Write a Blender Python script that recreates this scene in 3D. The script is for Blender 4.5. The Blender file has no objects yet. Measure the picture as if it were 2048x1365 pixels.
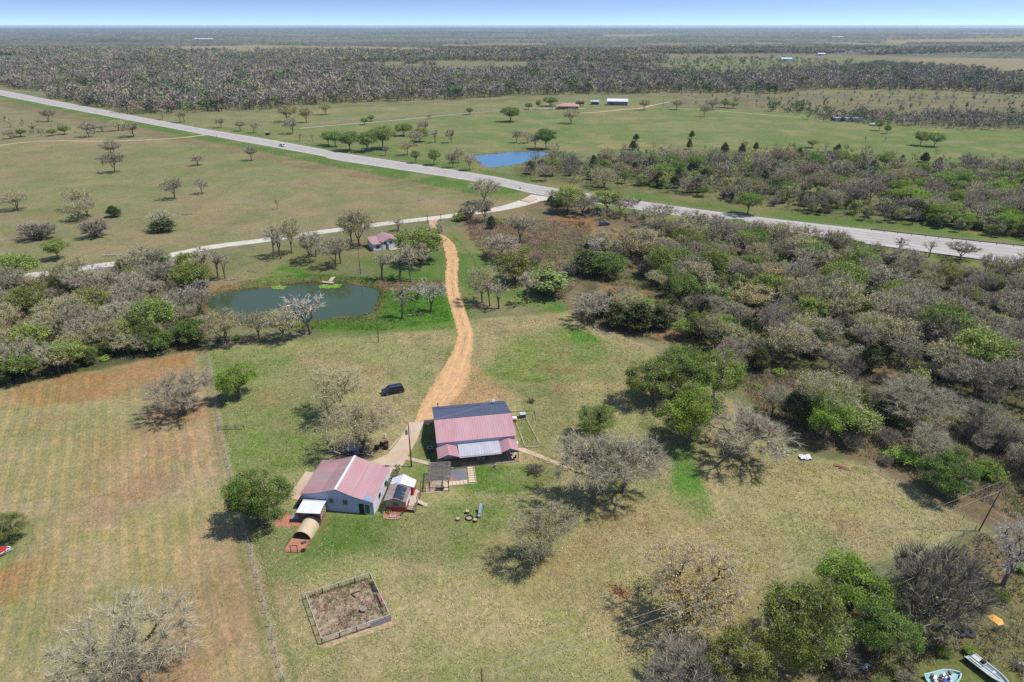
import bpy, math, random
import numpy as np
from mathutils import Vector

# ---------------------------------------------------------------- camera, world, sun, exposure
SC = bpy.context.scene
CAMH = 75.0
TH = math.radians(25.2)          # pitch below the horizon
FPX, CX, CY = 1340.0, 1024.0, 682.5
cam = bpy.data.cameras.new('camera')
cam.sensor_width = 36.0
cam.lens = 36.0 * FPX / 2048.0
cam.clip_start = 0.5
cam.clip_end = 60000
camo = bpy.data.objects.new('camera', cam)
SC.collection.objects.link(camo)
camo.location = (0, 0, CAMH)
camo.rotation_euler = (math.pi / 2 - TH, 0, 0)
SC.camera = camo

SUN_EL, SUN_AZ = math.radians(61), math.radians(-2)      # azimuth measured from +X towards +Y
world = bpy.data.worlds.new('World')
SC.world = world
world.use_nodes = True
wn = world.node_tree
bg = wn.nodes['Background']
sky = wn.nodes.new('ShaderNodeTexSky')
sky.sky_type = 'NISHITA'
sky.sun_disc = False
sky.sun_elevation = SUN_EL
sky.sun_rotation = math.pi / 2 - SUN_AZ
sky.altitude = 100
sky.air_density = 1.0
sky.dust_density = 0.1
sky.ozone_density = 1.6
wtc = wn.nodes.new('ShaderNodeTexCoord')
wmp = wn.nodes.new('ShaderNodeMapping')
wmp.inputs['Scale'].default_value = (1, 1, 6)
wmp.inputs['Location'].default_value = (0, 0, 0.13)
wn.links.new(wtc.outputs['Generated'], wmp.inputs['Vector'])
wn.links.new(wmp.outputs['Vector'], sky.inputs['Vector'])
wn.links.new(sky.outputs['Color'], bg.inputs['Color'])
bg.inputs['Strength'].default_value = 0.15

sun = bpy.data.lights.new('sun', 'SUN')
sun.energy = 4.3
sun.angle = math.radians(0.6)
sun.color = (1.0, 0.965, 0.92)
suno = bpy.data.objects.new('sun', sun)
SC.collection.objects.link(suno)
sd = Vector((math.cos(SUN_EL) * math.cos(SUN_AZ), math.cos(SUN_EL) * math.sin(SUN_AZ), math.sin(SUN_EL)))
suno.rotation_euler = sd.to_track_quat('Z', 'Y').to_euler()
SC.view_settings.view_transform = 'Standard'
SC.view_settings.look = 'None'
SC.view_settings.exposure = 0.42
SC.view_settings.gamma = 1
SC.view_settings.use_curve_mapping = False
try:
    SC.cycles.max_bounces = 5
    SC.cycles.transparent_max_bounces = 4
    SC.cycles.volume_bounces = 0
    SC.cycles.use_denoising = False
except Exception:
    pass

# ---------------------------------------------------------------- survey helpers: photo point -> ground point
cT, sT = math.cos(TH), math.sin(TH)
def G(px, py, z=0.0):
    x = (px - CX) / FPX; y = (py - CY) / FPX
    t = (z - CAMH) / (-sT - y * cT)
    return (x * t, (cT - y * sT) * t, z)
def ppm(px, py):
    X, Y, _ = G(px, py)
    return FPX / (Y * cT + CAMH * sT)
def HGT(px, pb, pt):
    Y = G(px, pb)[1]; y = (pt - CY) / FPX
    return CAMH + (-sT - y * cT) * Y / (cT - y * sT)
def GP(poly):
    return np.array([G(*p)[:2] for p in poly])

# ---------------------------------------------------------------- numpy noise and polygons
def _h(ix, iy, s):
    n = (ix * 374761393 + iy * 668265263 + s * 974634777) & 0xffffffff
    n = ((n ^ (n >> 13)) * 1274126177) & 0xffffffff
    return ((n ^ (n >> 16)) & 0xffff) / 65535.0
def vnoise(x, y, s=0):
    ix = np.floor(x).astype(np.int64); iy = np.floor(y).astype(np.int64)
    fx = x - ix; fy = y - iy
    fx = fx * fx * (3 - 2 * fx); fy = fy * fy * (3 - 2 * fy)
    a = _h(ix, iy, s); b = _h(ix + 1, iy, s); c = _h(ix, iy + 1, s); d = _h(ix + 1, iy + 1, s)
    return (a * (1 - fx) + b * fx) * (1 - fy) + (c * (1 - fx) + d * fx) * fy
def fbm(x, y, s=0, o=4):
    r = 0; a = 0.5; t = 0
    for k in range(o):
        r = r + a * vnoise(x * 2 ** k, y * 2 ** k, s + 17 * k); t += a; a *= 0.55
    return r / t
def inpoly(x, y, P):
    r = np.zeros(x.shape, bool); n = len(P)
    for i in range(n):
        x1, y1 = P[i]; x2, y2 = P[(i + 1) % n]
        if y1 == y2: continue
        c = ((y1 > y) != (y2 > y)) & (x < (x2 - x1) * (y - y1) / (y2 - y1) + x1)
        r ^= c
    return r
def dpoly(x, y, P, closed=True):
    d = np.full(x.shape, 1e9); n = len(P)
    for i in range(n if closed else n - 1):
        x1, y1 = P[i]; x2, y2 = P[(i + 1) % n]
        dx, dy = x2 - x1, y2 - y1; L = dx * dx + dy * dy + 1e-9
        t = np.clip(((x - x1) * dx + (y - y1) * dy) / L, 0, 1)
        d = np.minimum(d, np.hypot(x - x1 - t * dx, y - y1 - t * dy))
    return d
def smooth(a, b, x):
    t = np.clip((x - a) / (b - a), 0, 1); return t * t * (3 - 2 * t)
def terrain(x, y):
    R = np.hypot(x, y)
    return smooth(2200, 6500, R) * (fbm(x / 1500, y / 1500, 5, 3) - 0.45) * 55

# ---------------------------------------------------------------- colours
K = 0.66
def lin(c):
    c = c / 255.0
    return c / 12.92 if c <= 0.04045 else ((c + 0.055) / 1.055) ** 2.4
def C(r, g, b, k=K):
    return (lin(r) * k, lin(g) * k, lin(b) * k)

def nodes(name):
    m = bpy.data.materials.new(name); m.use_nodes = True
    nt = m.node_tree; b = nt.nodes['Principled BSDF']
    b.inputs['Specular IOR Level'].default_value = 0.3
    return m, nt, b
MATS = {}
def mat(name, col, rough=0.8, var=0.12, scale=1.5, metal=0.0, bump=0.0, bscale=8.0, spec=None, rnd=0.0, dirt=None, dirtamt=0.5, stretch=None):
    if name in MATS: return MATS[name]
    m, nt, b = nodes(name)
    tc = nt.nodes.new('ShaderNodeTexCoord')
    src = tc.outputs['Object']
    if stretch:
        mp = nt.nodes.new('ShaderNodeMapping'); mp.inputs['Scale'].default_value = stretch
        nt.links.new(src, mp.inputs['Vector']); src = mp.outputs['Vector']
    n = nt.nodes.new('ShaderNodeTexNoise'); n.inputs['Scale'].default_value = scale; n.inputs['Detail'].default_value = 5
    nt.links.new(src, n.inputs['Vector'])
    r = nt.nodes.new('ShaderNodeMapRange'); r.inputs['From Min'].default_value = 0.3; r.inputs['From Max'].default_value = 0.7
    r.inputs['To Min'].default_value = 1 - var; r.inputs['To Max'].default_value = 1 + var
    nt.links.new(n.outputs['Fac'], r.inputs['Value'])
    mx = nt.nodes.new('ShaderNodeVectorMath'); mx.operation = 'SCALE'
    mx.inputs[0].default_value = col
    nt.links.new(r.outputs['Result'], mx.inputs['Scale'])
    out = mx.outputs['Vector']
    if dirt:
        n2 = nt.nodes.new('ShaderNodeTexNoise'); n2.inputs['Scale'].default_value = scale * 0.45; n2.inputs['Detail'].default_value = 8
        n2.inputs['Roughness'].default_value = 0.65
        nt.links.new(src, n2.inputs['Vector'])
        r2 = nt.nodes.new('ShaderNodeMapRange'); r2.inputs['From Min'].default_value = 0.47; r2.inputs['From Max'].default_value = 0.68
        r2.inputs['To Max'].default_value = dirtamt
        nt.links.new(n2.outputs['Fac'], r2.inputs['Value'])
        mm = nt.nodes.new('ShaderNodeMix'); mm.data_type = 'RGBA'
        nt.links.new(r2.outputs['Result'], mm.inputs['Factor']); nt.links.new(out, mm.inputs[6]); mm.inputs[7].default_value = (*dirt, 1)
        out = mm.outputs[2]
    if rnd:
        oi = nt.nodes.new('ShaderNodeObjectInfo')
        rr = nt.nodes.new('ShaderNodeMapRange'); rr.inputs['To Min'].default_value = 1 - rnd; rr.inputs['To Max'].default_value = 1 + rnd
        nt.links.new(oi.outputs['Random'], rr.inputs['Value'])
        m2 = nt.nodes.new('ShaderNodeVectorMath'); m2.operation = 'SCALE'
        nt.links.new(out, m2.inputs[0]); nt.links.new(rr.outputs['Result'], m2.inputs['Scale']); out = m2.outputs['Vector']
    nt.links.new(out, b.inputs['Base Color'])
    b.inputs['Roughness'].default_value = rough; b.inputs['Metallic'].default_value = metal
    if spec is not None: b.inputs['Specular IOR Level'].default_value = spec
    if bump:
        nb = nt.nodes.new('ShaderNodeTexNoise'); nb.inputs['Scale'].default_value = bscale; nb.inputs['Detail'].default_value = 4
        nt.links.new(src, nb.inputs['Vector'])
        bp = nt.nodes.new('ShaderNodeBump'); bp.inputs['Strength'].default_value = bump; bp.inputs['Distance'].default_value = 0.05
        nt.links.new(nb.outputs['Fac'], bp.inputs['Height']); nt.links.new(bp.outputs['Normal'], b.inputs['Normal'])
    MATS[name] = m
    return m

def leafmat(name, col, hv=0.03, vv=0.45, trans=0.25, attr=True, rnd=True):
    """leaf / twig material: per-vertex value variation and per-tree hue shift"""
    if name in MATS: return MATS[name]
    m, nt, b = nodes(name)
    hsv = nt.nodes.new('ShaderNodeHueSaturation')
    at = nt.nodes.new('ShaderNodeAttribute'); at.attribute_name = 'v'
    r = nt.nodes.new('ShaderNodeMapRange'); r.inputs['To Min'].default_value = 1 - vv; r.inputs['To Max'].default_value = 1 + vv
    nt.links.new(at.outputs['Fac'], r.inputs['Value'])
    if rnd:
        oi = nt.nodes.new('ShaderNodeObjectInfo')
        r1 = nt.nodes.new('ShaderNodeMapRange'); r1.inputs['To Min'].default_value = 0.5 - hv; r1.inputs['To Max'].default_value = 0.5 + hv
        nt.links.new(oi.outputs['Random'], r1.inputs['Value']); nt.links.new(r1.outputs['Result'], hsv.inputs['Hue'])
        mu = nt.nodes.new('ShaderNodeMath'); mu.operation = 'MULTIPLY'
        fr = nt.nodes.new('ShaderNodeMath'); fr.operation = 'MULTIPLY'; fr.inputs[1].default_value = 7.31
        f2 = nt.nodes.new('ShaderNodeMath'); f2.operation = 'FRACT'
        nt.links.new(oi.outputs['Random'], fr.inputs[0]); nt.links.new(fr.outputs[0], f2.inputs[0])
        r2 = nt.nodes.new('ShaderNodeMapRange'); r2.inputs['To Min'].default_value = 0.8; r2.inputs['To Max'].default_value = 1.2
        nt.links.new(f2.outputs[0], r2.inputs['Value'])
        nt.links.new(r.outputs['Result'], mu.inputs[0]); nt.links.new(r2.outputs['Result'], mu.inputs[1])
        nt.links.new(mu.outputs[0], hsv.inputs['Value'])
    else:
        nt.links.new(r.outputs['Result'], hsv.inputs['Value'])
    hsv.inputs['Color'].default_value = (*col, 1)
    nt.links.new(hsv.outputs['Color'], b.inputs['Base Color'])
    b.inputs['Roughness'].default_value = 0.75
    b.inputs['Specular IOR Level'].default_value = 0.15
    if trans:
        tr = nt.nodes.new('ShaderNodeBsdfTranslucent'); nt.links.new(hsv.outputs['Color'], tr.inputs['Color'])
        ms = nt.nodes.new('ShaderNodeMixShader'); ms.inputs['Fac'].default_value = trans
        nt.links.new(b.outputs['BSDF'], ms.inputs[1]); nt.links.new(tr.outputs['BSDF'], ms.inputs[2])
        nt.links.new(ms.outputs['Shader'], nt.nodes['Material Output'].inputs['Surface'])
    MATS[name] = m
    return m

# ---------------------------------------------------------------- mesh helpers
def link(name, me, parent=None, loc=None):
    o = bpy.data.objects.new(name, me); SC.collection.objects.link(o)
    if parent is not None: o.parent = parent
    if loc is not None: o.location = loc
    return o
def tag(o, label=None, cat=None, group=None, kind=None):
    if label: o['label'] = label
    if cat: o['category'] = cat
    if group: o['group'] = group
    if kind: o['kind'] = kind
    return o
def empty(name, loc=(0, 0, 0), rz=0.0, label=None, cat=None, group=None):
    o = bpy.data.objects.new(name, None); o.empty_display_size = 0.5
    SC.collection.objects.link(o); o.location = loc; o.rotation_euler = (0, 0, rz)
    return tag(o, label, cat, group)
def copy_tree(o, parent=None):
    c = o.copy(); SC.collection.objects.link(c); c.parent = parent
    for ch in KIDS(o): copy_tree(ch, c)
    return c
def KIDS(o): return list(o.children)

def mesh_np(name, V, faces, mats, midx=None, attrs=None, smooth_=False):
    """faces: list of (m,k) int arrays (k may differ between arrays); midx: list of material indices per array"""
    me = bpy.data.meshes.new(name)
    V = np.asarray(V, np.float32)
    me.vertices.add(len(V)); me.vertices.foreach_set('co', V.ravel())
    loops = np.concatenate([f.ravel() for f in faces if len(f)]).astype(np.int32)
    tot = np.concatenate([np.full(len(f), f.shape[1]) for f in faces if len(f)]).astype(np.int32)
    st = np.concatenate([[0], np.cumsum(tot)[:-1]]).astype(np.int32)
    me.loops.add(len(loops)); me.loops.foreach_set('vertex_index', loops)
    me.polygons.add(len(tot)); me.polygons.foreach_set('loop_start', st); me.polygons.foreach_set('loop_total', tot)
    if midx is not None:
        mi = np.concatenate([np.full(len(f), k) for f, k in zip(faces, midx) if len(f)]).astype(np.int32)
        me.polygons.foreach_set('material_index', mi)
    if smooth_: me.polygons.foreach_set('use_smooth', np.ones(len(tot), bool))
    for m in mats: me.materials.append(m)
    for k, a in (attrs or {}).items():
        a = np.asarray(a, np.float32)
        if a.ndim == 1:
            at = me.attributes.new(k, 'FLOAT', 'POINT'); at.data.foreach_set('value', a)
        else:
            at = me.attributes.new(k, 'FLOAT_COLOR', 'POINT')
            at.data.foreach_set('color', np.concatenate([a, np.ones((len(a), 1), np.float32)], 1).ravel())
    me.update(calc_edges=True)
    return me

class MB:
    """collects shapes and links them as ONE mesh object"""
    def __init__(s): s.v = []; s.f = []; s.m = []
    def add(s, vs, fs, m=0):
        o = len(s.v); s.v += [tuple(p) for p in vs]; s.f += [tuple(i + o for i in f) for f in fs]; s.m += [m] * len(fs); return s
    def box(s, c, d, rz=0.0, m=0, rx=0.0, ry=0.0):
        from mathutils import Euler
        R = Euler((rx, ry, rz)).to_matrix(); c = Vector(c)
        vs = [c + R @ Vector((sx * d[0] / 2, sy * d[1] / 2, sz * d[2] / 2)) for sx in (-1, 1) for sy in (-1, 1) for sz in (-1, 1)]
        return s.add(vs, [(0, 1, 3, 2), (4, 6, 7, 5), (0, 4, 5, 1), (2, 3, 7, 6), (0, 2, 6, 4), (1, 5, 7, 3)], m)
    def bar(s, a, b, w, h=None, m=0):
        """square bar from a to b"""
        a, b = Vector(a), Vector(b); h = h or w
        d = (b - a); L = d.length
        if L < 1e-6: return s
        d.normalize(); up = Vector((0, 0, 1)) if abs(d.z) < 0.95 else Vector((1, 0, 0))
        x = d.cross(up).normalized(); y = x.cross(d)
        vs = [p + x * sx * w / 2 + y * sy * h / 2 for p in (a, b) for sx, sy in ((-1, -1), (1, -1), (1, 1), (-1, 1))]
        return s.add(vs, [(0, 1, 2, 3), (7, 6, 5, 4), (0, 4, 5, 1), (1, 5, 6, 2), (2, 6, 7, 3), (3, 7, 4, 0)], m)
    def tube(s, pts, r, n=8, m=0, cap=True):
        pts = [Vector(p) for p in pts]; rs = r if isinstance(r, (list, tuple)) else [r] * len(pts)
        rings = []
        for i, p in enumerate(pts):
            d = (pts[min(i + 1, len(pts) - 1)] - pts[max(i - 1, 0)]).normalized()
            up = Vector((0, 0, 1)) if abs(d.z) < 0.9 else Vector((1, 0, 0))
            x = d.cross(up).normalized(); y = x.cross(d)
            rings.append([p + (x * math.cos(2 * math.pi * k / n) + y * math.sin(2 * math.pi * k / n)) * rs[i] for k in range(n)])
        vs = [q for rg in rings for q in rg]; fs = []
        for i in range(len(pts) - 1):
            for k in range(n):
                fs.append((i * n + k, i * n + (k + 1) % n, (i + 1) * n + (k + 1) % n, (i + 1) * n + k))
        if cap: fs += [tuple(range(n))[::-1], tuple((len(pts) - 1) * n + k for k in range(n))]
        return s.add(vs, fs, m)
    def prism(s, poly, z0, z1, m=0):
        """vertical prism over an xy polygon"""
        n = len(poly); vs = [(x, y, z0) for x, y in poly] + [(x, y, z1) for x, y in poly]
        return s.add(vs, [tuple(range(n))[::-1], tuple(range(n, 2 * n))] + [(i, (i + 1) % n, n + (i + 1) % n, n + i) for i in range(n)], m)
    def extr(s, prof, a, b, m=0):
        """profile given as list of 3D points, copied from offset a to offset b (vectors)"""
        n = len(prof); a, b = Vector(a), Vector(b)
        vs = [Vector(p) + a for p in prof] + [Vector(p) + b for p in prof]
        return s.add(vs, [tuple(range(n))[::-1], tuple(range(n, 2 * n))] + [(i, (i + 1) % n, n + (i + 1) % n, n + i) for i in range(n)], m)
    def loft(s, rings, m=0, closed=True, caps=True):
        n = len(rings[0]); vs = [p for r in rings for p in r]; fs = []
        for i in range(len(rings) - 1):
            for k in range(n if closed else n - 1):
                fs.append((i * n + k, i * n + (k + 1) % n, (i + 1) * n + (k + 1) % n, (i + 1) * n + k))
        if caps: fs += [tuple(range(n))[::-1], tuple((len(rings) - 1) * n + k for k in range(n))]
        return s.add(vs, fs, m)
    def build(s, name, mats, parent=None, loc=None, smooth_=False):
        me = bpy.data.meshes.new(name)
        me.from_pydata([tuple(p) for p in s.v], [], s.f)
        if not isinstance(mats, (list, tuple)): mats = [mats]
        for k in mats: me.materials.append(k)
        me.polygons.foreach_set('material_index', s.m)
        import bmesh
        bm = bmesh.new(); bm.from_mesh(me); bmesh.ops.recalc_face_normals(bm, faces=bm.faces); bm.to_mesh(me); bm.free()
        if smooth_: me.polygons.foreach_set('use_smooth', [True] * len(me.polygons))
        me.update()
        return link(name, me, parent, loc)
# ================================================================ SETTING: ground cover
rng = np.random.default_rng(7)
POND = [(405,603),(430,588),(520,576),(560,569),(620,565),(680,563),(735,570),(757,582),(757,604),(750,622),(715,633),(655,638),(600,645),(545,650),(505,648),(475,640),(440,628),(412,615)]
BLUE = [(912,309),(935,311),(985,308),(1015,304),(1060,302),(1100,306),(1088,313),(1070,317),(1040,327),(1010,332),(985,335),(965,331),(955,322),(935,314)]
PONDS = [(POND, 0.9), (BLUE, 0.9), ([(868,154),(905,150),(935,154),(925,158),(895,159),(872,158)], 0.8), ([(1950,149),(1985,147),(2040,150),(2020,152),(1975,152)], 0.8)]
STRAW = C(190,172,130); DRYG = C(190,174,132); GREENF = C(136,146,94); BRIGHT = C(92,140,48); DIRT = C(196,140,104); ORANGE = C(205,150,108)
BRUSH = C(140,122,100); BROWN = C(158,128,104); PALE = C(180,162,132); LITTER = C(112,104,80); FIELD = C(136,138,92); SAGE = C(166,150,120)
FARF = C(150,142,112); DKGR = C(82,110,54)
# (polygon in photo points, colour, strength, edge softness in m, ragged edge in m)
HWY = [(-150,148,-150,157),(0,180,0,191),(342,246,342,257),(520,276.5,520,290),(640,298,640,312),(680,306,680,321.6),(960,349,960,365),(1090,374,1090,392),(1380,417,1380,435),(1647,450,1647,476),(2048,494,2048,530),(2300,521,2300,562)]
COVER = [
 ([(-200,270),(400,278),(700,330),(930,385),(1060,400),(930,425),(560,470),(300,520),(0,560),(-200,580)], SAGE, 1, 6, 6),
 ([(250,300),(420,285),(560,320),(620,350),(420,380),(280,350)], GREENF, .55, 14, 10),
 ([(60,330),(160,310),(300,350),(330,400),(150,440),(20,420)], GREENF, .5, 14, 10),
 ([(-200,190),(0,205),(200,245),(330,270),(150,275),(-200,278)], C(160,145,118), 1, 8, 8),
 ([(300,235),(700,215),(1100,200),(1350,195),(1300,215),(1050,220),(700,246),(400,262)], C(150,148,108), 1, 8, 6),
 ([(400,262),(700,248),(1050,222),(1300,216),(1600,225),(1900,255),(2300,262),(2300,305),(1830,330),(1620,300),(1480,303),(1180,312),(1160,300),(1050,348),(960,345),(680,305),(520,275)], GREENF, 1, 8, 6),
 ([(1350,190),(1650,188),(2300,205),(2300,240),(1760,225),(1500,218),(1350,212)], C(142,130,108), 1, 10, 8),
 ([(1480,280),(1900,262),(2300,262),(2300,300),(1850,318),(1550,296)], C(128,142,86), .8, 10, 8),
 ([(1200,288),(1290,284),(1310,292),(1250,298),(1190,296)], C(188,160,124), .8, 3, 4),
 ([(1180,222),(1260,215),(1290,235),(1240,248),(1180,245)], C(172,150,120), .5, 6, 9),
 ([(1300,250),(1420,240),(1460,262),(1330,270)], C(165,155,118), .35, 9, 12),
 ([(1165,330),(1340,300),(1620,302),(1830,325),(2300,310),(2300,520),(2048,482),(1647,440),(1380,406),(1165,372)], C(128,128,84), 1, 6, 5),
 ([(1700,330),(2300,330),(2300,500),(1800,450),(1600,420)], C(110,132,66), .6, 16, 12),
 ([(1020,300),(1090,296),(1165,325),(1165,372),(1030,352)], C(122,122,80), 1, 4, 4),
 # home paddock
 ([(412,700),(760,668),(905,640),(1150,620),(1300,700),(1290,780),(1460,800),(1600,920),(1730,930),(1950,1050),(1880,1100),(1500,1180),(1300,1420),(560,1420),(490,1060),(440,860)], DRYG, 1, 2.5, 2.5),
 ([(420,705),(560,690),(650,760),(640,860),(560,900),(470,950),(440,860)], C(134,152,88), .75, 5, 5),
 ([(440,860),(560,870),(660,880),(640,930),(560,960),(470,960)], C(118,146,70), .6, 3, 3),
 ([(500,1040),(860,1010),(1000,1000),(1010,1060),(900,1130),(700,1120),(560,1200),(520,1180)], C(116,142,72), .7, 4, 4),
 ([(640,1040),(800,1035),(780,1090),(640,1120),(600,1110)], C(92,126,52), .55, 3, 2),
 ([(890,930),(1130,935),(1120,960),(1040,990),(950,985),(900,970)], C(96,136,50), .85, 2, 1.5),
 ([(800,890),(870,880),(1000,940),(870,960),(820,1000),(790,960)], C(104,138,56), .7, 2, 1),
 ([(840,838),(872,838),(880,930),(835,910)], C(84,112,54), .8, 1, .6),  # dark green paints the house's cast shadow into the grass colour
 ([(1030,838),(1062,842),(1078,892),(1040,893)], C(98,142,50), .95, .4, .3),
 ([(1040,780),(1160,790),(1160,870),(1100,930),(1040,900)], C(120,140,74), .6, 4, 4),
 ([(1020,670),(1150,650),(1290,720),(1220,760),(1080,775),(960,760)], C(130,150,80), .8, 5, 4),
 ([(1143,658),(1185,666),(1222,706),(1168,732),(1136,724),(1148,700)], C(92,150,56), 1, 2, 1.5),
 ([(1060,760),(1130,735),(1145,745),(1075,775)], C(96,136,56), .7, 2, 2),
 ([(1000,560),(1100,590),(1150,610),(1120,628),(1040,612),(985,600),(950,590)], C(96,140,52), .85, 3, 3),
 ([(900,455),(930,470),(985,510),(950,600),(930,640),(925,600),(915,540)], C(104,136,58), .9, 2, 2),
 ([(1320,900),(1380,890),(1420,1020),(1400,1045),(1340,1000)], C(104,148,64), 1, 3, 2.5),
 ([(1300,830),(1340,860),(1400,870),(1340,905),(1290,900)], C(96,120,60), .7, 4, 3),
 ([(870,1150),(1300,1100),(1250,1365),(700,1365),(800,1270)], C(200,180,136), .6, 8, 6),
 ([(1130,1020),(1330,990),(1500,1010),(1400,1090),(1200,1090)], C(200,172,134), .6, 6, 5),
 ([(1500,960),(1700,940),(1800,1020),(1600,1080),(1480,1040)], C(190,178,124), .6, 8, 6),
 ([(800,1300),(1250,1260),(1250,1420),(760,1420)], C(132,150,82), .4, 6, 5),
 ([(1220,1165),(1265,1180),(1245,1200),(1215,1180)], C(206,136,100), 1, 1, 1),
 ([(1440,1190),(1500,1150),(1520,1200),(1470,1260),(1400,1330),(1380,1300)], C(190,168,128), .7, 2, 2),
 ([(930,715),(960,742),(1010,785),(1045,800),(1000,804),(870,815),(850,812),(868,795),(905,765)], C(208,166,128), .95, 2, 2.5),
 ([(868,780),(905,745),(905,690),(898,690),(885,740),(850,790),(825,850),(838,850)], C(110,136,62), .7, 1.5, 1.5),
 # pond banks
 ([(398,600),(440,575),(520,555),(560,530),(620,545),(720,555),(830,540),(905,560),(915,640),(820,650),(700,645),(760,660),(600,660),(500,655),(470,645),(400,620)], C(108,128,60), .9, 3, 3),
 ([(520,560),(560,530),(610,540),(620,556),(570,566),(480,575)], C(84,148,40), .8, 2, 2),
 ([(755,585),(905,575),(915,645),(760,640)], C(100,146,52), .9, 2, 2),
 ([(640,645),(760,642),(915,640),(905,655),(800,665),(650,665)], C(100,140,54), .85, 2, 2),
 ([(700,520),(880,500),(895,560),(770,560)], C(106,136,62), .8, 3, 3),
 ([(740,562),(900,560),(900,572),(790,582),(762,580)], C(170,132,112), .8, 2, 2),
 ([(560,500),(740,470),(740,520),(640,550),(560,530)], C(148,138,98), .9, 4, 3),
 ([(380,560),(520,540),(540,555),(430,590),(398,600)], C(165,140,112), .7, 3, 3),
 # west (left) hay field
 ([(-200,840),(0,778),(160,745),(310,716),(408,700),(440,860),(490,1060),(563,1365),(590,1450),(-300,1450)], C(194,170,138), 1, 1.2, 1.2),
 ([(120,755),(320,712),(405,708),(400,760),(250,800),(60,820),(0,800)], C(194,138,106), .9, 5, 7),
 ([(380,830),(440,840),(450,960),(300,900),(180,940),(150,900),(260,860)], C(192,156,128), .55, 6, 8),
 ([(150,880),(330,900),(300,1000),(130,1100),(100,1000)], C(192,156,128), .6, 8, 8),
 ([(-60,1170),(60,1120),(110,1100),(95,1160),(30,1210),(-60,1250)], C(196,124,92), 1, 3, 2),
 ([(250,1060),(490,1060),(560,1365),(420,1420),(330,1200)], C(192,164,130), .7, 8, 8),
 ([(0,1230),(140,1180),(200,1280),(60,1400),(-60,1365)], C(134,146,88), .6, 7, 7),
 ([(150,1330),(400,1260),(440,1330),(420,1420),(120,1420)], C(180,138,112), .6, 3, 3),
 ([(-60,1090),(60,1050),(40,1110),(-60,1160)], C(108,134,64), .8, 2, 2),
 ([(300,800),(420,800),(430,840),(330,850),(280,840)], C(180,138,108), .6, 2, 2),
 # woods floor, brush
 ([(-200,560),(120,552),(330,520),(400,560),(415,600),(410,700),(310,716),(160,745),(0,778),(-200,840)], C(106,98,72), 1, 3, 3),
 ([(940,420),(1060,402),(1180,400),(1300,440),(1330,480),(1290,545),(1180,545),(1150,640),(1120,600),(1000,520),(930,470),(920,440)], C(146,122,102), 1, 3, 3),
 ([(1105,432),(1180,438),(1200,470),(1130,465),(1090,445)], C(188,128,92), .85, 3, 3),
 ([(985,440),(1030,455),(1080,475),(1050,475),(1000,455)], C(198,138,102), .85, 1.5, 2),
 ([(1100,490),(1180,480),(1200,520),(1120,530),(1080,510)], C(122,128,80), .5, 5, 5),
 ([(1300,440),(1647,490),(2048,545),(2300,580),(2300,940),(2060,900),(1900,880),(1740,760),(1600,800),(1480,770),(1330,690),(1150,640),(1180,545),(1290,545),(1330,480)], C(112,102,78), 1, 3, 3),
 ([(1200,570),(1300,575),(1310,590),(1220,605)], C(190,146,116), .7, 3, 3),
 ([(1290,660),(1380,650),(1400,680),(1320,690)], C(186,138,110), .7, 2, 3),
 ([(1470,770),(1560,740),(1760,760),(1900,830),(2300,900),(2300,1200),(2048,1080),(1950,1050),(1730,930),(1620,900),(1540,850)], C(140,118,98), 1, 3, 3),
 ([(1700,720),(1800,735),(1780,760),(1690,745)], C(190,132,98), .6, 3, 4),
 ([(1900,850),(2300,930),(2300,1000),(1950,930)], C(132,128,82), .5, 5, 5),
 ([(1620,1230),(1900,1110),(1960,1060),(2300,1180),(2300,1500),(1500,1500),(1400,1330)], C(152,134,104), 1, 3, 3),
 ([(1760,1300),(1950,1280),(2300,1300),(2300,1500),(1700,1500)], C(126,134,76), .6, 4, 4),
 # highway verges
 ([(-200,160),(0,190),(342,256),(640,311),(960,364),(1060,380),(1075,398),(1020,402),(900,380),(640,328),(342,268),(0,200),(-200,172)], C(104,134,58), .95, 2, 1.5),
 ([(400,250),(700,306),(960,344),(1090,370),(1380,413),(1647,446),(2048,488),(2300,514),(2300,500),(2048,478),(1647,434),(1380,405),(1090,362),(960,338),(700,302)], C(108,136,60), .9, 2, 1.5),
 ([(1130,395),(1380,436),(1647,478),(2048,532),(2300,565),(2300,585),(2048,548),(1647,495),(1380,450),(1180,412)], C(116,140,66), .9, 2, 2),
 ([(0,200),(342,268),(640,328),(900,380),(1020,402),(900,388),(620,340),(342,280),(0,212)], C(150,124,100), .6, 2, 2),
 # distant fields
 ([(120,97),(520,91),(760,94),(900,98),(880,108),(420,112),(150,112)], C(176,160,130), 1, 30, 60),
 ([(1750,84),(2060,80),(2160,82),(2160,88),(1800,90)], C(176,160,130), 1, 30, 60),
 ([(1480,88),(1720,86),(1750,90),(1500,93)], C(170,160,128), 1, 30, 60),
 ([(860,91),(1100,89),(1120,95),(900,97)], C(176,158,128), 1, 30, 60),
 ([(1200,72),(1420,70),(1420,73),(1210,75)], C(184,160,134), 1, 30, 60),
 ([(1330,125),(1560,118),(1800,132),(1860,148),(1700,154),(1480,158),(1340,150)], C(136,142,98), 1, 10, 15),
 ([(1800,117),(2200,112),(2200,140),(2048,142),(1850,135)], C(172,152,130), 1, 8, 8),
 ([(1860,140),(2200,143),(2200,156),(1880,150)], C(150,145,108), 1, 8, 8),
]
COVER_XY = [(GP(p), np.array(c), s, soft, rag) for p, c, s, soft, rag in COVER]
FENCE1 = [(412,700),(422,745),(430,800),(440,860),(450,905),(463,965),(480,1020),(492,1065),(520,1180),(545,1280),(568,1365),(600,1480)]

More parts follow.
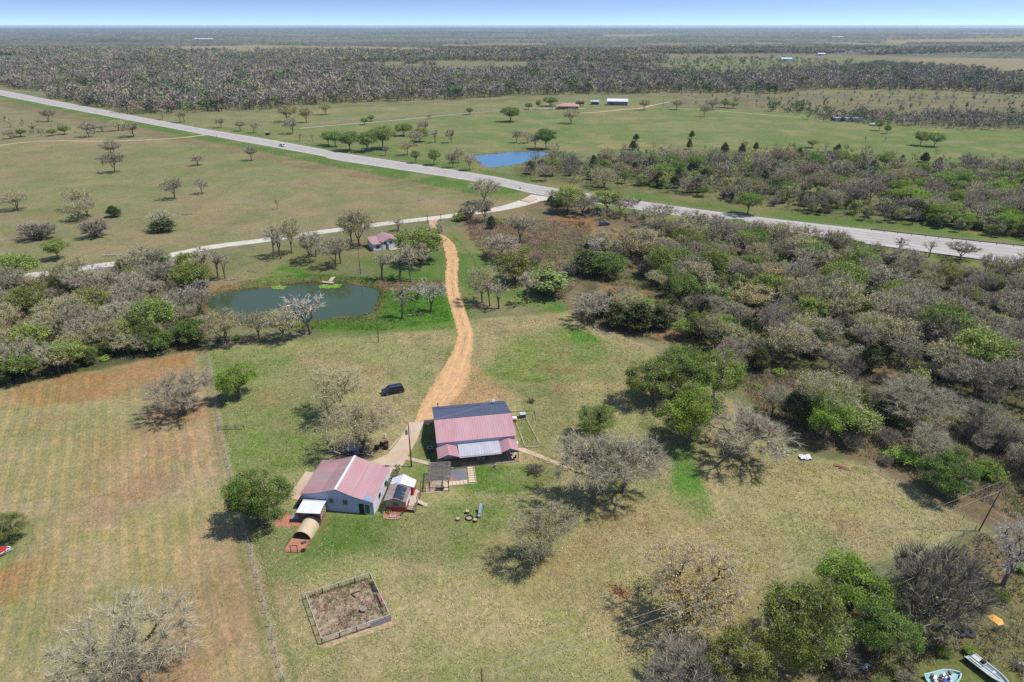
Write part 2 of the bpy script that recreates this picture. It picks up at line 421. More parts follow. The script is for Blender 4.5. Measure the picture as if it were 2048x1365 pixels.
def field_noise_forest(x, y):
    """where the far country is wooded (1) or open (0)"""
    n = fbm(x / 340, y / 210, 31, 4)
    return smooth(0.40, 0.50, n + 0.10 * (vnoise(x / 1400, y / 900, 3) - .5))

def cover_colour(x, y):
    rr = np.hypot(x, y); tt = np.arctan2(x, y)
    n1 = fbm(x / 60, y / 60, 2, 4)[..., None]; n2 = fbm(x / 9, y / 9, 4, 4)[..., None]
    base = np.array(FARF) * (1 - n1) + np.array(C(134,134,100)) * n1
    col = base.copy()
    far = field_noise_forest(x, y)[..., None]
    wx = (fbm(x / 7, y / 7, 11, 3) - .5); wy = (fbm(x / 7, y / 7, 12, 3) - .5)
    bx = (fbm(x / 25, y / 25, 13, 3) - .5); by = (fbm(x / 25, y / 25, 14, 3) - .5)
    wn = fbm(x / 3.2, y / 3.2, 21, 4)
    inview = (np.abs(tt) < math.radians(60)) & (rr < 9000)
    for P, c, s, soft, rag in COVER_XY:
        m = inview & (x > P[:, 0].min() - 40) & (x < P[:, 0].max() + 40) & (y > P[:, 1].min() - 40) & (y < P[:, 1].max() + 40)
        if not m.any(): continue
        xm = x[m] + (wx[m] * 1.2 + bx[m] * 1.6) * rag; ym = y[m] + (wy[m] * 1.2 + by[m] * 1.6) * rag
        ins = inpoly(xm, ym, P); d = dpoly(xm, ym, P)
        w = np.where(ins, smooth(-soft * .5, soft * .5, d), smooth(soft * .5, -soft * .5, d) if False else np.clip(.5 - d / soft, 0, .5))
        w = np.where(ins, np.clip(.5 + d / soft, 0, 1), w)
        w = (w * w * (3 - 2 * w)) * s * np.clip(.72 + .9 * (wn[m] - .35), .55, 1.05)
        col[m] = col[m] * (1 - w[:, None]) + c * w[:, None]
    # medium patches of greener / dryer turf everywhere
    p = smooth(.44, .62, fbm(x / 14, y / 14, 41, 4))[..., None] * .6
    col = col * (1 - p) + col * np.array([.74, .93, .66]) * p
    p = smooth(.50, .68, fbm(x / 17, y / 17, 42, 4))[..., None] * .38
    col = col * (1 - p) + np.array(C(182,160,122)) * p
    p = smooth(.66, .76, fbm(x / 11, y / 11, 43, 4))[..., None] * .30
    col = col * (1 - p) + np.array(C(176,132,104)) * p
    col *= (.88 + .24 * n2)
    return col, wn, wx, wy, inview

def make_ground():
    R = [0.0]; r = 20.0
    while r < 29000:
        R.append(r); r *= 1.0050 if r < 1500 else (1.0085 if r < 4000 else 1.02)
    R = np.array(R)
    fine = np.radians(np.arange(-41, 41.01, 0.26)); coarse = np.radians(np.arange(43, 318, 4.0))
    th = np.concatenate([fine, coarse]); nT, nR = len(th), len(R)
    rr, tt = np.meshgrid(R, th, indexing='ij')
    x = rr * np.sin(tt); y = rr * np.cos(tt)
    z = terrain(x, y)
    # land cover colour
    col, wn, wx, wy, inview = cover_colour(x, y)
    # fence strip of pale dead grass
    d = dpoly(x, y, GP(FENCE1), False)
    w = np.clip(1.5 - d / .42 + 1.2 * (fbm(x / 1.5, y / 1.5, 9, 2) - .5), 0, 1)[..., None] * .8
    w *= (rr < 250)[..., None]
    col = col * (1 - w) + np.array(C(184,172,150)) * w
    w = np.clip(1 - np.abs(d - 1.3) / .9, 0, 1)[..., None] * .45 * (rr < 250)[..., None]
    col = col * (1 - w) + np.array(C(98,124,58)) * w
    # pond beds
    for poly, dep in PONDS:
        P = GP(poly)
        xm = x + wx * 3.5 + (fbm(x / 2, y / 2, 15, 2) - .5) * 1.6; ym = y + wy * 5.0 + (fbm(x / 2, y / 2, 16, 2) - .5) * 2
        m = (x > P[:, 0].min() - 9) & (x < P[:, 0].max() + 9) & (y > P[:, 1].min() - 9) & (y < P[:, 1].max() + 9) & inview
        if not m.any(): continue
        ins = inpoly(xm[m], ym[m], P); dd = dpoly(xm[m], ym[m], P); sg = np.where(ins, dd, -dd)
        z[m] = np.where(sg > 0, -np.minimum(sg * .35, dep) - .08, np.minimum(0, -.08 - sg * -.03 if False else (-.08 * np.clip(1 + sg / 1.5, 0, 1))))
        w = np.clip(1 - np.abs(sg + .5) / 1.8, 0, 1)[:, None] * .9 * np.clip(.3 + 1.2 * wn[m], 0, 1)[:, None]
        cc = col[m]; cc = cc * (1 - w) + np.array(C(150,112,88)) * w
        w = (sg > .2)[:, None]; col[m] = np.where(w, np.array(C(84,84,60)) * .8, cc)
    mow = np.zeros(x.shape)
    P = COVER_XY[[i for i, c in enumerate(COVER) if c[0][0] == (-200,840)][0]][0]
    mow = np.where(inview & inpoly(x, y, P), smooth(0, 6, dpoly(x, y, P)), 0)
    mw2 = np.zeros(x.shape)
    P2 = GP([(950,640),(1130,620),(1300,700),(1290,780),(1170,800),(1050,780),(950,740)])
    mw2 = np.where(inview & inpoly(x, y, P2), smooth(0, 6, dpoly(x, y, P2)), 0)
    V = np.stack([x, y, z], -1).reshape(-1, 3)
    i = np.arange(nR - 1)[:, None] * nT; j = np.arange(nT)[None]
    jn = (j + 1) % nT
    F = np.stack([i + j, i + nT + j, i + nT + jn, i + jn], -1).reshape(-1, 4)
    F = F[:, ::-1]
    m, nt, b = nodes('pasture')
    N = nt.nodes.new; L = nt.links.new
    at = N('ShaderNodeAttribute'); at.attribute_name = 'cover'
    tc = N('ShaderNodeTexCoord')
    def noise(sc, det=4, rough=.6, lac=2.0):
        n = N('ShaderNodeTexNoise'); n.inputs['Scale'].default_value = sc; n.inputs['Detail'].default_value = det; n.inputs['Roughness'].default_value = rough
        L(tc.outputs['Object'], n.inputs['Vector']); return n.outputs['Fac']
    def rng_(v, a, b_, c, d):
        r = N('ShaderNodeMapRange'); r.inputs['From Min'].default_value = a; r.inputs['From Max'].default_value = b_
        r.inputs['To Min'].default_value = c; r.inputs['To Max'].default_value = d; L(v, r.inputs['Value']); return r.outputs['Result']
    def mixc(f, a, b_, blend='MIX'):
        mm = N('ShaderNodeMix'); mm.data_type = 'RGBA'; mm.blend_type = blend
        if hasattr(f, 'links'): L(f, mm.inputs['Factor'])
        else: mm.inputs['Factor'].default_value = f
        for s_, v in ((mm.inputs[6], a), (mm.inputs[7], b_)):
            if hasattr(v, 'links'): L(v, s_)
            else: s_.default_value = (*v, 1)
        return mm.outputs[2]
    def math_(op, a, b_):
        mm = N('ShaderNodeMath'); mm.operation = op
        for s_, v in ((mm.inputs[0], a), (mm.inputs[1], b_)):
            if hasattr(v, 'links'): L(v, s_)
            else: s_.default_value = v
        return mm.outputs[0]
    fineN = noise(.95, 5, .75); tuft = noise(1.9, 3, .75); midN = noise(.3, 5, .7)
    c = at.outputs['Color']
    c = mixc(rng_(tuft, .42, .60, 0, .85), c, mixc(1.0, c, (.54, .61, .43), 'MULTIPLY'))
    c = mixc(rng_(fineN, .48, .64, 0, .9), c, mixc(1.0, c, (1.62, 1.42, 1.42), 'MULTIPLY'))
    c = mixc(rng_(midN, .48, .62, 0, .7), c, mixc(1.0, c, (.76, .88, .62), 'MULTIPLY'))
    c = mixc(rng_(noise(4.2, 2, .6), .44, .60, 0, .55), c, mixc(1.0, c, (.62, .66, .52), 'MULTIPLY'))
    # mowing rows
    mp = N('ShaderNodeMapping'); a0 = G(440, 860); a1 = G(545, 1280)
    mp.inputs['Rotation'].default_value = (0, 0, -math.atan2(a1[0] - a0[0], -(a1[1] - a0[1])))
    L(tc.outputs['Object'], mp.inputs['Vector'])
    wv = N('ShaderNodeTexWave'); wv.inputs['Scale'].default_value = .13; wv.inputs['Distortion'].default_value = 2.2; wv.inputs['Detail'].default_value = 3; wv.inputs['Detail Scale'].default_value = .6
    L(mp.outputs['Vector'], wv.inputs['Vector'])
    wv2 = N('ShaderNodeTexWave'); wv2.inputs['Scale'].default_value = .47; wv2.inputs['Distortion'].default_value = 2.0; wv2.inputs['Detail'].default_value = 3
    L(mp.outputs['Vector'], wv2.inputs['Vector'])
    am = N('ShaderNodeAttribute'); am.attribute_name = 'mow'
    f = math_('MULTIPLY', math_('MULTIPLY', rng_(wv.outputs['Fac'], .5, .8, 0, 1), rng_(noise(.06, 3), .40, .55, 0.25, 1)), math_('MULTIPLY', am.outputs['Fac'], .75))
    c = mixc(f, c, mixc(1.0, c, (1.3, 1.2, 1.1), 'MULTIPLY'))
    f = math_('MULTIPLY', math_('MULTIPLY', rng_(wv2.outputs['Fac'], .4, .9, 0, 1), rng_(noise(.09, 3), .42, .62, 0, 1)), math_('MULTIPLY', am.outputs['Fac'], .6))
    c = mixc(f, c, mixc(1.0, c, (.74, .84, .66), 'MULTIPLY'))
    ring = N('ShaderNodeTexWave'); ring.wave_type = 'RINGS'; ring.rings_direction = 'Z'; ring.inputs['Scale'].default_value = .22; ring.inputs['Distortion'].default_value = 1.5; ring.inputs['Detail'].default_value = 2
    mp2 = N('ShaderNodeMapping'); g0 = G(1010, 690); mp2.inputs['Location'].default_value = (-g0[0], -g0[1], 0); L(tc.outputs['Object'], mp2.inputs['Vector']); L(mp2.outputs['Vector'], ring.inputs['Vector'])
    am2 = N('ShaderNodeAttribute'); am2.attribute_name = 'mowring'
    f = math_('MULTIPLY', math_('MULTIPLY', rng_(ring.outputs['Fac'], .4, .9, 0, 1), rng_(noise(.12, 3), .42, .6, 0, 1)), math_('MULTIPLY', am2.outputs['Fac'], 1.0))
    c = mixc(f, c, mixc(1.0, c, (1.32, 1.2, 1.15), 'MULTIPLY'))
    L(c, b.inputs['Base Color'])
    b.inputs['Roughness'].default_value = .95; b.inputs['Specular IOR Level'].default_value = .08
    bp = N('ShaderNodeBump'); bp.inputs['Strength'].default_value = .9; bp.inputs['Distance'].default_value = .22
    L(math_('ADD', tuft, fineN), bp.inputs['Height']); L(bp.outputs['Normal'], b.inputs['Normal'])
    me = mesh_np('ground', V, [F], [m], None, {'cover': col.reshape(-1, 3), 'mow': mow.ravel(), 'mowring': mw2.ravel()}, True)
    o = link('ground', me)
    tag(o, 'rolling spring pasture of straw and green grass with bare clay patches', None, None, 'structure')
make_ground()

# ---------------------------------------------------------------- water
def water(poly, z, name, label, colr, rough, bump):
    m, nt, b = nodes(name + '_surface')
    b.inputs['Base Color'].default_value = (*colr, 1); b.inputs['Roughness'].default_value = rough
    b.inputs['Specular IOR Level'].default_value = .5; b.inputs['IOR'].default_value = 1.33
    tc = nt.nodes.new('ShaderNodeTexCoord'); n = nt.nodes.new('ShaderNodeTexNoise'); n.inputs['Scale'].default_value = .9; n.inputs['Detail'].default_value = 4
    mp = nt.nodes.new('ShaderNodeMapping'); mp.inputs['Scale'].default_value = (1, 2.6, 1)
    nt.links.new(tc.outputs['Object'], mp.inputs['Vector']); nt.links.new(mp.outputs['Vector'], n.inputs['Vector'])
    bp = nt.nodes.new('ShaderNodeBump'); bp.inputs['Strength'].default_value = bump; bp.inputs['Distance'].default_value = .03
    nt.links.new(n.outputs['Fac'], bp.inputs['Height']); nt.links.new(bp.outputs['Normal'], b.inputs['Normal'])
    P = GP(poly); c = P.mean(0); P = c + (P - c) * (1 + 4.0 / np.hypot(*(P - c).T)[:, None])
    me = bpy.data.meshes.new(name); me.from_pydata([(p[0], p[1], z) for p in P], [], [tuple(range(len(P)))]); me.materials.append(m)
    me.update()
    if me.polygons[0].normal.z < 0: me.flip_normals()
    tag(link(name, me), label, None, None, 'structure')
water(POND, -.25, 'pond', 'murky green grey farm pond with a small wooden dock', (.04, .062, .028), .05, .15)
water(BLUE, -.25, 'pond', 'bright blue stock pond beside the highway', (.07, .17, .27), .12, .7)
water(PONDS[2][0], -.25, 'pond', 'tiny blue pond hidden in the distant woods', (.03, .09, .18), .12, .7)
water(PONDS[3][0], -.25, 'pond', 'pale sliver of water by the distant right hand farm', (.30, .35, .38), .12, .7)

# ---------------------------------------------------------------- roads
def dens(pts, step=4.0):
    out = []
    for a, b in zip(pts[:-1], pts[1:]):
        n = max(1, int(math.dist(a, b) / step))
        for k in range(n): out.append(tuple(a[i] + (b[i] - a[i]) * k / n for i in range(2)))
    out.append(tuple(pts[-1])); return out
def catmull(P, n=8):
    P = [np.array(p[:2], float) for p in P]; P = [2 * P[0] - P[1]] + P + [2 * P[-1] - P[-2]]; out = []
    for i in range(1, len(P) - 2):
        for k in range(n):
            t = k / n
            out.append(.5 * ((2 * P[i]) + (-P[i-1] + P[i+1]) * t + (2*P[i-1] - 5*P[i] + 4*P[i+1] - P[i+2]) * t*t + (-P[i-1] + 3*P[i] - 3*P[i+1] + P[i+2]) * t**3))
    out.append(P[-2]); return [tuple(p) for p in out]
def offset(P, d):
    out = []
    for i, p in enumerate(P):
        a = P[max(i - 1, 0)]; b = P[min(i + 1, len(P) - 1)]
        dx, dy = b[0] - a[0], b[1] - a[1]; l = math.hypot(dx, dy) or 1
        out.append((p[0] - dy / l * d, p[1] + dx / l * d))
    return out
def strip(mb, Lp, Rp, z, thick=.0, m=0, cross=1):
    n = len(Lp); vs = []
    for a, b in zip(Lp, Rp):
        for k in range(cross + 1):
            t = k / cross; vs.append((a[0] + (b[0] - a[0]) * t, a[1] + (b[1] - a[1]) * t, z))
    w = cross + 1; fs = []
    for i in range(n - 1):
        for k in range(cross): fs.append((i * w + k, i * w + k + 1, (i + 1) * w + k + 1, (i + 1) * w + k))
    if thick:
        o = len(vs)
        for side in (0, cross):
            for i in range(n): v = vs[i * w + side]; vs.append((v[0], v[1], z - thick))
        for s_, side in ((0, 0), (1, cross)):
            for i in range(n - 1): fs.append((i * w + side, (i + 1) * w + side, o + s_ * n + i + 1, o + s_ * n + i))
    mb.add(vs, fs, m)
asph = mat('worn_asphalt', C(188,180,172), .9, .10, .5, bump=.1, dirt=C(170,163,158), dirtamt=.5, stretch=(.4, .4, .4))
gravel = mat('white_gravel', C(216,206,192), .95, .12, .6, bump=.5, bscale=3, dirt=C(184,168,142), dirtamt=.6)
clay = mat('orange_clay', C(214,168,116), .95, .2, .6, bump=.8, bscale=2, dirt=C(186,156,122), dirtamt=.85)
conc = mat('concrete', C(208,186,160), .9, .08, .4, bump=.15, dirt=C(192,150,118), dirtamt=.55)
white_p = mat('road_white_paint', C(236,232,222), .8, .12, 2); yellow_p = mat('road_yellow_paint', C(224,190,120), .8, .12, 2)
hl = catmull([G(a, b) for a, b, c, d in HWY]); hr = catmull([G(c, d) for a, b, c, d in HWY])
mb = MB(); strip(mb, hl, hr, .06, .1, 0, 1); hwy = mb.build('highway', [asph]); tag(hwy, 'wide pale asphalt highway crossing the country diagonally', None, None, 'structure')
def lerp(A, B, t): return [(a[0] + (b[0] - a[0]) * t, a[1] + (b[1] - a[1]) * t) for a, b in zip(A, B)]
mb = MB()
for t in (.115, .885): strip(mb, lerp(hl, hr, t - .008), lerp(hl, hr, t + .008), .075)
for t in (.0, .985): strip(mb, lerp(hl, hr, t), lerp(hl, hr, t + .015), .068)
for t in (.30, .70):
    cl = dens(lerp(hl, hr, t), 3.0)
    for i in range(0, len(cl) - 1, 4):
        a, b = cl[i], cl[i + 1]; l = math.dist(a, b) or 1; nx, ny = -(b[1] - a[1]) / l * .09, (b[0] - a[0]) / l * .09
        mb.add([(a[0] - nx, a[1] - ny, .075), (b[0] - nx, b[1] - ny, .075), (b[0] + nx, b[1] + ny, .075), (a[0] + nx, a[1] + ny, .075)], [(0, 1, 2, 3)])
o = mb.build('road_marking', white_p); tag(o, 'white edge lines and lane dashes on the highway', None, None, 'structure')
mb = MB(); mb3 = MB()
for t in (.20, .39, .58, .77):
    strip(mb3, lerp(hl, hr, t), lerp(hl, hr, t + .045), .066)
tag(mb3.build('wheel_path', mat('dark_wheel_path', C(172,166,162), .9, .08, .4, stretch=(.3, .3, .3))), 'darker worn wheel paths along the highway lanes', None, None, 'structure')
for t in (.487, .506): strip(mb, lerp(hl, hr, t), lerp(hl, hr, t + .007), .075)
o = mb.build('road_marking', yellow_p); tag(o, 'double yellow centre line of the highway', None, None, 'structure')
def road(name, pts, widths, material, z, label, cross=2):
    P = catmull([G(*p) for p in pts], 14)
    W = np.interp(np.linspace(0, len(pts) - 1, len(P)), range(len(pts)), widths)
    Lp, Rp = [], []
    for i, p in enumerate(P):
        a = P[max(i - 1, 0)]; b = P[min(i + 1, len(P) - 1)]; dx, dy = b[0] - a[0], b[1] - a[1]; l = math.hypot(dx, dy)
        n = (-dy / l, dx / l); j = (random.Random(i * 7 + 1).random() - .5) * (.55 if name == 'dirt_drive' else .35)
        Lp.append((p[0] + n[0] * (W[i] / 2 + j), p[1] + n[1] * (W[i] / 2 + j))); Rp.append((p[0] - n[0] * (W[i] / 2 - j), p[1] - n[1] * (W[i] / 2 - j)))
    mb = MB(); strip(mb, Lp, Rp, z, .08, 0, cross); o = mb.build(name, material)
    tag(o, label, None, None, 'structure'); return P
WR = [(-60,560),(40,553),(100,546),(200,532),(330,513),(420,495),(520,482),(640,465),(760,449),(880,435),(940,427),(1010,416),(1060,402),(1085,393)]
road('gravel_road', WR, [5.5]*10 + [6, 7, 9, 13], gravel, .045, 'pale gravel county road joining the highway')
CR = [(868,470),(880,474),(897,490),(905,520),(903,550),(905,580),(912,603),(921,635),(930,665),(928,690),(921,712),(914,735),(905,760),(890,783),(868,812),(855,833),(843,848)]
road('dirt_drive', CR, [3,4.2,4.4,4.2,4,3.9,4,4,4.1,4.4,5,6.6,7.8,7.6,6,4.4,3.4], clay, .035, 'rutted orange clay drive winding down to the metal house')
road('dirt_drive', [(872,432),(866,445),(868,458),(870,472)], [5,3.2,2.6,3], mat('pale_clay', C(204,166,132), .95, .12, .5, bump=.4), .03, 'short dirt spur running up to the ranch gate')
rut = mat('packed_rut', C(224,182,132), .95, .15, 1.2, bump=.4, dirt=C(196,150,112), dirtamt=.7)
mb = MB(); P = dens(catmull([G(*p) for p in CR[3:]], 8), .9)
for s_ in (-1, 1):
    A = offset(P, s_ * .95); B = offset(P, s_ * 1.45); rr_ = random.Random(4 + s_)
    A = [(p[0] + rr_.uniform(-.1, .1), p[1]) for p in A]; B = [(p[0] + rr_.uniform(-.1, .1), p[1]) for p in B]; strip(mb, A, B, .040)
tag(mb.build('wheel_ruts', rut), 'pair of paler wheel ruts worn in the clay drive', None, None, 'structure')
# grass crown between the ruts
mb = MB(); P = dens(catmull([G(*p) for p in CR[3:11]], 8), .7); rr_ = random.Random(1); k = 0
while k < len(P) - 3:
    n_ = rr_.randint(2, 9); seg = P[k:k + n_ + 1]
    if len(seg) > 2:
        wa = [rr_.uniform(.05, .3) * math.sin(math.pi * i / (len(seg) - 1)) ** .5 for i in range(len(seg))]
        strip(mb, [offset(seg, .05 + w_)[i] for i, w_ in enumerate(wa)], [offset(seg, .05 - w_)[i] for i, w_ in enumerate(wa)], .041)
    k += n_ + rr_.randint(0, 4)
tag(mb.build('track_crown', mat('track_crown', C(172,142,112), .95, .35, 1.5)), 'thin broken line of dry grass between the wheel ruts', None, None, 'structure')
road('dirt_road', [(-60,300),(0,291),(60,284),(120,282),(200,283),(300,280),(370,275),(420,269)], [2.5,2.5,3.2,3.5,3.5,3.5,4,6], mat('tan_track', C(196,176,138), .95, .12, .3, dirt=C(164,150,112), dirtamt=.7), .035, 'thin tan ranch track across the far left field')
road('ranch_lane', [(600,257),(680,250),(800,240),(900,230),(1000,222),(1060,219),(1110,217),(1170,218)], [3,3,3,3,3,3.5,5,5], mat('grey_lane', C(176,170,158), .95, .1, .3), .035, 'grey gravel lane leading to the far ranch house')
road('dirt_road', [(1160,226),(1190,225),(1220,222),(1250,219),(1280,217),(1310,210),(1340,204)], [2.5,3,3.5,5,5,3,2.5], mat('pink_track', C(206,172,148), .95, .12, .3), .035, 'pinkish dirt track looping past the far ranch barn')
road('dirt_road', [(1340,217),(1400,219),(1460,224),(1530,230),(1600,235)], [2.5]*5, mat('tan_track', C(196,176,138)), .035, 'faint tan track along the far green field')
# ================================================================ TREES
BARK = mat('bark', C(132,120,104), .95, .25, 3, rnd=.12)
BARKD = mat('dark_bark', C(104,94,84), .95, .25, 3)
TW_GREY = leafmat('grey_twig', C(196,184,156), .015, .35, 0)
TW_PALE = leafmat('pale_twig', C(202,192,178), .01, .3, 0)
TW_PURP = leafmat('purple_twig', C(164,152,134), .015, .35, 0)
L_BUD = leafmat('budding_leaf', C(206,196,132), .02, .4, .2)
L_BUDY = leafmat('golden_bud', C(216,196,112), .015, .4, .2)
L_GREEN = leafmat('spring_leaf', C(158,178,90), .018, .5, .3)
L_PALE = leafmat('pale_young_leaf', C(178,190,112), .02, .4, .3)
L_LIME = leafmat('lime_leaf', C(166,192,82), .012, .45, .35)
L_DARK = leafmat('dark_leaf', C(112,140,62), .015, .6, .2)
L_JUN = leafmat('juniper_leaf', C(96,110,60), .02, .6, .1)
L_OLIVE = leafmat('olive_leaf', C(152,156,78), .015, .5, .25)

def crown_tips(r, n, H, R, z0, lobes=7, hollow=.35, flat=1.0):
    """points filling a lumpy crown: several overlapping lobes"""
    out = []
    cz = (H + z0) / 2; hz = (H - z0) / 2
    a = r.normal(size=(n * 4, 3)); a /= np.linalg.norm(a, axis=1)[:, None]
    rad = hollow + (1 - hollow) * r.random(n * 4) ** .55
    # lumpy radius
    ld = r.normal(size=(lobes, 3)); ld[:, 2] = np.abs(ld[:, 2]) * .8 - .15; ld /= np.linalg.norm(ld, axis=1)[:, None]
    k = np.max(a @ ld.T, axis=1)
    lump = .44 + .66 * smooth(.42, .97, k)
    p = a * (rad * lump)[:, None]
    p = p[p[:, 2] > -.75][:n]
    p[:, 0] *= R; p[:, 1] *= R; p[:, 2] = cz + p[:, 2] * hz * flat
    return p
def skeleton(r, tips, H, z0, lean=(0, 0), rt=.02, pw=.44, pull=.42, stems=1):
    S = []
    def rec(node, idx, rad, depth):
        n = len(idx)
        if n == 1:
            S.append((node, tips[idx[0]], rad, rt * .6)); return
        k = 3 if (depth == 0 and n > 30) else 2
        c = tips[idx][r.choice(n, k, replace=False)]
        for _ in range(3):
            d = ((tips[idx][:, None] - c[None]) ** 2).sum(-1); lab = d.argmin(1)
            for q in range(k):
                if (lab == q).any(): c[q] = tips[idx][lab == q].mean(0)
        for q in range(k):
            sub = idx[lab == q]
            if not len(sub): continue
            cc = tips[sub].mean(0); rc = rt * len(sub) ** pw
            if len(sub) == 1: S.append((node, tips[sub[0]], rc, rt * .5)); continue
            nn = node + (cc - node) * pull; L = np.linalg.norm(nn - node)
            nn = nn + r.normal(size=3) * .07 * L
            mid = (node + nn) / 2 + r.normal(size=3) * .08 * L
            S.append((node, mid, min(rad, rc * 1.12), rc * 1.05)); S.append((mid, nn, rc * 1.05, rc)); rec(nn, sub, rc, depth + 1)
    R0 = rt * len(tips) ** pw
    if stems == 1:
        top = np.array([lean[0], lean[1], z0 * .8 + .25])
        S.append((np.array([0, 0, -.1]), top * .45, R0 * 1.35, R0 * 1.05)); S.append((top * .45, top, R0 * 1.05, R0))
        rec(top, np.arange(len(tips)), R0, 0)
    else:
        ang = np.arctan2(tips[:, 1], tips[:, 0]); o = np.argsort(ang)
        for part in np.array_split(o, stems):
            b = np.array([math.cos(ang[part].mean()), math.sin(ang[part].mean()), 0]) * .25
            rec(b + np.array([0, 0, -.05]), part, rt * len(part) ** pw, 1)
    p0 = np.array([s[0] for s in S]); p1 = np.array([s[1] for s in S]); return p0, p1, np.array([s[2] for s in S]), np.array([s[3] for s in S])
def tubes(p0, p1, r0, r1, k=4):
    d = p1 - p0; L = np.linalg.norm(d, axis=1)[:, None] + 1e-9; d = d / L
    u = np.where(np.abs(d[:, 2:]) < .9, np.array([[0, 0, 1.0]]), np.array([[1.0, 0, 0]]))
    x = np.cross(d, u); x /= np.linalg.norm(x, axis=1)[:, None]; y = np.cross(x, d)
    V = []
    a = np.arange(k) * 2 * np.pi / k
    for p, r in ((p0, r0), (p1, r1)):
        V.append(p[:, None] + (x[:, None] * np.cos(a)[None, :, None] + y[:, None] * np.sin(a)[None, :, None]) * r[:, None, None])
    V = np.concatenate(V, 1).reshape(-1, 3); n = len(p0)
    b = (np.arange(n) * 2 * k)[:, None, None]; j = np.arange(k)[None, :, None]; jn = (j + 1) % k
    F = np.concatenate([b + j, b + jn, b + k + jn, b + k + j], 2).reshape(-1, 4)
    return V, F
def spikes(r, p, d, L, w):
    """thin tapering twigs"""
    n = len(p); s = r.normal(size=(n, 3)); s -= (s * d).sum(1)[:, None] * d; s /= np.linalg.norm(s, axis=1)[:, None]
    V = np.stack([p - s * w[:, None] / 2, p + s * w[:, None] / 2, p + d * L[:, None]], 1).reshape(-1, 3)
    return V, np.arange(3 * n).reshape(-1, 3)
def cards(r, p, s):
    n = len(p); a = r.normal(size=(n, 3)); a[:, 2] *= .8; a /= np.linalg.norm(a, axis=1)[:, None]
    b = r.normal(size=(n, 3)); b -= (a * b).sum(1)[:, None] * a; b /= np.linalg.norm(b, axis=1)[:, None]
    s = s[:, None] / 2
    V = np.stack([p - a * s, p - b * s * .7, p + a * s, p + b * s * .7], 1).reshape(-1, 3)
    return V, np.arange(4 * n).reshape(-1, 4)
def proto(seed, H, R, z0, tips, twigs, tl, tw, leaves, ls, woodm, twigm, leafm, stems=1, rt=.02, lean=(0, 0), hollow=.35, lobes=7, pull=.42, droop=.1, rcut=.05, leafspread=.45, cone=False, lc=18):
    """returns dict of arrays for the trunk (thick limbs) and the crown (thin limbs, twigs, leaves)"""
    r = np.random.default_rng(seed)
    T = crown_tips(r, tips, H, R, z0, lobes, hollow)
    if cone:
        t = (T[:, 2] - z0) / (H - z0); f = np.clip(1.22 - .95 * np.clip(t, 0, 1), .1, 1.1)[:, None]; T[:, :2] *= f
    T[:, 0] += lean[0] * T[:, 2] / H; T[:, 1] += lean[1] * T[:, 2] / H
    p0, p1, r0, r1 = skeleton(r, T, H, max(z0, .3), lean=(lean[0] * .3, lean[1] * .3), rt=rt, stems=stems, pull=pull)
    big = r0 > min(rcut, np.sort(r0)[::-1][min(len(r0) - 1, 12)])
    tv, tf = tubes(p0[big], p1[big], r0[big], r1[big], 5)
    cv, cf = tubes(p0[~big], p1[~big], r0[~big], r1[~big], 3)
    C0 = np.array([lean[0] * .5, lean[1] * .5, z0 + (H - z0) * .25])
    vs = [cv]; quads = [cf]; off = len(cv); vv = [np.repeat(r.random(max(1, len(cv) // 6)), 6)[:len(cv)]]; tris = []; mi = []
    # twigs: on tips and along outer segments
    seg = np.nonzero(~big)[0]
    nt_ = tips * twigs
    if nt_:
        s_ = r.choice(seg, nt_); t_ = r.random(nt_)[:, None] ** .5
        P = p0[s_] * (1 - t_) + p1[s_] * t_
        D = P - C0; D /= np.linalg.norm(D, axis=1)[:, None] + 1e-6
        D = D * .75 + r.normal(size=D.shape) * .55; D[:, 2] -= droop; D /= np.linalg.norm(D, axis=1)[:, None]
        V, F = spikes(r, P, D, tl * (.5 + r.random(nt_)), np.full(nt_, tw) * (.7 + .6 * r.random(nt_)))
        vs.append(V); tris.append(F + off); off += len(V); vv.append(np.repeat(r.random(nt_), 3))
    if leaves:
        nc = min(len(T), max(12, leaves // lc))
        ctr = T[r.choice(len(T), nc, replace=False)] ; q = r.integers(0, nc, leaves)
        P = ctr[q] + r.normal(size=(leaves, 3)) * leafspread * np.array([1, 1, .8])
        V, F = cards(r, P, ls * (.6 + .8 * r.random(leaves)))
        cvv = r.random(nc)[q] * .55 + r.random(leaves) * .45
        vs.append(V); lf = F + off; vv.append(np.repeat(cvv, 4))
    else: lf = np.zeros((0, 4), int)
    tri = np.concatenate(tris) if tris else np.zeros((0, 3), int)
    return dict(tv=tv, tf=tf, cv=np.concatenate(vs), cq=quads[0], ct=tri, cl=lf, v=np.concatenate(vv), wood=woodm, twig=twigm, leaf=leafm, H=H, R=R)
def meshes(name, p):
    a = mesh_np(name + '_trunk', p['tv'], [p['tf']], [p['wood']], None, {'v': np.full(len(p['tv']), .5)}, True)
    b = mesh_np(name + '_crown', p['cv'], [p['cq'], p['ct'], p['cl']], [p['twig'], p['leaf'] or p['twig']], [0, 0, 1], {'v': p['v']})
    return a, b
_pc = {}
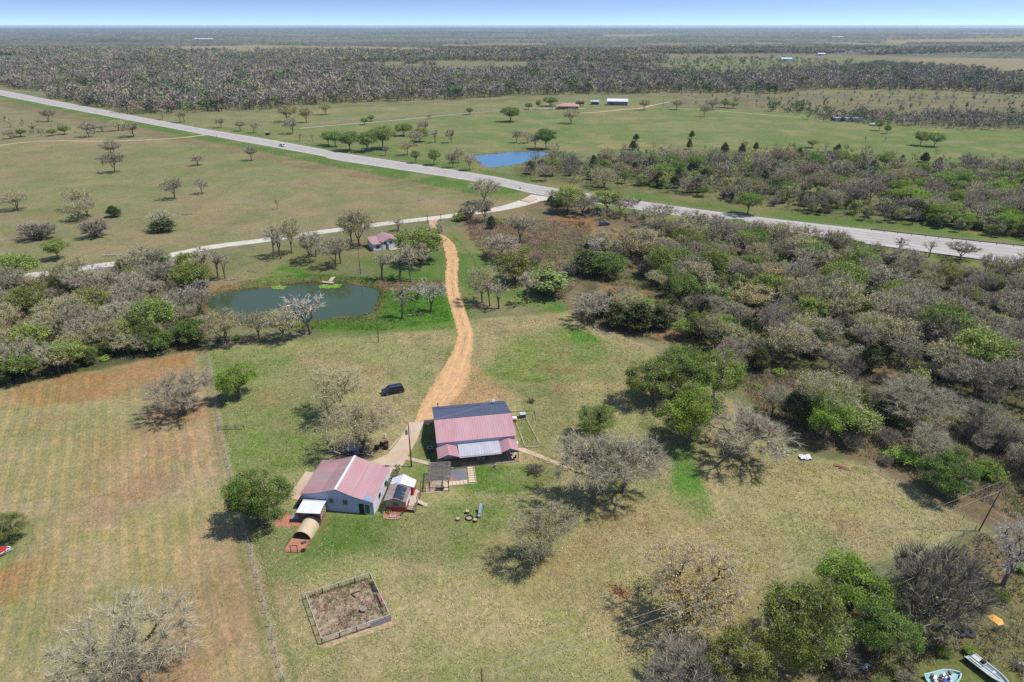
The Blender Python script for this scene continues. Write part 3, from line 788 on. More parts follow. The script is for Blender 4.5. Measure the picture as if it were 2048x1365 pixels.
# kind -> builder for (variant, lod); lod 0 near, 1 middle
def PROTO(kind, var, lod):
    key = (kind, var, lod)
    if key in _pc: return _pc[key]
    s = 100 * hash_(kind) + var * 7 + lod
    N = [620, 290][lod]; wf = [1, 2.4][lod]; lf = [1, .3][lod]; sf = [1, 1.75][lod]
    n = lambda x: int(x * lf)
    if kind == 'bare': p = proto(s, 9, 5.2, 2.0, int(N * 1.5), 14, .8, .031 * wf, n(300), .12 * sf, BARK, TW_GREY, L_BUD, rt=.0145 * wf ** .15, hollow=.3, lean=(.4 * (var - 1), .3))
    elif kind == 'gaunt': p = proto(s, 10, 3.2, 3.6, int(N * .4), 7, .8, .038 * wf, 0, .2, BARK, TW_GREY, None, rt=.023 * wf ** .15, lean=(.8 * (var - 1), .5), lobes=4, hollow=.2)
    elif kind == 'white': p = proto(s, 9, 4.2, 2.2, int(N * .5), 7, .9, .045 * wf, 0, .2, BARK, TW_PALE, None, rt=.024 * wf ** .15, lean=(.8, .5), lobes=5)
    elif kind == 'bud': p = proto(s, 9, 4.8, 1.8, int(N * 1.2), 10, .75, .03 * wf, n(9000), .14 * sf, BARK, TW_GREY, L_BUD, rt=.0155 * wf ** .15, leafspread=.38)
    elif kind == 'gold': p = proto(s, 9, 4.8, 1.8, int(N * 1.2), 10, .75, .03 * wf, n(9000), .14 * sf, BARKD, TW_GREY, L_BUDY, rt=.0155 * wf ** .15, leafspread=.4)
    elif kind == 'green': p = proto(s, 9, 4.4, 1.9, int(N * .7), 2, .6, .05 * wf, n(24000), .20 * sf, BARK, TW_GREY, L_GREEN, leafspread=.42, lobes=8, lc=210 if lod == 0 else 42, hollow=.55)
    elif kind == 'lime': p = proto(s, 8, 4.0, 1.8, int(N * .6), 1, .6, .05 * wf, n(24000), .19 * sf, BARK, TW_GREY, L_LIME, leafspread=.42, lobes=8, lc=210 if lod == 0 else 42, hollow=.55)
    elif kind == 'dark': p = proto(s, 9, 5.0, 1.4, int(N * .7), 1, .6, .05 * wf, n(30000), .20 * sf, BARKD, TW_GREY, L_DARK, leafspread=.42, lobes=10, hollow=.5, lc=210 if lod == 0 else 42)
    elif kind == 'olive': p = proto(s, 9, 4.6, 1.2, int(N * .7), 4, .7, .05 * wf, n(20000), .19 * sf, BARKD, TW_GREY, L_OLIVE, leafspread=.42, lobes=8, lc=210 if lod == 0 else 42, hollow=.55)
    elif kind == 'juniper': p = proto(s, 7, 2.7, .1, int(N * .6), 2, .5, .05 * wf, n(22000), .17 * sf, BARKD, TW_GREY, L_JUN, leafspread=.33, lobes=12, hollow=.55, cone=True, lc=70 if lod == 0 else 16)
    elif kind == 'fan': p = proto(s, 6, 3.6, .2, int(N * .8), 12, 1.1, .05 * wf, n(200), .15 * sf, BARK, TW_PURP, L_BUD, stems=8, rt=.018 * wf ** .4, pull=.55, droop=-.3, hollow=.45)
    elif kind == 'sapling': p = proto(s, 6, 2.0, .9, int(N * .35), 9, .8, .05 * wf, n(1800), .20 * sf, BARK, TW_PURP, L_PALE, rt=.018 * wf ** .4, lobes=5, leafspread=.4)
    elif kind == 'youngelm': p = proto(s, 6, 2.1, .6, int(N * .3), 4, .6, .05 * wf, n(5200), .24 * sf, BARK, TW_GREY, L_PALE, lobes=6, leafspread=.42)
    elif kind == 'bush': p = proto(s, 2.2, 1.9, .05, int(N * .3), 4, .4, .035 * wf, n(3600), .19 * sf, BARK, TW_GREY, L_LIME, stems=5, rt=.012, leafspread=.22)
    elif kind == 'scrub': p = proto(s, 2.0, 1.8, .05, int(N * .4), 12, .5, .035 * wf, n(350), .13 * sf, BARK, TW_PURP, L_BUD, stems=7, rt=.011, droop=-.2)
    p['m'] = meshes(kind, p)
    _pc[key] = p
    return p
def hash_(s): return sum(ord(c) * (i + 3) for i, c in enumerate(s)) % 97
NAME = dict(bare='bare_tree', gaunt='bare_tree', white='bare_tree', bud='oak_tree', gold='oak_tree', green='leafy_tree', lime='leafy_tree', dark='evergreen_oak', olive='leafy_tree',
            juniper='juniper_tree', fan='thicket_shrub', sapling='sapling_tree', youngelm='sapling_tree', bush='green_bush', scrub='scrub_bush')
CAT = dict(bare='bare tree', gaunt='bare tree', white='bare tree', bud='oak tree', gold='oak tree', green='leafy tree', lime='leafy tree', dark='evergreen tree', olive='leafy tree',
           juniper='juniper', fan='shrub', sapling='sapling', youngelm='sapling', bush='bush', scrub='bush')
DESC = dict(bare='grey leafless tree', gaunt='thin leafless tree', white='pale silvery bare tree', bud='pale budding oak', gold='golden budding oak', green='leafy green tree', lime='lime green tree',
            dark='dark green tree', olive='olive green tree', juniper='dark juniper', fan='many-stemmed bare shrub', sapling='half-bare sapling', youngelm='green sapling', bush='low green bush', scrub='low twiggy bush')
NVAR = dict(bare=3, bud=3, green=2, gaunt=3, juniper=2, gold=2, lime=1, olive=1, dark=1, white=1, fan=1, sapling=2, youngelm=2, bush=1, scrub=1)
trng = random.Random(5)
COUNT = {}
def tree(kind, x, y, h, w, label, group, z=0, var=None, lod=None, rz=None):
    """h height, w crown width in metres"""
    d = math.hypot(x, y)
    if lod is None: lod = 0 if d < 165 else 1
    if var is None: var = trng.randrange(NVAR[kind])
    p = PROTO(kind, var % NVAR[kind], lod)
    o = empty(NAME[kind], (x, y, z), trng.uniform(0, 6.28) if rz is None else rz, label, CAT[kind], group)
    o.scale = (w / 2 / p['R'] / .92, w / 2 / p['R'] / .92, h / p['H'])
    a = link('trunk', p['m'][0], o); b = link('crown', p['m'][1], o)
    COUNT[CAT[kind]] = COUNT.get(CAT[kind], 0) + 1
    return o
OCC = []   # (x, y, r) of hand placed trees
# hand placed: kind, base x, base y, crown width px, top y, label
HAND = [
 ('bare',290,1392,262,1196,'huge grey spreading bare tree at the bottom edge of the hay field',2),
 ('bare',369,828,128,738,'grey bare tree standing alone near the top of the hay field',1),
 ('lime',479,796,70,727,'small round bright green tree beside the hay field fence',0),
 ('dark',520,1052,118,948,'dense dark green tree hugging the fence by the chicken coop',0),
 ('bud',676,832,108,724,'pale budding oak in the paddock left of the parked black car',0),
 ('bud',728,905,142,790,'budding oak shading the junk pile behind the pink roofed workshop',1),
 ('bare',1187,1003,175,838,'largest spreading oak right of the metal house with the hidden hut beneath',2),
 ('bare',1245,985,150,848,'grey twin of the largest oak, growing at its right side',0),
 ('bud',1085,1118,132,998,'olive budding oak in front of the fire ring lawn',1),
 ('gold',1378,1238,212,1085,'golden budding oak under the power lines in the lower paddock',0),
 ('green',1592,1345,150,1165,'big deep green tree at the bottom right fence line',0),
 ('fan',1668,1330,80,1262,'bare brown thicket filling the gap right of the big deep green tree',0),
 ('lime',1698,1228,128,1118,'flat topped light green tree above the bottom right thicket',0),
 ('green',1752,1318,104,1205,'leafy tree between the light green tree and the fan shaped shrub',1),
 ('olive',1470,1385,118,1255,'dark olive tree at the bottom edge below the golden oak',0),
 ('fan',1838,1250,170,1092,'large fan shaped purple grey shrub at the lower right',0),
 ('white',2005,1172,120,1042,'silvery bare tree beside the leaning power pole at the right edge',0),
 ('fan',1372,1400,150,1285,'grey brushy shrub cut by the bottom edge of the picture',0),
 ('bare',1490,908,182,796,'wide bare oak at the top right corner of the mown paddock',0),
 ('green',1193,876,76,808,'small leafy tree above the largest spreading oak',0),
 ('green',1303,806,94,716,'green tree leaning over the meadow edge right of the bright green patch',0),
 ('green',1358,790,100,692,'tallest green tree of the clump beside the meadow',1),
 ('lime',1378,884,108,768,'bright green tree left of the wide bare oak at the paddock corner',0),
 ('green',1425,800,90,700,'green tree on the right end of the meadow clump',0),
 ('bare',1445,740,80,672,'bare tree behind the green meadow clump',0),
 ('fan',1390,850,70,800,'grey twiggy shrub under the meadow clump',0),
 ('bud',1640,862,124,742,'pale budding oak behind the bright green round tree',2),
 ('lime',1645,876,84,782,'bright lime round tree in front of a pale budding oak in the brush',0),
 ('juniper',1592,850,66,772,'dark juniper left of the bright lime round tree',0),
 ('juniper',1700,852,62,768,'dark juniper right of the bright lime round tree',1),
 ('youngelm',1712,880,60,812,'young green tree low beside the bright lime round tree',0),
 ('bare',1822,852,146,756,'dark twigged bare oak alone in the brown brush clearing',1),
 ('juniper',1775,850,70,790,'dark juniper at the left foot of the bare oak in the brush clearing',0),
 ('bud',1682,650,98,562,'pale yellow budding oak in the middle of the right woods',0),
 ('gold',1543,590,88,530,'golden crowned oak in the right woods near the highway',1),
 ('gold',1500,622,80,562,'tawny oak just below the golden crowned oak in the right woods',0),
 ('bare',1625,560,90,490,'tall dark limbed bare tree rising from the right woods near the highway',2),
 ('bare',1760,600,110,530,'grey bare oak right of the pale yellow oak in the woods',0),
 ('juniper',1277,660,72,602,'dark juniper at the left front corner of the right woods',0),
 ('juniper',1235,655,55,606,'juniper tucked behind the rounded grey tree at the meadow edge',1),
 ('juniper',1318,658,50,612,'third dark juniper along the front of the right woods',1),
 ('bare',1188,645,88,580,'rounded grey tree on the meadow edge at the tip of the right woods',1),
 ('white',1255,608,44,570,'dead snag tree beside the bare clay patch',0),
 ('bare',1040,488,60,424,'lone slender tree in the purple brush below the highway junction',2),
 ('bud',964,606,62,532,'leftmost of the trees right of the clay drive',0),
 ('gaunt',980,612,36,556,'thin tree second from the clay drive beside the meadow',0),
 ('gaunt',998,618,52,556,'thin bare tree third from the clay drive, throwing its shadow on the ruts',1),
 ('gaunt',1055,608,52,532,'single upright bare tree at the top of the meadow',2),
 ('bare',1000,520,76,466,'grey tree behind the yellow green shrub right of the drive',0),
 ('olive',1030,566,78,502,'yellow green dense shrub tree right of the drive',0),
 ('youngelm',1100,592,72,540,'bright green bushy tree in the gap before the meadow',0),
 ('bud',718,492,66,414,'big budding oak left of the small white house',0),
 ('bud',703,486,50,420,'budding oak left of its bigger neighbour by the white house',1),
 ('gaunt',797,462,34,432,'bare tree rising behind the small white house',1),
 ('green',838,520,88,455,'leafy green tree right of the small white house',1),
 ('gaunt',875,502,46,434,'slim dark trunked tree beside the top bend of the clay drive',0),
 ('gaunt',764,560,50,500,'bare tree leaning over the pond in front of the white house',1),
 ('gaunt',800,560,58,492,'crooked bare tree between the white house and pond',2),
 ('gaunt',822,564,50,486,'forked tree just right of the crooked tree by the pond',0),
 ('bare',825,535,70,480,'bare tree in the shade behind the forked pond tree',2),
 ('gaunt',804,638,54,560,'bare tree on the green bank right of the pond',0),
 ('white',862,624,56,548,'silvery tree on the bright grass beside the drive',0),
 ('white',835,600,40,560,'broken grey tree across the grassy bank right of the pond',0),
 ('gaunt',548,514,50,442,'tall bare tree above the left half of the pond',0),
 ('gaunt',562,518,45,448,'bare tree second in the row above the pond',1),
 ('bud',584,508,44,432,'faintly green tree in the row above the pond',0),
 ('bare',620,526,58,456,'bare tree above the middle of the pond',0),
 ('gaunt',632,514,48,462,'bare tree behind the middle of the pond row',2),
 ('bare',672,537,60,472,'bare tree above the pond dock',1),
 ('gaunt',682,528,44,468,'bare tree just right behind the one above the dock',0),
 ('gaunt',414,568,52,484,'leaning bare tree at the far left tip of the pond',2),
 ('gaunt',437,561,44,492,'upright bare tree at the left tip of the pond',1),
 ('gaunt',451,559,38,500,'slender bare tree close to the pond tip',0),
 ('bud',453,690,80,618,'squat budding tree at the lower left pond corner',0),
 ('bud',519,680,52,614,'small budding tree before the pond, left of the silvery dead tree',1),
 ('bud',568,682,68,608,'budding tree between small oak and silvery dead tree on the pond bank',2),
 ('white',622,668,96,572,'silvery dead tree spreading over the near side of the pond',0),
 # left field
 ('bare',230,345,44,300,'bare tree on the crest of the left field, lower of two',0),
 ('bare',226,318,40,278,'bare tree just behind its twin on the crest of the left field',1),
 ('bare',350,398,44,352,'grey bare tree in the middle of the left field',2),
 ('bare',404,388,28,356,'smaller bare tree right of the grey one in mid field',1),
 ('bare',395,331,32,308,'small round headed tree below the highway bend',0),
 ('bare',503,322,28,292,'small bare tree by the field fence below the white car',1),
 ('bud',36,421,52,380,'budding oak near the left edge of the left field',0),
 ('bud',162,418,56,372,'budding oak of the left field cluster, farthest of three',1),
 ('bud',158,442,52,402,'budding oak in the middle of the left field cluster',2),
 ('bare',175,432,50,395,'grey oak on the right of the left field cluster',0),
 ('fan',192,474,50,436,'dark low shrub tree at the front of the left field cluster',0),
 ('juniper',228,434,30,412,'small dark juniper right of the left field cluster',0),
 ('juniper',328,463,50,434,'dark bushy tree with bare top in the left field',0),
 ('bare',328,460,54,418,'bare crown rising out of the dark bushy tree',1),
 ('fan',80,480,56,446,'dark shrub tree left of the bright green one near the gravel road',0),
 ('bare',72,478,62,440,'bare tree over the dark shrub near the gravel road',2),
 ('green',117,519,42,478,'bright green tree by the left end of the gravel road',0),
 ('gaunt',556,419,14,396,'tiny sapling alone in the middle of the big left field',0),
 ('bare',98,244,32,216,'bare tree near the far left stretch of highway',0),
 ('green',42,274,22,258,'round green bush tree beside the tan ranch track',0),
 ('green',106,272,18,258,'second green bush tree along the tan ranch track',1),
 ('green',130,269,20,252,'third green bush tree along the tan ranch track',0),
 ('bare',178,275,40,242,'broad bare tree on the tan ranch track',1),
 ('bud',238,262,30,240,'left tree of the pair where the highway passes the track',0),
 ('bare',268,274,42,242,'right tree of the pair where the highway passes the track',2),
 ('bare',22,278,26,258,'bare shrub tree at the far left track end',1),
 ('bare',205,264,26,248,'small bare tree between the broad one and the pair',0),
 # across the highway
 ('gaunt',325,240,20,214,'bare tree beside the highway at the woods corner',0),
 ('bud',361,246,20,217,'left tree of a thin pair on the far side of the highway',1),
 ('gaunt',369,245,20,218,'right tree of a thin pair on the far side of the highway',1),
 ('bare',443,256,22,234,'lone round bare tree across the highway',0),
 ('bare',481,263,26,240,'bare tree across the highway, left of two',1),
 ('bare',508,266,24,242,'bare tree across the highway, right of two',2),
 ('gold',575,244,40,208,'tall golden oak at the edge of the far pasture',0),
 ('bare',586,268,36,232,'bare tree directly in front of the tall golden oak',0),
 ('gold',613,246,30,213,'golden oak just right of the tallest one',1),
 ('gold',651,230,28,204,'golden oak at the far wood edge, right of two others',0),
 ('gaunt',600,283,14,264,'little bare tree near the highway verge, first of two',0),
 ('gaunt',625,283,12,266,'little bare tree near the highway verge, second of two',1),
 ('green',657,291,26,263,'first green tree in the row along the highway',0),
 ('green',671,294,26,262,'second green tree in the row along the highway',1),
 ('green',700,302,42,262,'broad green tree in the middle of the highway row',0),
 ('green',735,304,36,264,'green tree left of the tallest in the highway row',1),
 ('green',766,298,46,252,'tallest green tree of the highway row',0),
 ('bare',771,312,14,290,'small bare sapling before the green highway row',2),
 ('green',808,272,34,246,'green tree at the left of the grove in the pasture',1),
 ('bare',850,266,30,238,'bare tree at the back of the grove in the pasture',0),
 ('olive',840,284,34,256,'olive tree in the middle of the pasture grove',0),
 ('bare',828,292,38,260,'grey tree in front of the pasture grove',1),
 ('bud',815,311,28,280,'budding tree under the pasture grove near the verge',0),
 ('gaunt',870,286,24,254,'bare tree on the right of the pasture grove',0),
 ('bare',903,286,24,256,'bare tree between the pasture grove and blue pond',2),
 ('green',832,327,17,300,'small green tree on the verge, left of two',0),
 ('green',868,331,24,298,'green tree on the verge, right of two',1),
 ('bare',906,336,28,302,'bare tree at the left end of the blue pond',0),
 ('bud',917,326,26,290,'tall budding tree behind the blue pond end',1),
 ('bud',939,341,28,303,'budding tree at the near corner of the blue pond',2),
 ('green',729,250,14,236,'tiny clipped tree on the ranch lane, first from the left',0),
 ('green',743,243,14,231,'tiny clipped tree on the ranch lane, second from the left',1),
 ('bare',857,239,12,228,'tiny bare tree on the ranch lane',0),
 ('green',939,230,14,216,'small tree by the ranch lane left of the big round one',0),
 ('green',1021,244,36,214,'big round green tree alone in the green pasture',0),
 ('green',1057,220,14,206,'small tree at the ranch house lane end',1),
 ('green',1077,219,10,200,'small tree next to the lane end tree',0),
 ('green',1099,213,28,194,'dense green tree at the left of the ranch house',0),
 ('bud',1142,248,34,216,'leaning oak in the pasture below the ranch house',0),
 ('bare',1104,219,16,205,'little bare tree before the dense tree at the ranch house',0),
 ('bud',1160,212,26,196,'budding tree behind the ranch outbuildings',2),
 ('bare',1033,286,22,258,'bare tree left of the clump behind the blue pond',0),
 ('bare',1054,287,24,262,'bare tree second in the clump behind the blue pond',1),
 ('bare',1070,297,30,262,'grey bushy tree over the far bank of the blue pond',2),
 ('green',1092,299,38,256,'greenish tree at the right of the blue pond clump',0),
 ('bud',1288,221,22,198,'round tree right of the long ranch barn',0),
 ('bud',1353,220,24,197,'round tree in the far pasture past the power pole',1),
 ('bare',1408,234,22,208,'tree by the tan track in the far pasture',0),
 ('bud',1424,220,28,196,'budding oak left end of the far green clump',2),
 ('green',1449,216,18,200,'green tree first in the far clump',0),
 ('green',1466,217,20,203,'green tree second in the far clump',1),
 ('juniper',1272,283,14,268,'small juniper alone beside the clay scar',0),
 ('juniper',1378,299,12,279,'small juniper in the wide green field above the woods',1),
 ('juniper',1511,302,12,285,'single small juniper at the far edge of the north woods',0),
 ('juniper',1383,278,12,262,'tiny juniper higher in the wide green field',0),
 ('green',1495,430,50,383,'round green tree on the north verge of the highway',0),
 ('green',1624,296,20,279,'small green tree at the top of the north woods',0),
 ('green',1840,292,26,262,'left tree of the green group in the right field',1),
 ('green',1868,294,30,265,'right tree of the green group in the right field',0),
 ('green',1758,262,16,238,'slim green tree by the white trailer',0),
 ('green',1773,268,14,250,'small green tree right of the slim one near the trailer',1),
 ('gaunt',1730,286,8,272,'tiny bare sapling in the right hand field',0),
 ('gaunt',1770,284,8,272,'tiny bare sapling right of the other in the field',1),
 ('bare',968,408,64,354,'big rounded tree in the verge where the gravel road nears the highway',1),
 ('bare',970,446,44,394,'bare tree beside the gravel road below the rounded tree',0),
 ('bush',920,442,26,425,'green bush at the bend of the gravel road',0),
 ('scrub',935,440,34,412,'purple grey bush right of the green one on the gravel road',0),
 ('juniper',983,458,20,432,'little juniper by the clay scar below the gravel road',1),
 ('green',1470,470,46,438,'dark round tree on the near verge by the guardrail',0),
 ('youngelm',1555,472,28,446,'light young tree left of the guardrail middle',0),
 ('bud',1610,500,62,450,'pale budding oak overlapping the highway guardrail',0),
 ('gaunt',1795,510,30,470,'bare tree against the highway on the right',0),
 ('gaunt',1858,515,36,478,'bare tree against the highway, second on the right',1),
 ('bare',1920,520,60,482,'bare oak against the highway at the far right',1),
 ('dark',1885,985,100,912,'broad dark evergreen beside the brush path at right',0),
 ('bush',1812,925,68,900,'acid green bush in the brown brush right of the paddock',0),
 ('bush',1972,955,58,925,'acid green bush left of the leaning power pole',0),
 ('olive',22,1082,62,1028,'round olive tree at the left edge above the boat',0),
 ('scrub',1070,945,34,925,'twiggy grey bush on the green lawn right of the porch',0),
 ('scrub',1063,806,14,795,'tiny shrub behind the metal house',0),
 ('juniper',1300,345,34,312,'dark juniper in the north woods right of the blue pond',0),
 ('juniper',1060,348,20,322,'dark pointed juniper at the near right of the blue pond',0),
 ('bare',1090,362,36,325,'bare shrubby tree between blue pond and highway',0),
 ('bud',1208,376,60,335,'rounded budding tree at the highway edge of the north woods',0),
 ('olive',1105,352,30,318,'olive tree at right end of the blue pond',0),
 ('bare',1130,412,44,378,'bare tree at the highway junction',0),
 ('gaunt',1100,405,36,375,'slim bare tree where the gravel road meets the highway',0),
 ('green',1135,425,60,372,'mixed green tree in the row at the junction',1),
 ('bare',1165,430,70,385,'budding bare tree in the roadside row above the red clay',2),
 ('green',1215,425,60,378,'green tree mid roadside row above the grey roof',0),
 ('bare',1240,430,60,388,'grey tree right in the roadside row above the grey roof',1),
 ('gold',1262,520,100,452,'spreading tawny oak over the half hidden grey roof',0),
 ('bud',1208,515,70,455,'oak at the left side of the half hidden grey roof',1),
 ('juniper',1175,548,70,500,'dark juniper clump below the half hidden house',0),
 ('dark',1215,552,70,505,'dark leafy tree beside the juniper clump below the hidden house',0),
 ('bare',1395,470,90,415,'grey tree filling the woods corner near the guardrail start',0),
 ('bare',1320,455,70,405,'grey tree left of the guardrail start',1),
]
for k, px, py, w, ty, lab, var in HAND:
    X, Y, _ = G(px, py); s = ppm(px, py)
    h = max(1.2, HGT(px, py, ty)); W = w / s
    # the far rim of a wide crown already reaches up the picture: trim the height
    h = h - .35 * W / 2 * math.tan(math.atan2(CAMH, math.hypot(X, Y)))
    tree(k, X, Y, max(1.0, h), W, lab, None, var=var)
    OCC.append((X, Y, W * .36))
# ================================================================ WOODS
KIDX = ['bare', 'gaunt', 'bud', 'gold', 'green', 'lime', 'olive', 'juniper', 'fan', 'sapling', 'youngelm', 'bush', 'scrub', 'dark', 'white']
SIZE = dict(bare=(8, 8), gaunt=(8, 5), bud=(8, 8), gold=(8, 8), green=(8, 7.5), lime=(6, 6), olive=(7, 7), juniper=(5.5, 4.6), fan=(4, 4.5), sapling=(5, 3.2), youngelm=(4.6, 3.6), bush=(1.5, 2.6), scrub=(1.5, 2.6), dark=(7, 7.5), white=(7, 7))
WOODS = [
 # name phrase, polygon, spacing, mix, size factor
 ('left woods', [(-160,556),(30,566),(120,566),(215,553),(330,532),(385,562),(412,600),(402,692),(330,708),(250,720),(150,738),(60,762),(0,772),(-160,830)], 5.5, dict(bare=.42, bud=.18, white=.08, juniper=.12, green=.09, olive=.06, fan=.05), .98),
 ('left woods front edge', [(0,772),(60,762),(150,738),(250,720),(330,708),(402,692),(400,675),(320,685),(200,705),(60,735),(-100,770),(-160,830)], 4.2, dict(juniper=.45, green=.2, dark=.2, bush=.15), .72),
 ('right woods', [(1290,468),(1440,462),(1560,500),(1660,508),(1850,542),(2170,585),(2170,880),(2050,850),(1900,800),(1780,745),(1690,728),(1660,740),(1560,735),(1470,745),(1420,700),(1340,690),(1300,655),(1160,628),(1170,600),(1300,605),(1310,560),(1280,530)], 5.3, dict(bare=.37, bud=.22, fan=.06, juniper=.17, green=.06, olive=.05, lime=.03, sapling=.04), .98),
 ('young growth of the right woods', [(1290,500),(1440,480),(1560,520),(1560,600),(1480,640),(1330,610),(1290,560)], 4.2, dict(youngelm=.4, sapling=.3, fan=.2, green=.1), .9),
 ('brush clearing', [(1470,752),(1560,740),(1690,735),(1800,760),(1950,830),(2170,900),(2170,1080),(2060,1060),(1960,1000),(1850,970),(1730,915),(1590,870),(1500,800)], 6.0, dict(fan=.22, scrub=.28, bush=.18, juniper=.10, bare=.12, youngelm=.10), .85),
 ('right edge thicket', [(1900,820),(2170,880),(2170,1020),(2040,1010),(1960,920)], 5.2, dict(bare=.5, green=.15, juniper=.15, fan=.2), .8),
 ('lower right weeds', [(1760,1280),(1880,1260),(1960,1180),(2040,1130),(2170,1150),(2170,1420),(1700,1420)], 4.6, dict(bush=.5, scrub=.5), .8),
 ('lower right fence line', [(1440,1280),(1560,1230),(1760,1180),(1850,1240),(1750,1330),(1700,1420),(1400,1420)], 4.6, dict(olive=.4, fan=.3, green=.3), .55),
 ('brush below the junction', [(935,435),(1050,440),(1180,445),(1190,540),(1120,600),(1020,560),(940,480)], 7.5, dict(scrub=.6, bush=.25, fan=.15), .9),
 ('roadside row', [(1090,408),(1180,418),(1290,445),(1290,462),(1180,440),(1100,428)], 4.6, dict(bare=.35, youngelm=.3, green=.15, juniper=.2), .6),
 ('meadow edge hedge', [(1035,530),(1060,520),(1140,570),(1130,598),(1060,585)], 3.6, dict(bush=.5, youngelm=.5), .9),
 ('pond hedge', [(415,682),(520,678),(640,668),(650,676),(530,692),(420,702)], 3.2, dict(scrub=.7, bush=.3), .8),
 ('left pond thicket', [(385,560),(410,560),(415,640),(400,640)], 4.0, dict(scrub=.5, fan=.5), .8),
 ('clump beside the meadow', [(1290,770),(1330,740),(1420,740),(1450,800),(1400,840),(1310,830)], 4.0, dict(green=.6, fan=.4), .7),
 ('north woods', [(1165,368),(1172,335),(1240,318),(1340,316),(1480,318),(1620,314),(1720,322),(1830,345),(1960,332),(2170,330),(2170,500),(2048,484),(1900,463),(1760,446),(1640,431),(1540,413),(1440,400),(1330,384),(1230,366)], 4.5, dict(sapling=.34, fan=.10, bare=.13, youngelm=.32, green=.02, juniper=.06, bud=.03), 1.0),
 ('green corner of the north woods', [(1760,370),(2170,360),(2170,490),(1960,465),(1800,440)], 4.2, dict(youngelm=.55, lime=.27, sapling=.18), 1.0),
 ('scattered edge of the north woods', [(1240,300),(1480,300),(1620,296),(1720,304),(1850,312),(2000,320),(1830,345),(1620,314),(1240,318)], 10, dict(sapling=.3, youngelm=.4, juniper=.3), .9),
 ('clump right of the blue pond', [(1040,352),(1062,332),(1110,318),(1160,325),(1160,362),(1110,358)], 4.4, dict(fan=.3, sapling=.3, bare=.2, youngelm=.2), .9),
]
FARW = [
 ('purple woods', [(1610,240),(1720,228),(1810,234),(2300,236),(2300,262),(1950,260),(1850,256),(1700,246)], 5.6, dict(sapling=.15, bare=.6, fan=.2, juniper=.05), .85),
 ('green clump', [(1515,220),(1620,222),(1618,229),(1530,226)], 7, dict(green=.7, bud=.3), .9),
 ('wood belt', [(-250,160),(10,171),(90,196),(171,219),(290,231),(410,224),(547,218),(700,207),(920,199),(1090,190),(1193,190),(1380,186),(1553,188),(1655,179),(1895,182),(2300,204),(2300,164),(1900,152),(1700,155),(1450,159),(1330,150),(1290,128),(900,122),(500,130),(300,138),(-250,128)], 8.6, dict(bare=.60, bud=.12, juniper=.16, green=.07, dark=.05), 1.55),
 ('far trees', [(1330,118),(1500,116),(1800,128),(1880,146),(1700,144),(1500,150),(1350,146)], 24, dict(bare=.3, juniper=.4, green=.3), 1.0),
 ('far row', [(1540,142),(1640,140),(1760,130),(1900,136),(1980,141),(1880,145),(1700,142),(1560,148)], 9, dict(bare=.6, green=.2, juniper=.2), 1.0),
 ('scattered scrub', [(1350,190),(1900,186),(2300,208),(2300,236),(1760,226),(1500,216),(1350,208)], 20, dict(juniper=.7, bare=.3), .75),
 ('track trees', [(-200,215),(0,235),(180,262),(330,272),(150,276),(-200,280)], 17, dict(bare=.5, scrub=.2, sapling=.3), .7),
 ('tree line right', [(1600,222),(1800,240),(1790,252),(1610,236)], 9, dict(green=.7, juniper=.3), .75),
]
def scatter(P, sp, r):
    x0, y0 = P.min(0); x1, y1 = P.max(0)
    nx = int((x1 - x0) / sp) + 1; ny = int((y1 - y0) / sp) + 1
    gx, gy = np.meshgrid(np.arange(nx), np.arange(ny)); j = r.random((2,) + gx.shape) - .5
    x = x0 + (gx + .5 + j[0] * .95 + (gy % 2) * .5) * sp; y = y0 + (gy + .5 + j[1] * .95) * sp
    x, y = x.ravel(), y.ravel()
    jx = (fbm(x / 12, y / 12, 71, 2) - .5) * sp * 2.2; jy = (fbm(x / 12, y / 12, 72, 2) - .5) * sp * 2.2
    m = inpoly(x + jx, y + jy, P) | (r.random(len(x)) < 0)
    return x[m], y[m]
def proj(x, y):
    dep = y * cT + CAMH * sT; up = y * sT - CAMH * cT
    return CX + FPX * x / dep, CY - FPX * up / dep, FPX / dep
LANDM = [('the gravel road', 200, 532), ('the pond tip', 405, 600), ('the hay field edge', 200, 735), ('the hay field fence', 412, 700), ('the far left corner', 30, 640), ('the silvery tree in the left woods', 120, 690),
 ('the highway junction', 1090, 400), ('the grey roof', 1200, 475), ('the clay patch', 1255, 590), ('the meadow edge', 1180, 650), ('the guardrail', 1560, 480), ('the pale yellow oak', 1682, 650),
 ('the golden oak', 1543, 590), ('the highway bend', 1850, 520), ('the right edge', 2030, 640), ('the brush clearing', 1700, 800), ('the lime tree', 1645, 876), ('the paddock corner', 1560, 900), ('the leaning pole', 1957, 1062),
 ('the tractor tyres', 1925, 1263), ('the orange plastic sheet', 1990, 1240), ('the fan shrub', 1838, 1250), ('the big deep green tree', 1600, 1345), ('the blue pond', 1060, 330), ('the round verge tree', 1495, 430),
 ('the north verge', 1300, 372), ('the far green field', 1400, 310), ('the right field group', 1850, 294), ('the north guardrail', 1900, 460), ('the lime corner', 2000, 400), ('the middle of the north woods', 1600, 360), ('the red clay scar', 1150, 450), ('the drive', 925, 560), ('the white tarp', 1610, 912)]
LANDXY = [(n, *G(a, b)[:2]) for n, a, b in LANDM]
ADJ = dict(bare=['ash grey', 'brownish grey', 'silver grey'], bud=['pale', 'straw toned', 'greenish'], juniper=['squat', 'dense', 'pointed'])
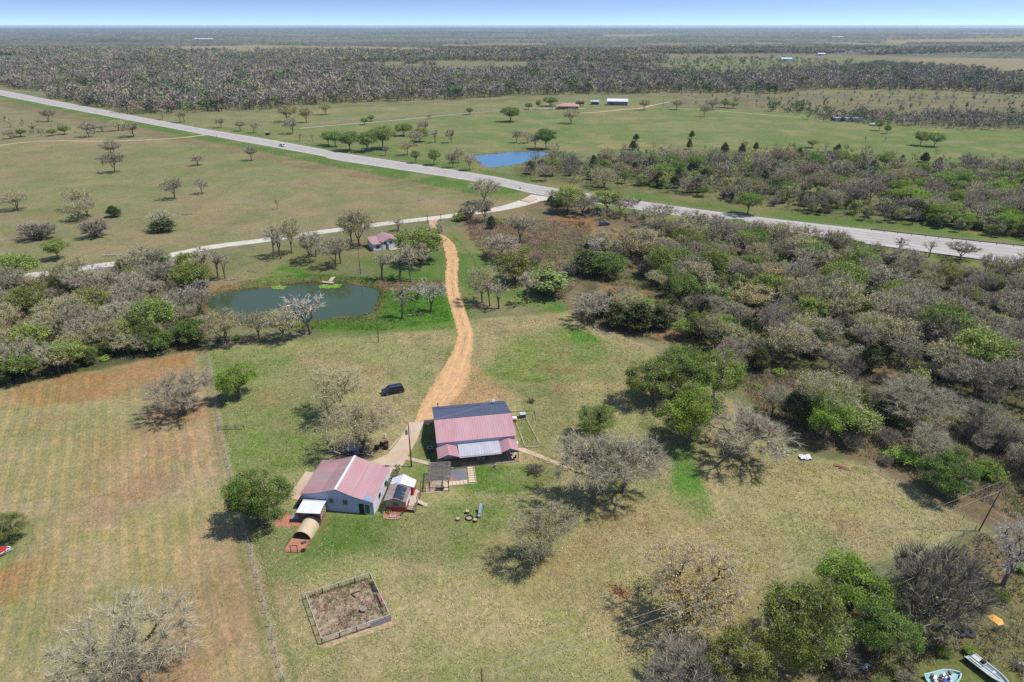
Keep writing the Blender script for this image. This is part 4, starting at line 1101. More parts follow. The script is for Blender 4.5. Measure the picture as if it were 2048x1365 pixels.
def where(x, y):
    n, lx, ly = min(LANDXY, key=lambda q: math.hypot(q[1] - x, q[2] - y))
    dx, dy = x - lx, y - ly; d = math.hypot(dx, dy)
    if abs(dx) > abs(dy) * .5 and abs(dy) > abs(dx) * .5: rel = ('behind ' if dy > 0 else 'in front of ') + 'and ' + ('right of ' if dx > 0 else 'left of ')
    elif abs(dx) > abs(dy): rel = 'right of ' if dx > 0 else 'left of '
    else: rel = 'behind ' if dy > 0 else 'in front of '
    dist = 'close ' if d < 8 else ('just ' if d < 16 else ('some way ' if d < 30 else ('well ' if d < 50 else 'far ')))
    return dist + rel + n
r0 = np.random.default_rng(77)
cand = []
def nearocc(x, y, k=1.0):
    return any((x - a) ** 2 + (y - b) ** 2 < (c * k) ** 2 for a, b, c in OCC)
ROADS_XY = [GP(WR), GP(CR)]
HW_L, HW_R = GP([(a, b) for a, b, c, d in HWY]), GP([(c, d) for a, b, c, d in HWY])
HW_POLY = np.concatenate([HW_L, HW_R[::-1]])
def offroad(x, y, m=3.5):
    ok = ~inpoly(x, y, HW_POLY) & (dpoly(x, y, HW_L, False) > m) & (dpoly(x, y, HW_R, False) > m)
    for R_ in ROADS_XY: ok &= dpoly(x, y, R_, False) > m + 2
    return ok
for wi, (nm, poly, sp, mix, sf) in enumerate(WOODS + FARW):
    P = GP(poly); x, y = scatter(P, sp, r0); ok = offroad(x, y); x, y = x[ok], y[ok]
    ks = list(mix); pr = np.array([mix[k] for k in ks]); pr /= pr.sum()
    # kinds gather in drifts
    u = (fbm(x / 13, y / 13, 90 + wi, 3) - .5) * 1.5 + .5; u = np.clip(u * .6 + r0.random(len(x)) * .4, 0, .9999)
    order = np.argsort(np.argsort(u)) / max(1, len(u)); kk = np.searchsorted(np.cumsum(pr), order * .9999)
    kk = np.where(r0.random(len(x)) < .3, r0.choice(len(ks), len(x), p=pr), kk)
    for i in range(len(x)):
        k = ks[min(kk[i], len(ks) - 1)]
        s = sf * (.55 + .85 * r0.random() ** 1.3); h0, w0 = SIZE[k]
        cand.append([k, x[i], y[i], h0 * s * (.9 + .2 * r0.random()), w0 * s * (.85 + .35 * r0.random()), nm])
# keep clear of hand placed trees and of things under open sky
CLEAR = [(GP([(1560,840),(1720,840),(1740,900),(1560,900)]), 0)]
kept = []
for c in cand:
    d = math.hypot(c[1], c[2])
    if d > 1000 and c[5] == 'wood belt':
        gp = fbm(np.array([c[1] / 170]), np.array([c[2] / 260]), 55, 3)[0]
        if gp > .60 - .08 * min(1, (d - 1000) / 700): continue
    if d < 420 and nearocc(c[1], c[2], 1.0 if c[0] not in ('bush', 'scrub') else .5): continue
    kept.append(c)
vis = []
for c in kept:
    px, py, s = proj(c[1], c[2]); inframe = -60 < px < 2108 and 0 < py < 1420
    vis.append((s * (c[3] + c[4]) if inframe else 0))
order = sorted(range(len(kept)), key=lambda i: -vis[i])
LIMIT = {'bush': 130, 'shrub': 150}
stuff = []
labels_used = {}
for i in order:
    k, x, y, h, w, nm = kept[i]; cat = CAT[k]
    if vis[i] > 24 and COUNT.get(cat, 0) < LIMIT.get(cat, 290) and math.hypot(x, y) < 520:
        sz = ['small', 'mid-sized', 'tall'][int(min(2, max(0, (h / (SIZE[k][0]) - .62) / .22)))]
        lab = f"{sz} {DESC[k]} {where(x, y)}"
        if len(lab.split()) > 15: lab = lab.split(' ', 1)[1]
        if len(lab.split()) > 16: lab = f'{DESC[k]} standing near {where(x, y).split(" the ", 1)[1]}'
        grp = labels_used.setdefault(lab, f"{CAT[k]}s of the {nm}")
        q = tree(k, x, y, h, w, lab, grp, lod=0 if math.hypot(x, y) < 150 else 1)
    else: stuff.append(kept[i])
print('individual trees', COUNT, 'stuff', len(stuff))

# ---- distant woods: one mass each
def lowproto(kind, seed, tips, leafn, tw, soft=False):
    r = np.random.default_rng(seed)
    H, W = 1.0, .5
    T = crown_tips(r, tips, 1.0, .5, .18 if kind not in ('juniper', 'bush', 'scrub', 'fan') else .02, 6, .45)
    if kind == 'juniper': T[:, :2] *= np.clip(1.25 - .9 * T[:, 2:3], .15, 1.1)
    V = []; Tr = []; wood = []; off = 0; val = []
    # trunk and a few limbs
    tr = T[r.choice(len(T), 4)]
    for e in tr:
        a = np.array([0, 0, 0.]); b = e; s = np.array([.018, 0, 0]) if r.random() < .5 else np.array([0, .018, 0])
        V += [a - s, a + s, b]; Tr.append((off, off + 1, off + 2)); off += 3; wood += [1, 1, 1]; val += [.4] * 3
    n = leafn; P = T[r.choice(len(T), n)] + r.normal(size=(n, 3)) * .035
    d = P - np.array([0, 0, .35]); d /= np.linalg.norm(d, axis=1)[:, None]
    twiggy = kind in ('bare', 'gaunt', 'fan', 'sapling', 'bud', 'white', 'scrub', 'gold')
    a = r.normal(size=(n, 3)); a /= np.linalg.norm(a, axis=1)[:, None]
    b = d * .7 + r.normal(size=(n, 3)) * .6; b /= np.linalg.norm(b, axis=1)[:, None]
    L = (tw * (1.7 if twiggy else 1.0)) * (.6 + .8 * r.random(n))[:, None]; w = (tw * (.34 if twiggy else .85)) * (.6 + .8 * r.random(n))[:, None]
    if soft: L = L * .7; w = w * 1.5
    vv = np.stack([P - a * w / 2, P + a * w / 2, P + b * L], 1).reshape(-1, 3)
    V = np.concatenate([np.array(V), vv]); Tr = np.concatenate([np.array(Tr), np.arange(3 * n).reshape(-1, 3) + off])
    wood = np.array(wood + [0] * (3 * n)); val = np.concatenate([val, np.repeat(r.random(n), 3)])
    return V, Tr, wood, val
TCOL = dict(bare=C(168,158,140), gaunt=C(180,170,160), white=C(200,194,188), bud=C(186,178,138), gold=C(196,180,120), green=C(124,150,84), lime=C(152,186,86), dark=C(92,112,70), olive=C(140,146,88), juniper=C(100,112,80),
            fan=C(186,170,166), sapling=C(176,172,134), youngelm=C(160,176,108), bush=C(142,168,84), scrub=C(170,156,138))
def tintmat():
    m, nt, b = nodes('distant_foliage')
    at = nt.nodes.new('ShaderNodeAttribute'); at.attribute_name = 'tint'
    nt.links.new(at.outputs['Color'], b.inputs['Base Color']); b.inputs['Roughness'].default_value = .9; b.inputs['Specular IOR Level'].default_value = .05
    return m
TINT = tintmat()
def mass(name, items, label, leafn, tw, tips):
    """items: kind, x, y, h, w"""
    if not items: return
    pc = {}; VS = []; TS = []; CS = []; off = 0; r = np.random.default_rng(len(items))
    by = {}
    for it in items: by.setdefault((it[0], r.integers(0, 3)), []).append(it)
    for (k, v), its in by.items():
        V, T, wood, val = lowproto(k, 1000 + 13 * v + hash_(k), tips, leafn, tw, leafn < 150)
        A = np.array([[i[1], i[2], i[3], i[4]] for i in its]); n = len(A)
        a = r.random(n) * 6.283; ca, sa = np.cos(a)[:, None], np.sin(a)[:, None]
        X = (V[None, :, 0] * ca - V[None, :, 1] * sa) * A[:, 3:4] + A[:, 0:1]
        Y = (V[None, :, 0] * sa + V[None, :, 1] * ca) * A[:, 3:4] + A[:, 1:2]
        Z = V[None, :, 2] * A[:, 2:3] + terrain(A[:, 0], A[:, 1])[:, None] * 1.0 - .1
        VS.append(np.stack([X, Y, Z], -1).reshape(-1, 3)); TS.append((T[None] + (np.arange(n) * len(V))[:, None, None]).reshape(-1, 3) + off); off += n * len(V)
        c = np.array(TCOL[k])[None, None] * (.68 + .62 * r.random((n, 1, 1))) * (1 + (r.random((n, 1, 3)) - .5) * .16)
        dr = (fbm(A[:, 0] / 60, A[:, 1] / 90, 66, 3) - .5)[:, None, None]; c = c * (1 + dr * np.array([.75, .45, .8])[None, None]); c = c * (.80 + .40 * val)[None, :, None]
        c = np.where(wood[None, :, None] == 1, np.array(C(96,86,76))[None, None], c)
        CS.append(c.reshape(-1, 3))
    me = mesh_np(name, np.concatenate(VS), [np.concatenate(TS)], [TINT], None, {'tint': np.concatenate(CS)})
    o = link(name, me); tag(o, label, None, None, 'stuff')
    print(name, len(items), 'trees', sum(len(t) for t in TS), 'tris')
near = [s for s in stuff if math.hypot(s[1], s[2]) < 330]
mid = [s for s in stuff if 330 <= math.hypot(s[1], s[2]) < 620]
far = [s for s in stuff if math.hypot(s[1], s[2]) >= 620]
mass('woodland', near, 'tangled young growth and brush filling the woods on both sides of the highway', 420, .085, 90)
mass('woodland', mid, 'distant mixed saplings at the back of the north woods and the purple grove', 240, .10, 60)
mass('woodland', far, 'broad belt of grey leafless woods beyond the highway', 100, .16, 40)
# scattered country beyond the belt: clumps with clearings
x = r0.uniform(-1900, 1900, 60000); y = np.sqrt(r0.uniform(1000 ** 2, 2500 ** 2, 60000))
px, py, s = proj(x, y)
f = field_noise_forest(x, y)
openp = [GP([(1330,112),(1560,110),(1800,112),(2300,108),(2300,164),(1900,152),(1700,155),(1480,158),(1340,150)])]
ok = (px > -220) & (px < 2270) & (py > 96) & (py < 130) & (r0.random(len(x)) < (f * .97 + .03))
for P in openp: ok &= ~inpoly(x, y, P)
for P in [GP(FARW[2][1])]: ok &= ~inpoly(x, y, P)
SAV = [GP([(120,98),(520,92),(900,98),(880,108),(420,114),(150,116)]), GP([(860,97),(1100,95),(1120,99),(900,101)])]
for P in SAV: ok &= ~inpoly(x, y, P) | (r0.random(len(x)) < .22)
sel = np.nonzero(ok)[0][:26000]
items = []
for i in sel:
    k = ('bare', 'bare', 'bud', 'juniper', 'green', 'bare', 'bud', 'dark')[int(r0.random() * 8)]
    h0, w0 = SIZE[k]; q = 1.1 + .8 * r0.random(); items.append((k, x[i], y[i], h0 * q, w0 * q * 1.15))
items = items[:26000]
mass('woodland', items, 'patchy woods and clearings spreading toward the horizon', 44, .22, 24)

def far_canopy():
    """rough tree canopy over the far country"""
    R = [2150.0]
    while R[-1] < 28000: R.append(R[-1] * (1.0052 if R[-1] < 5000 else 1.011))
    R = np.array(R); th = np.radians(np.arange(-43, 43.01, .13)); rr, tt = np.meshgrid(R, th, indexing='ij')
    r = np.random.default_rng(3)
    rr2 = rr * (1 + (r.random(rr.shape) - .5) * .004); x = rr2 * np.sin(tt); y = rr2 * np.cos(tt)
    f = fbm(x / 620, y / 330, 31, 5) + .10 * (vnoise(x / 2400, y / 1200, 3) - .5) + .05 * (r.random(x.shape) - .5)
    f = smooth(.40, .46, f) * smooth(2150, 2450, rr)
    for P_ in ([(120,98),(520,91),(760,94),(900,98),(880,108),(150,112)], [(1750,84),(2060,80),(2160,82),(2160,88),(1800,90)], [(1480,88),(1720,86),(1750,90),(1500,93)], [(860,91),(1100,89),(1120,95),(900,97)], [(1200,72),(1420,70),(1420,73),(1210,75)]):
        f = np.where(inpoly(x + (fbm(x / 90, y / 90, 61, 3) - .5) * 160, y + (fbm(x / 90, y / 90, 62, 3) - .5) * 300, GP(P_)), 0, f)
    hgt = f * (6 + 6 * r.random(x.shape)) - 1.5
    z = terrain(x, y) + hgt
    n = fbm(x / 240, y / 120, 8, 4)[..., None]; g = smooth(.5, .66, fbm(x / 300, y / 130, 18, 4))[..., None]
    c = np.array(C(120,116,108)) * (1 - n) + np.array(C(108,114,94)) * n
    c = c * (1 - g * .7) + np.array(C(84,104,72)) * g * .7
    bd = (fbm(x / 900, y / 420, 28, 3) - .5)[..., None]; c = c * (1 + bd * .9) * (.62 + .7 * r.random(x.shape)[..., None])
    nT = len(th); nR = len(R)
    i = np.arange(nR - 1)[:, None] * nT; j = np.arange(nT - 1)[None]
    F = np.stack([i + j, i + j + 1, i + nT + j + 1, i + nT + j], -1).reshape(-1, 4)
    ff = f.ravel(); keep = ff[F].max(1) > .12; F = F[keep]
    me = mesh_np('woodland', np.stack([x, y, z], -1).reshape(-1, 3), [F], [TINT], None, {'tint': c.reshape(-1, 3)})
    tag(link('woodland', me), 'hazy far woods rolling away to the horizon', None, None, 'stuff')
far_canopy()

def tufts(name, polys, n, h, w, cols, label, seed, blades=3, maxd=150, lean=.5, follow=False):
    """clumps of standing grass or weed stems"""
    r = np.random.default_rng(seed); XS = []; YS = []
    tot = sum(abs(.5 * sum(P[i][0] * P[(i + 1) % len(P)][1] - P[(i + 1) % len(P)][0] * P[i][1] for i in range(len(P)))) for P in polys)
    for P in polys:
        ar = abs(.5 * sum(P[i][0] * P[(i + 1) % len(P)][1] - P[(i + 1) % len(P)][0] * P[i][1] for i in range(len(P)))); x0, y0 = P.min(0); x1, y1 = P.max(0)
        k = int(n * ar / tot * (x1 - x0) * (y1 - y0) / ar); x = r.uniform(x0, x1, k); y = r.uniform(y0, y1, k)
        m = inpoly(x, y, P) & (np.hypot(x, y) < maxd) & (r.random(k) < .35 + 1.3 * smooth(.38, .62, fbm(x / 2.5, y / 2.5, seed, 3))); XS.append(x[m]); YS.append(y[m])
    x = np.concatenate(XS); y = np.concatenate(YS); ok = offroad(x, y, 1.0)
    for q in CLEARB + [GP(POND), GP(BLUE)]: ok &= ~inpoly(x, y, q)
    x, y = x[ok], y[ok]; k = len(x) * blades; x = np.repeat(x, blades); y = np.repeat(y, blades)
    a = r.random(k) * 6.283; d = r.normal(size=(k, 2)) * lean; hh = h * (.5 + r.random(k)); ww = w * (.6 + .8 * r.random(k))
    b = np.stack([x + r.normal(size=k) * w, y + r.normal(size=k) * w, np.full(k, -.02)], 1); s = np.stack([np.cos(a), np.sin(a), np.zeros(k)], 1) * ww[:, None] / 2
    t = b + np.stack([d[:, 0] * hh, d[:, 1] * hh, hh], 1)
    V = np.stack([b - s, b + s, t], 1).reshape(-1, 3)
    gc = cover_colour(x, y)[0] * 1.12 if follow else None
    cc = np.array(cols)[np.clip((fbm(x / 4, y / 4, seed + 3, 3) * len(cols) * 1.0 + r.normal(size=k) * .5).astype(int), 0, len(cols) - 1)] * (.7 + .6 * r.random((k, 1)))
    if follow: q = (r.random(k) < .78)[:, None]; cc = np.where(q, gc * (.72 + .62 * r.random((k, 1))), cc)
    me = mesh_np(name, V, [np.arange(3 * k).reshape(-1, 3)], [TINT], None, {'tint': np.repeat(cc, 3, axis=0)}); tag(link(name, me), label, None, None, 'stuff'); print(name, k)
CLEARB = [GP(p) for p in ([(598,1050),(560,1110),(625,1110),(660,1040),(750,1035),(860,1010),(905,985),(960,970),(945,935),(1045,932),(1040,815),(860,812),(835,850),(790,880),(640,900),(570,990)], [(606,1195),(740,1150),(786,1245),(640,1292)], [(0,1090),(40,1085),(40,1125),(0,1130)], [(1835,1330),(1940,1300),(2048,1365),(2048,1420),(1835,1420)], [(1895,1250),(1950,1250),(1950,1282),(1895,1282)], [(1965,1222),(2020,1222),(2020,1255),(1965,1255)])]
tufts('grass', [GP([(420,705),(900,650),(1130,625),(1290,700),(1290,800),(1600,925),(1730,935),(1940,1050),(1500,1200),(1380,1420),(575,1420),(495,1060),(445,860)])], 150000, .16, .15, [C(214,192,150), C(200,180,132), C(176,166,108), C(136,148,74), C(110,134,56)], 'tufty dry and green grass of the mown paddock', 5, 2, 175, 1.1, True)
tufts('grass', [GP([(-60,840),(0,785),(160,752),(310,722),(408,706),(436,860),(486,1060),(560,1420),(-200,1420)])], 45000, .12, .10, [C(214,182,148), C(204,174,138), C(186,166,120), C(154,152,98)], 'short dry stubble of the hay field', 6, 2, 160, 1.1, True)
BR = [WOODS[4][1], WOODS[8][1], [(1620,1240),(1900,1115),(1960,1065),(2170,1180),(2170,1420),(1640,1420)], [(1300,470),(1640,510),(2048,560),(2170,900),(1900,870),(1740,750),(1480,770),(1330,690),(1180,630)]]
tufts('weeds', [GP(p) for p in BR[:3]], 60000, .55, .10, [C(176,150,132), C(160,136,124), C(190,168,140), C(150,148,96), C(120,146,70)], 'brown and purplish dead weeds filling the brush clearings', 7, 3, 340, .6)
tufts('undergrowth', [GP(BR[3]), GP(WOODS[0][1])], 26000, .6, .22, [C(120,140,72), C(150,140,110), C(98,122,60), C(160,140,120)], 'low undergrowth on the woodland floor', 8, 3, 300, .8)
tufts('grass', [GP([(400,600),(440,575),(520,556),(620,548),(740,556),(905,562),(912,640),(760,662),(600,658),(500,655)])], 30000, .3, .12, [C(186,160,128), C(150,160,84), C(104,146,54), C(92,140,46)], 'rank grass and dead reeds round the pond', 9, 3, 240, .5, True)

CLEARB = []
tufts('weeds', [GP([(618,1192),(736,1156),(776,1238),(646,1276)])], 1300, .4, .10, [C(196,168,144), C(180,150,128), C(190,164,140), C(120,138,80)], 'weeds sprouting inside the garden pen', 11, 4, 200, .5)
# ================================================================ BUILDINGS
PINK = mat('pink_metal_roof', C(200,150,154), .55, .12, .5, bump=.05, dirt=C(196,170,166), dirtamt=.85, spec=.4, stretch=(1.6, .22, 1))
PINKB = mat('weathered_pink_roof', C(194,150,150), .55, .14, .5, dirt=C(180,158,152), dirtamt=.85, spec=.4, stretch=(.22, 1.4, 1))
NAVY = mat('charcoal_blue_roof', C(92,98,118), .5, .06, .3, spec=.45)
SILV = mat('galvanised_roof', C(214,212,216), .45, .08, .6, metal=.25, dirt=C(190,188,190), dirtamt=.5)
WHITE_R = mat('white_metal', C(236,236,238), .5, .04, .6)
BLUEW = mat('blue_and_shaded_siding', C(196,212,236), .7, .05, .5, dirt=C(176,192,216), dirtamt=.4)  # house wall is light blue; on the workshop the blue is painted shade
WHITEW = mat('white_siding', C(236,240,244), .7, .05, .7)
TRIM = mat('white_trim', C(240,238,236), .6, .04, 2)
WOODD = mat('dark_wood', C(104,84,72), .85, .2, 2, stretch=(1, 1, .3))
WOODB = mat('brown_wood', C(132,96,78), .85, .22, 2.5, stretch=(1, 1, .25))
WOODG = mat('grey_weathered_wood', C(158,148,140), .9, .25, 2.5, dirt=C(120,108,100), dirtamt=.6)
WOODT = mat('tan_wood', C(200,180,156), .85, .15, 2)
REDP = mat('red_paint', C(196,64,60), .7, .08, 1.5)
TANW = mat('tan_panel', C(182,172,150), .75, .12, 1.2, dirt=C(150,134,112), dirtamt=.6)
STONE = mat('brown_stone_wall', C(128,104,96), .9, .28, 3.5, bump=.3)
BLACK = mat('black_metal', C(44,44,48), .5, .1, 3)
DKG = mat('dark_grey', C(92,94,100), .6, .15, 3)
GREYM = mat('grey_metal', C(170,174,180), .45, .1, 3, metal=.3)
REDCLAY = mat('red_clay_soil', C(192,130,104), .95, .18, 1.6, bump=.5, dirt=C(160,112,92), dirtamt=.6)
DGLASS = mat('window_glass', (.035, .045, .06), .12, .1, 1, spec=.6)
BLKPLY = mat('black_sheeting', C(52,60,80), .25, .25, 1.4, bump=.9, bscale=2.2, spec=.6)
BLUEG = mat('pale_glass_panel', C(150,166,190), .25, .1, 1, spec=.6)
def V3(*a): return Vector(a)
def mixp(a, b, t): return tuple(a[i] + (b[i] - a[i]) * t for i in range(3))
def roofpanel(mb, a, b, c, d, th=.06, rib=.48, rw=.045, rh=.035, m=0):
    """sheet a-b (eave) to d-c (ridge), ribs running up the slope"""
    a, b, c, d = map(Vector, (a, b, c, d)); n = (b - a).cross(d - a).normalized()
    if n.z < 0: n = -n
    t = n * -th
    mb.add([a, b, c, d, a + t, b + t, c + t, d + t], [(0, 1, 2, 3), (7, 6, 5, 4), (0, 4, 5, 1), (1, 5, 6, 2), (2, 6, 7, 3), (3, 7, 4, 0)], m)
    k = int((b - a).length / rib)
    for i in range(k + 1):
        q = i / max(1, k); p0 = a + (b - a) * q; p1 = d + (c - d) * q
        mb.bar(p0 + n * (rh * .4), p1 + n * (rh * .4), rw, rh, m)
def gable(mb, prof, x0, x1, axis='x', m=0):
    """extrude (s, z) profile"""
    if axis == 'x': P = [(0, s, z) for s, z in prof]; mb.extr(P, (x0, 0, 0), (x1, 0, 0), m)
    else: P = [(s, 0, z) for s, z in prof]; mb.extr(P, (0, x0, 0), (0, x1, 0), m)
def window(par, c, w, h, face, frame=TRIM, glass=DGLASS, bars=1, t=.06, name='window'):
    """face: 'y-' (towards viewer) / 'x+' / 'x-'"""
    f = MB(); cx, cy, cz = c
    def B(dx, dz, ww, hh, off, m=0, mb=f):
        if face[0] == 'y': mb.box((cx + dx, cy + off * (-1 if face[1] == '-' else 1), cz + dz), (ww, t, hh), m=m)
        else: mb.box((cx + off * (1 if face[1] == '+' else -1), cy + dx, cz + dz), (t, ww, hh), m=m)
    fw = .09
    B(0, h / 2 + fw / 2, w + 2 * fw, fw, .02); B(0, -h / 2 - fw / 2, w + 2 * fw, fw, .02); B(-w / 2 - fw / 2, 0, fw, h, .02); B(w / 2 + fw / 2, 0, fw, h, .02)
    for k in range(1, bars + 1): B(-w / 2 + w * k / (bars + 1), 0, .05, h, .022)
    fo = f.build(name, frame, par)
    g = MB(); B(0, 0, w, h, -.005, 0, g); g.build('pane', glass, fo)
    return fo
def P2(O, ang):
    c, s = math.cos(ang), math.sin(ang)
    def f(px, py, z=0.0):
        X, Y, _ = G(px, py, z); X -= O[0]; Y -= O[1]; return (X * c + Y * s, -X * s + Y * c, z)
    return f

# ---- metal house
HO, HA = (-14.16, 106.25), math.radians(10)
h = empty('metal_house', (*HO, 0), HA, 'long metal house with pink and charcoal roof and a covered front porch', 'house')
mb = MB(); gable(mb, [(0.15, 0), (0.15, 3.62), (6.0, 5.1), (13.9, 3.22), (13.9, 0)], .15, 14.95); mb.build('wall', BLUEW, h)
mb = MB(); roofpanel(mb, (-.05, -.05, 3.7), (15.2, -.05, 3.7), (15.2, 6, 5.22), (-.05, 6, 5.22)); r_ = mb.build('roof', PINK, h); r_['label'] = 'pink near roof slope'
mb = MB(); roofpanel(mb, (-.05, 14.2, 3.25), (15.2, 14.2, 3.25), (15.2, 6.1, 5.2), (-.05, 6.1, 5.2)); mb.box((7.6, 12.5, 3.72), (15.3, .12, .1), rx=-.24); r_ = mb.build('roof', NAVY, h); r_['label'] = 'charcoal blue far roof slope'
MB().box((7.6, 6.05, 5.26), (15.3, .34, .07)).build('ridge_cap', NAVY, h)
mb = MB(); mb.tube([(12.7, 13.2, 3.3), (12.7, 13.2, 4.1)], .03); mb.tube([(12.7, 13.1, 4.1), (12.62, 12.95, 4.22)], [.38, .30], 14); mb.build('satellite_dish', WHITE_R, h)
mb = MB(); mb.tube([(13.9, 12.6, 3.4), (13.9, 12.6, 5.6)], .035)
for k in range(4): mb.bar((13.4, 12.6, 5.5 - k * .14), (14.4, 12.6, 5.5 - k * .14), .03)
mb.build('antenna', GREYM, h)
mb = MB(); mb.tube([(1.2, 13.7, 3.1), (1.2, 13.7, 4.2)], .09); mb.tube([(1.2, 13.7, 4.2), (1.2, 13.7, 4.32)], .16); mb.build('flue_pipe', BLACK, h)
# porch
MB().box((7.5, -1.7, .12), (15.4, 3.6, .24)).build('porch_floor', conc, h)
mb = MB(); mb.box((7.5, .08, 1.35), (15.0, .14, 2.3)); mb.build('porch_wall', STONE, h)
mb = MB(); roofpanel(mb, (3.9, -3.75, 2.45), (11.8, -3.75, 2.45), (11.8, .1, 2.92), (3.9, .1, 2.92), rib=.5); r_ = mb.build('porch_roof', SILV, h); r_['label'] = 'ribbed silver porch roof between the two pink gables'
for x0, x1 in ((-.15, 3.86), (11.72, 15.2)):
    xm = (x0 + x1) / 2; mb = MB()
    roofpanel(mb, (x0, -3.6, 2.55), (x0, .1, 2.55), (xm, .1, 3.3), (xm, -3.6, 3.3), rib=.5); roofpanel(mb, (x1, -3.6, 2.55), (x1, .1, 2.55), (xm, .1, 3.3), (xm, -3.6, 3.3), rib=.5)
    q = mb.build('porch_gable', PINK, h)
    mb = MB(); gable(mb, [(x0 + .1, 2.5), (xm, 3.22), (x1 - .1, 2.5)], -3.45, -3.35, 'y'); mb.build('gable_panel', mat('teal_panel', C(150,176,186), .7, .06, 1), q)
mb = MB(); mb.box((7.5, -3.5, 2.42), (15, .14, .16)); mb.build('porch_beam', WOODD, h)
for x in (.1, 3.75, 7.9, 11.9, 14.95): MB().box((x, -3.35, 1.3), (.15, .15, 2.2)).build('porch_post', WOODD, h)
mb = MB(); mb.box((1.9, -3.35, .75), (3.5, .06, .9)); mb.build('porch_railing', DKG, h)
for x, w in ((2.0, 1.0), (9.8, 1.0)): 
    d = MB().box((x, -.02, 1.2), (w, .08, 2.05)).build('door', WOODB, h); MB().box((x + .38, -.08, 1.15), (.05, .05, .14)).build('handle', GREYM, d)
window(h, (5.2, -.0, 1.5), 1.3, 1.1, 'y-'); window(h, (7.6, -.0, 1.5), 1.3, 1.1, 'y-'); window(h, (12.9, -.0, 1.5), 1.2, 1.1, 'y-')
MB().box((15.35, 1.0, .75), (.8, .9, 1.3)).build('white_utility_box', WHITE_R, h)
def hl_(u, v, z=0): c, s = math.cos(HA), math.sin(HA); return (HO[0] + u * c - v * s, HO[1] + u * s + v * c, z)
# porch furniture
def chair(name, loc, rz, material, label, cat='chair', w=.55):
    e = empty(name, loc, rz, label, cat, 'porch seats')
    MB().box((0, 0, .42), (w, .5, .06)).build('seat', material, e); MB().box((0, .25, .72), (w, .05, .6), rx=-.15).build('backrest', material, e)
    for sx in (-1, 1):
        for sy in (-1, 1): MB().box((sx * (w / 2 - .04), sy * .2, .2), (.05, .05, .4)).build('leg', material, e)
        MB().box((sx * w / 2, 0, .62), (.05, .5, .04)).build('armrest', material, e)
    return e
chair('porch_bench', hl_(8.0, -2.7, .24), HA, GREYM, 'grey garden bench in the middle of the long porch', 'bench', 1.6)
chair('porch_chair', hl_(13.2, -2.4, .24), HA + .3, WOODT, 'tan armchair under the right hand porch gable')
chair('porch_chair', hl_(14.3, -1.4, .24), HA - 1.2, WHITE_R, 'white armchair by the right end wall of the porch')
chair('porch_chair', hl_(14.4, -2.9, .24), HA - 1.3, BLACK, 'black chair at the front corner of the right porch gable')
# around the house
def box_unit(name, loc, rz, d, material, label, cat, lid=None):
    e = empty(name, loc, rz, label, cat); MB().box((0, 0, d[2] / 2), d).build('casing', material, e)
    MB().box((0, 0, d[2] + .03), (d[0] * 1.04, d[1] * 1.04, .06)).build('top', lid or material, e); return e
e = box_unit('air_conditioner', hl_(-1.3, 2.9), HA, (.9, .9, .85), DKG, 'dark square air conditioning unit on the grass left of the metal house', 'air conditioner', GREYM)
mb = MB(); mb.tube([(0, 0, .9), (0, 0, .94)], .36, 16); mb.tube([(0, 0, .93), (0, 0, .96)], .12, 10); mb.build('fan_grille', BLACK, e)
e = empty('water_tank', hl_(16.6, 10.5), HA, 'small white water tank on a brick stand beside the metal house', 'tank')
mb = MB(); mb.tube([(-.6, 0, 1.0), (-.5, 0, 1.0), (.5, 0, 1.0), (.6, 0, 1.0)], [.25, .42, .42, .25], 14); mb.build('drum', WHITE_R, e, smooth_=True); MB().box((0, 0, .3), (1.1, .7, .6)).build('stand', REDCLAY, e)
box_unit('well_house', hl_(18.8, 12.1), HA, (1.2, 1.1, .95), DKG, 'grey well box with pale green lid behind the garden bed', 'well box', mat('pale_green_lid', C(190,204,196), .5, .05, 2))
e = empty('pipe_rail', (0, 0, 0), 0, 'dark pipe rail running from the house corner to the well box', 'rail')
A = [G(1022, 824, .9), G(1069, 822.5, .9), G(1071, 834, .9)]
mb = MB(); mb.tube(A, .06); mb.build('rail', BLACK, e)
for p in A + [mixp(A[0], A[1], .5)]: MB().tube([(p[0], p[1], 0), (p[0], p[1], .9)], .05).build('post', BLACK, e)
e = empty('garden_bed', (0, 0, 0), 0, 'green planted bed edged with stones at the right side of the metal house', 'garden bed')
bed = [(.67, 120.05), (3.02, 120.75), (5.4, 111.56), (5.0, 110.2), (2.59, 110.33)]
mb = MB(); rr_ = random.Random(3)
for a, b in zip(bed, bed[1:] + bed[:1]):
    n = int(math.dist(a, b) / .42)
    for k in range(n):
        t = k / n; mb.box((a[0] + (b[0] - a[0]) * t, a[1] + (b[1] - a[1]) * t, .09), (.30, .26, .2), rz=rr_.random() * 3, rx=.2)
mb.build('stone_edging', mat('edging_stone', C(190,168,140), .9, .25, 2), e)
e = empty('tree_stump', hl_(10.35, -4.6), 0, 'pale weathered stump on the lawn before the porch', 'stump')
mb = MB(); mb.tube([(0, 0, -.05), (0, 0, .35), (.05, 0, .75)], [.42, .3, .26], 9); mb.tube([(.2, -.2, 0), (.6, -.5, .12)], [.15, .05], 6); mb.tube([(-.2, -.2, 0), (-.5, -.45, .1)], [.15, .05], 6); mb.build('wood', WOODG, e)

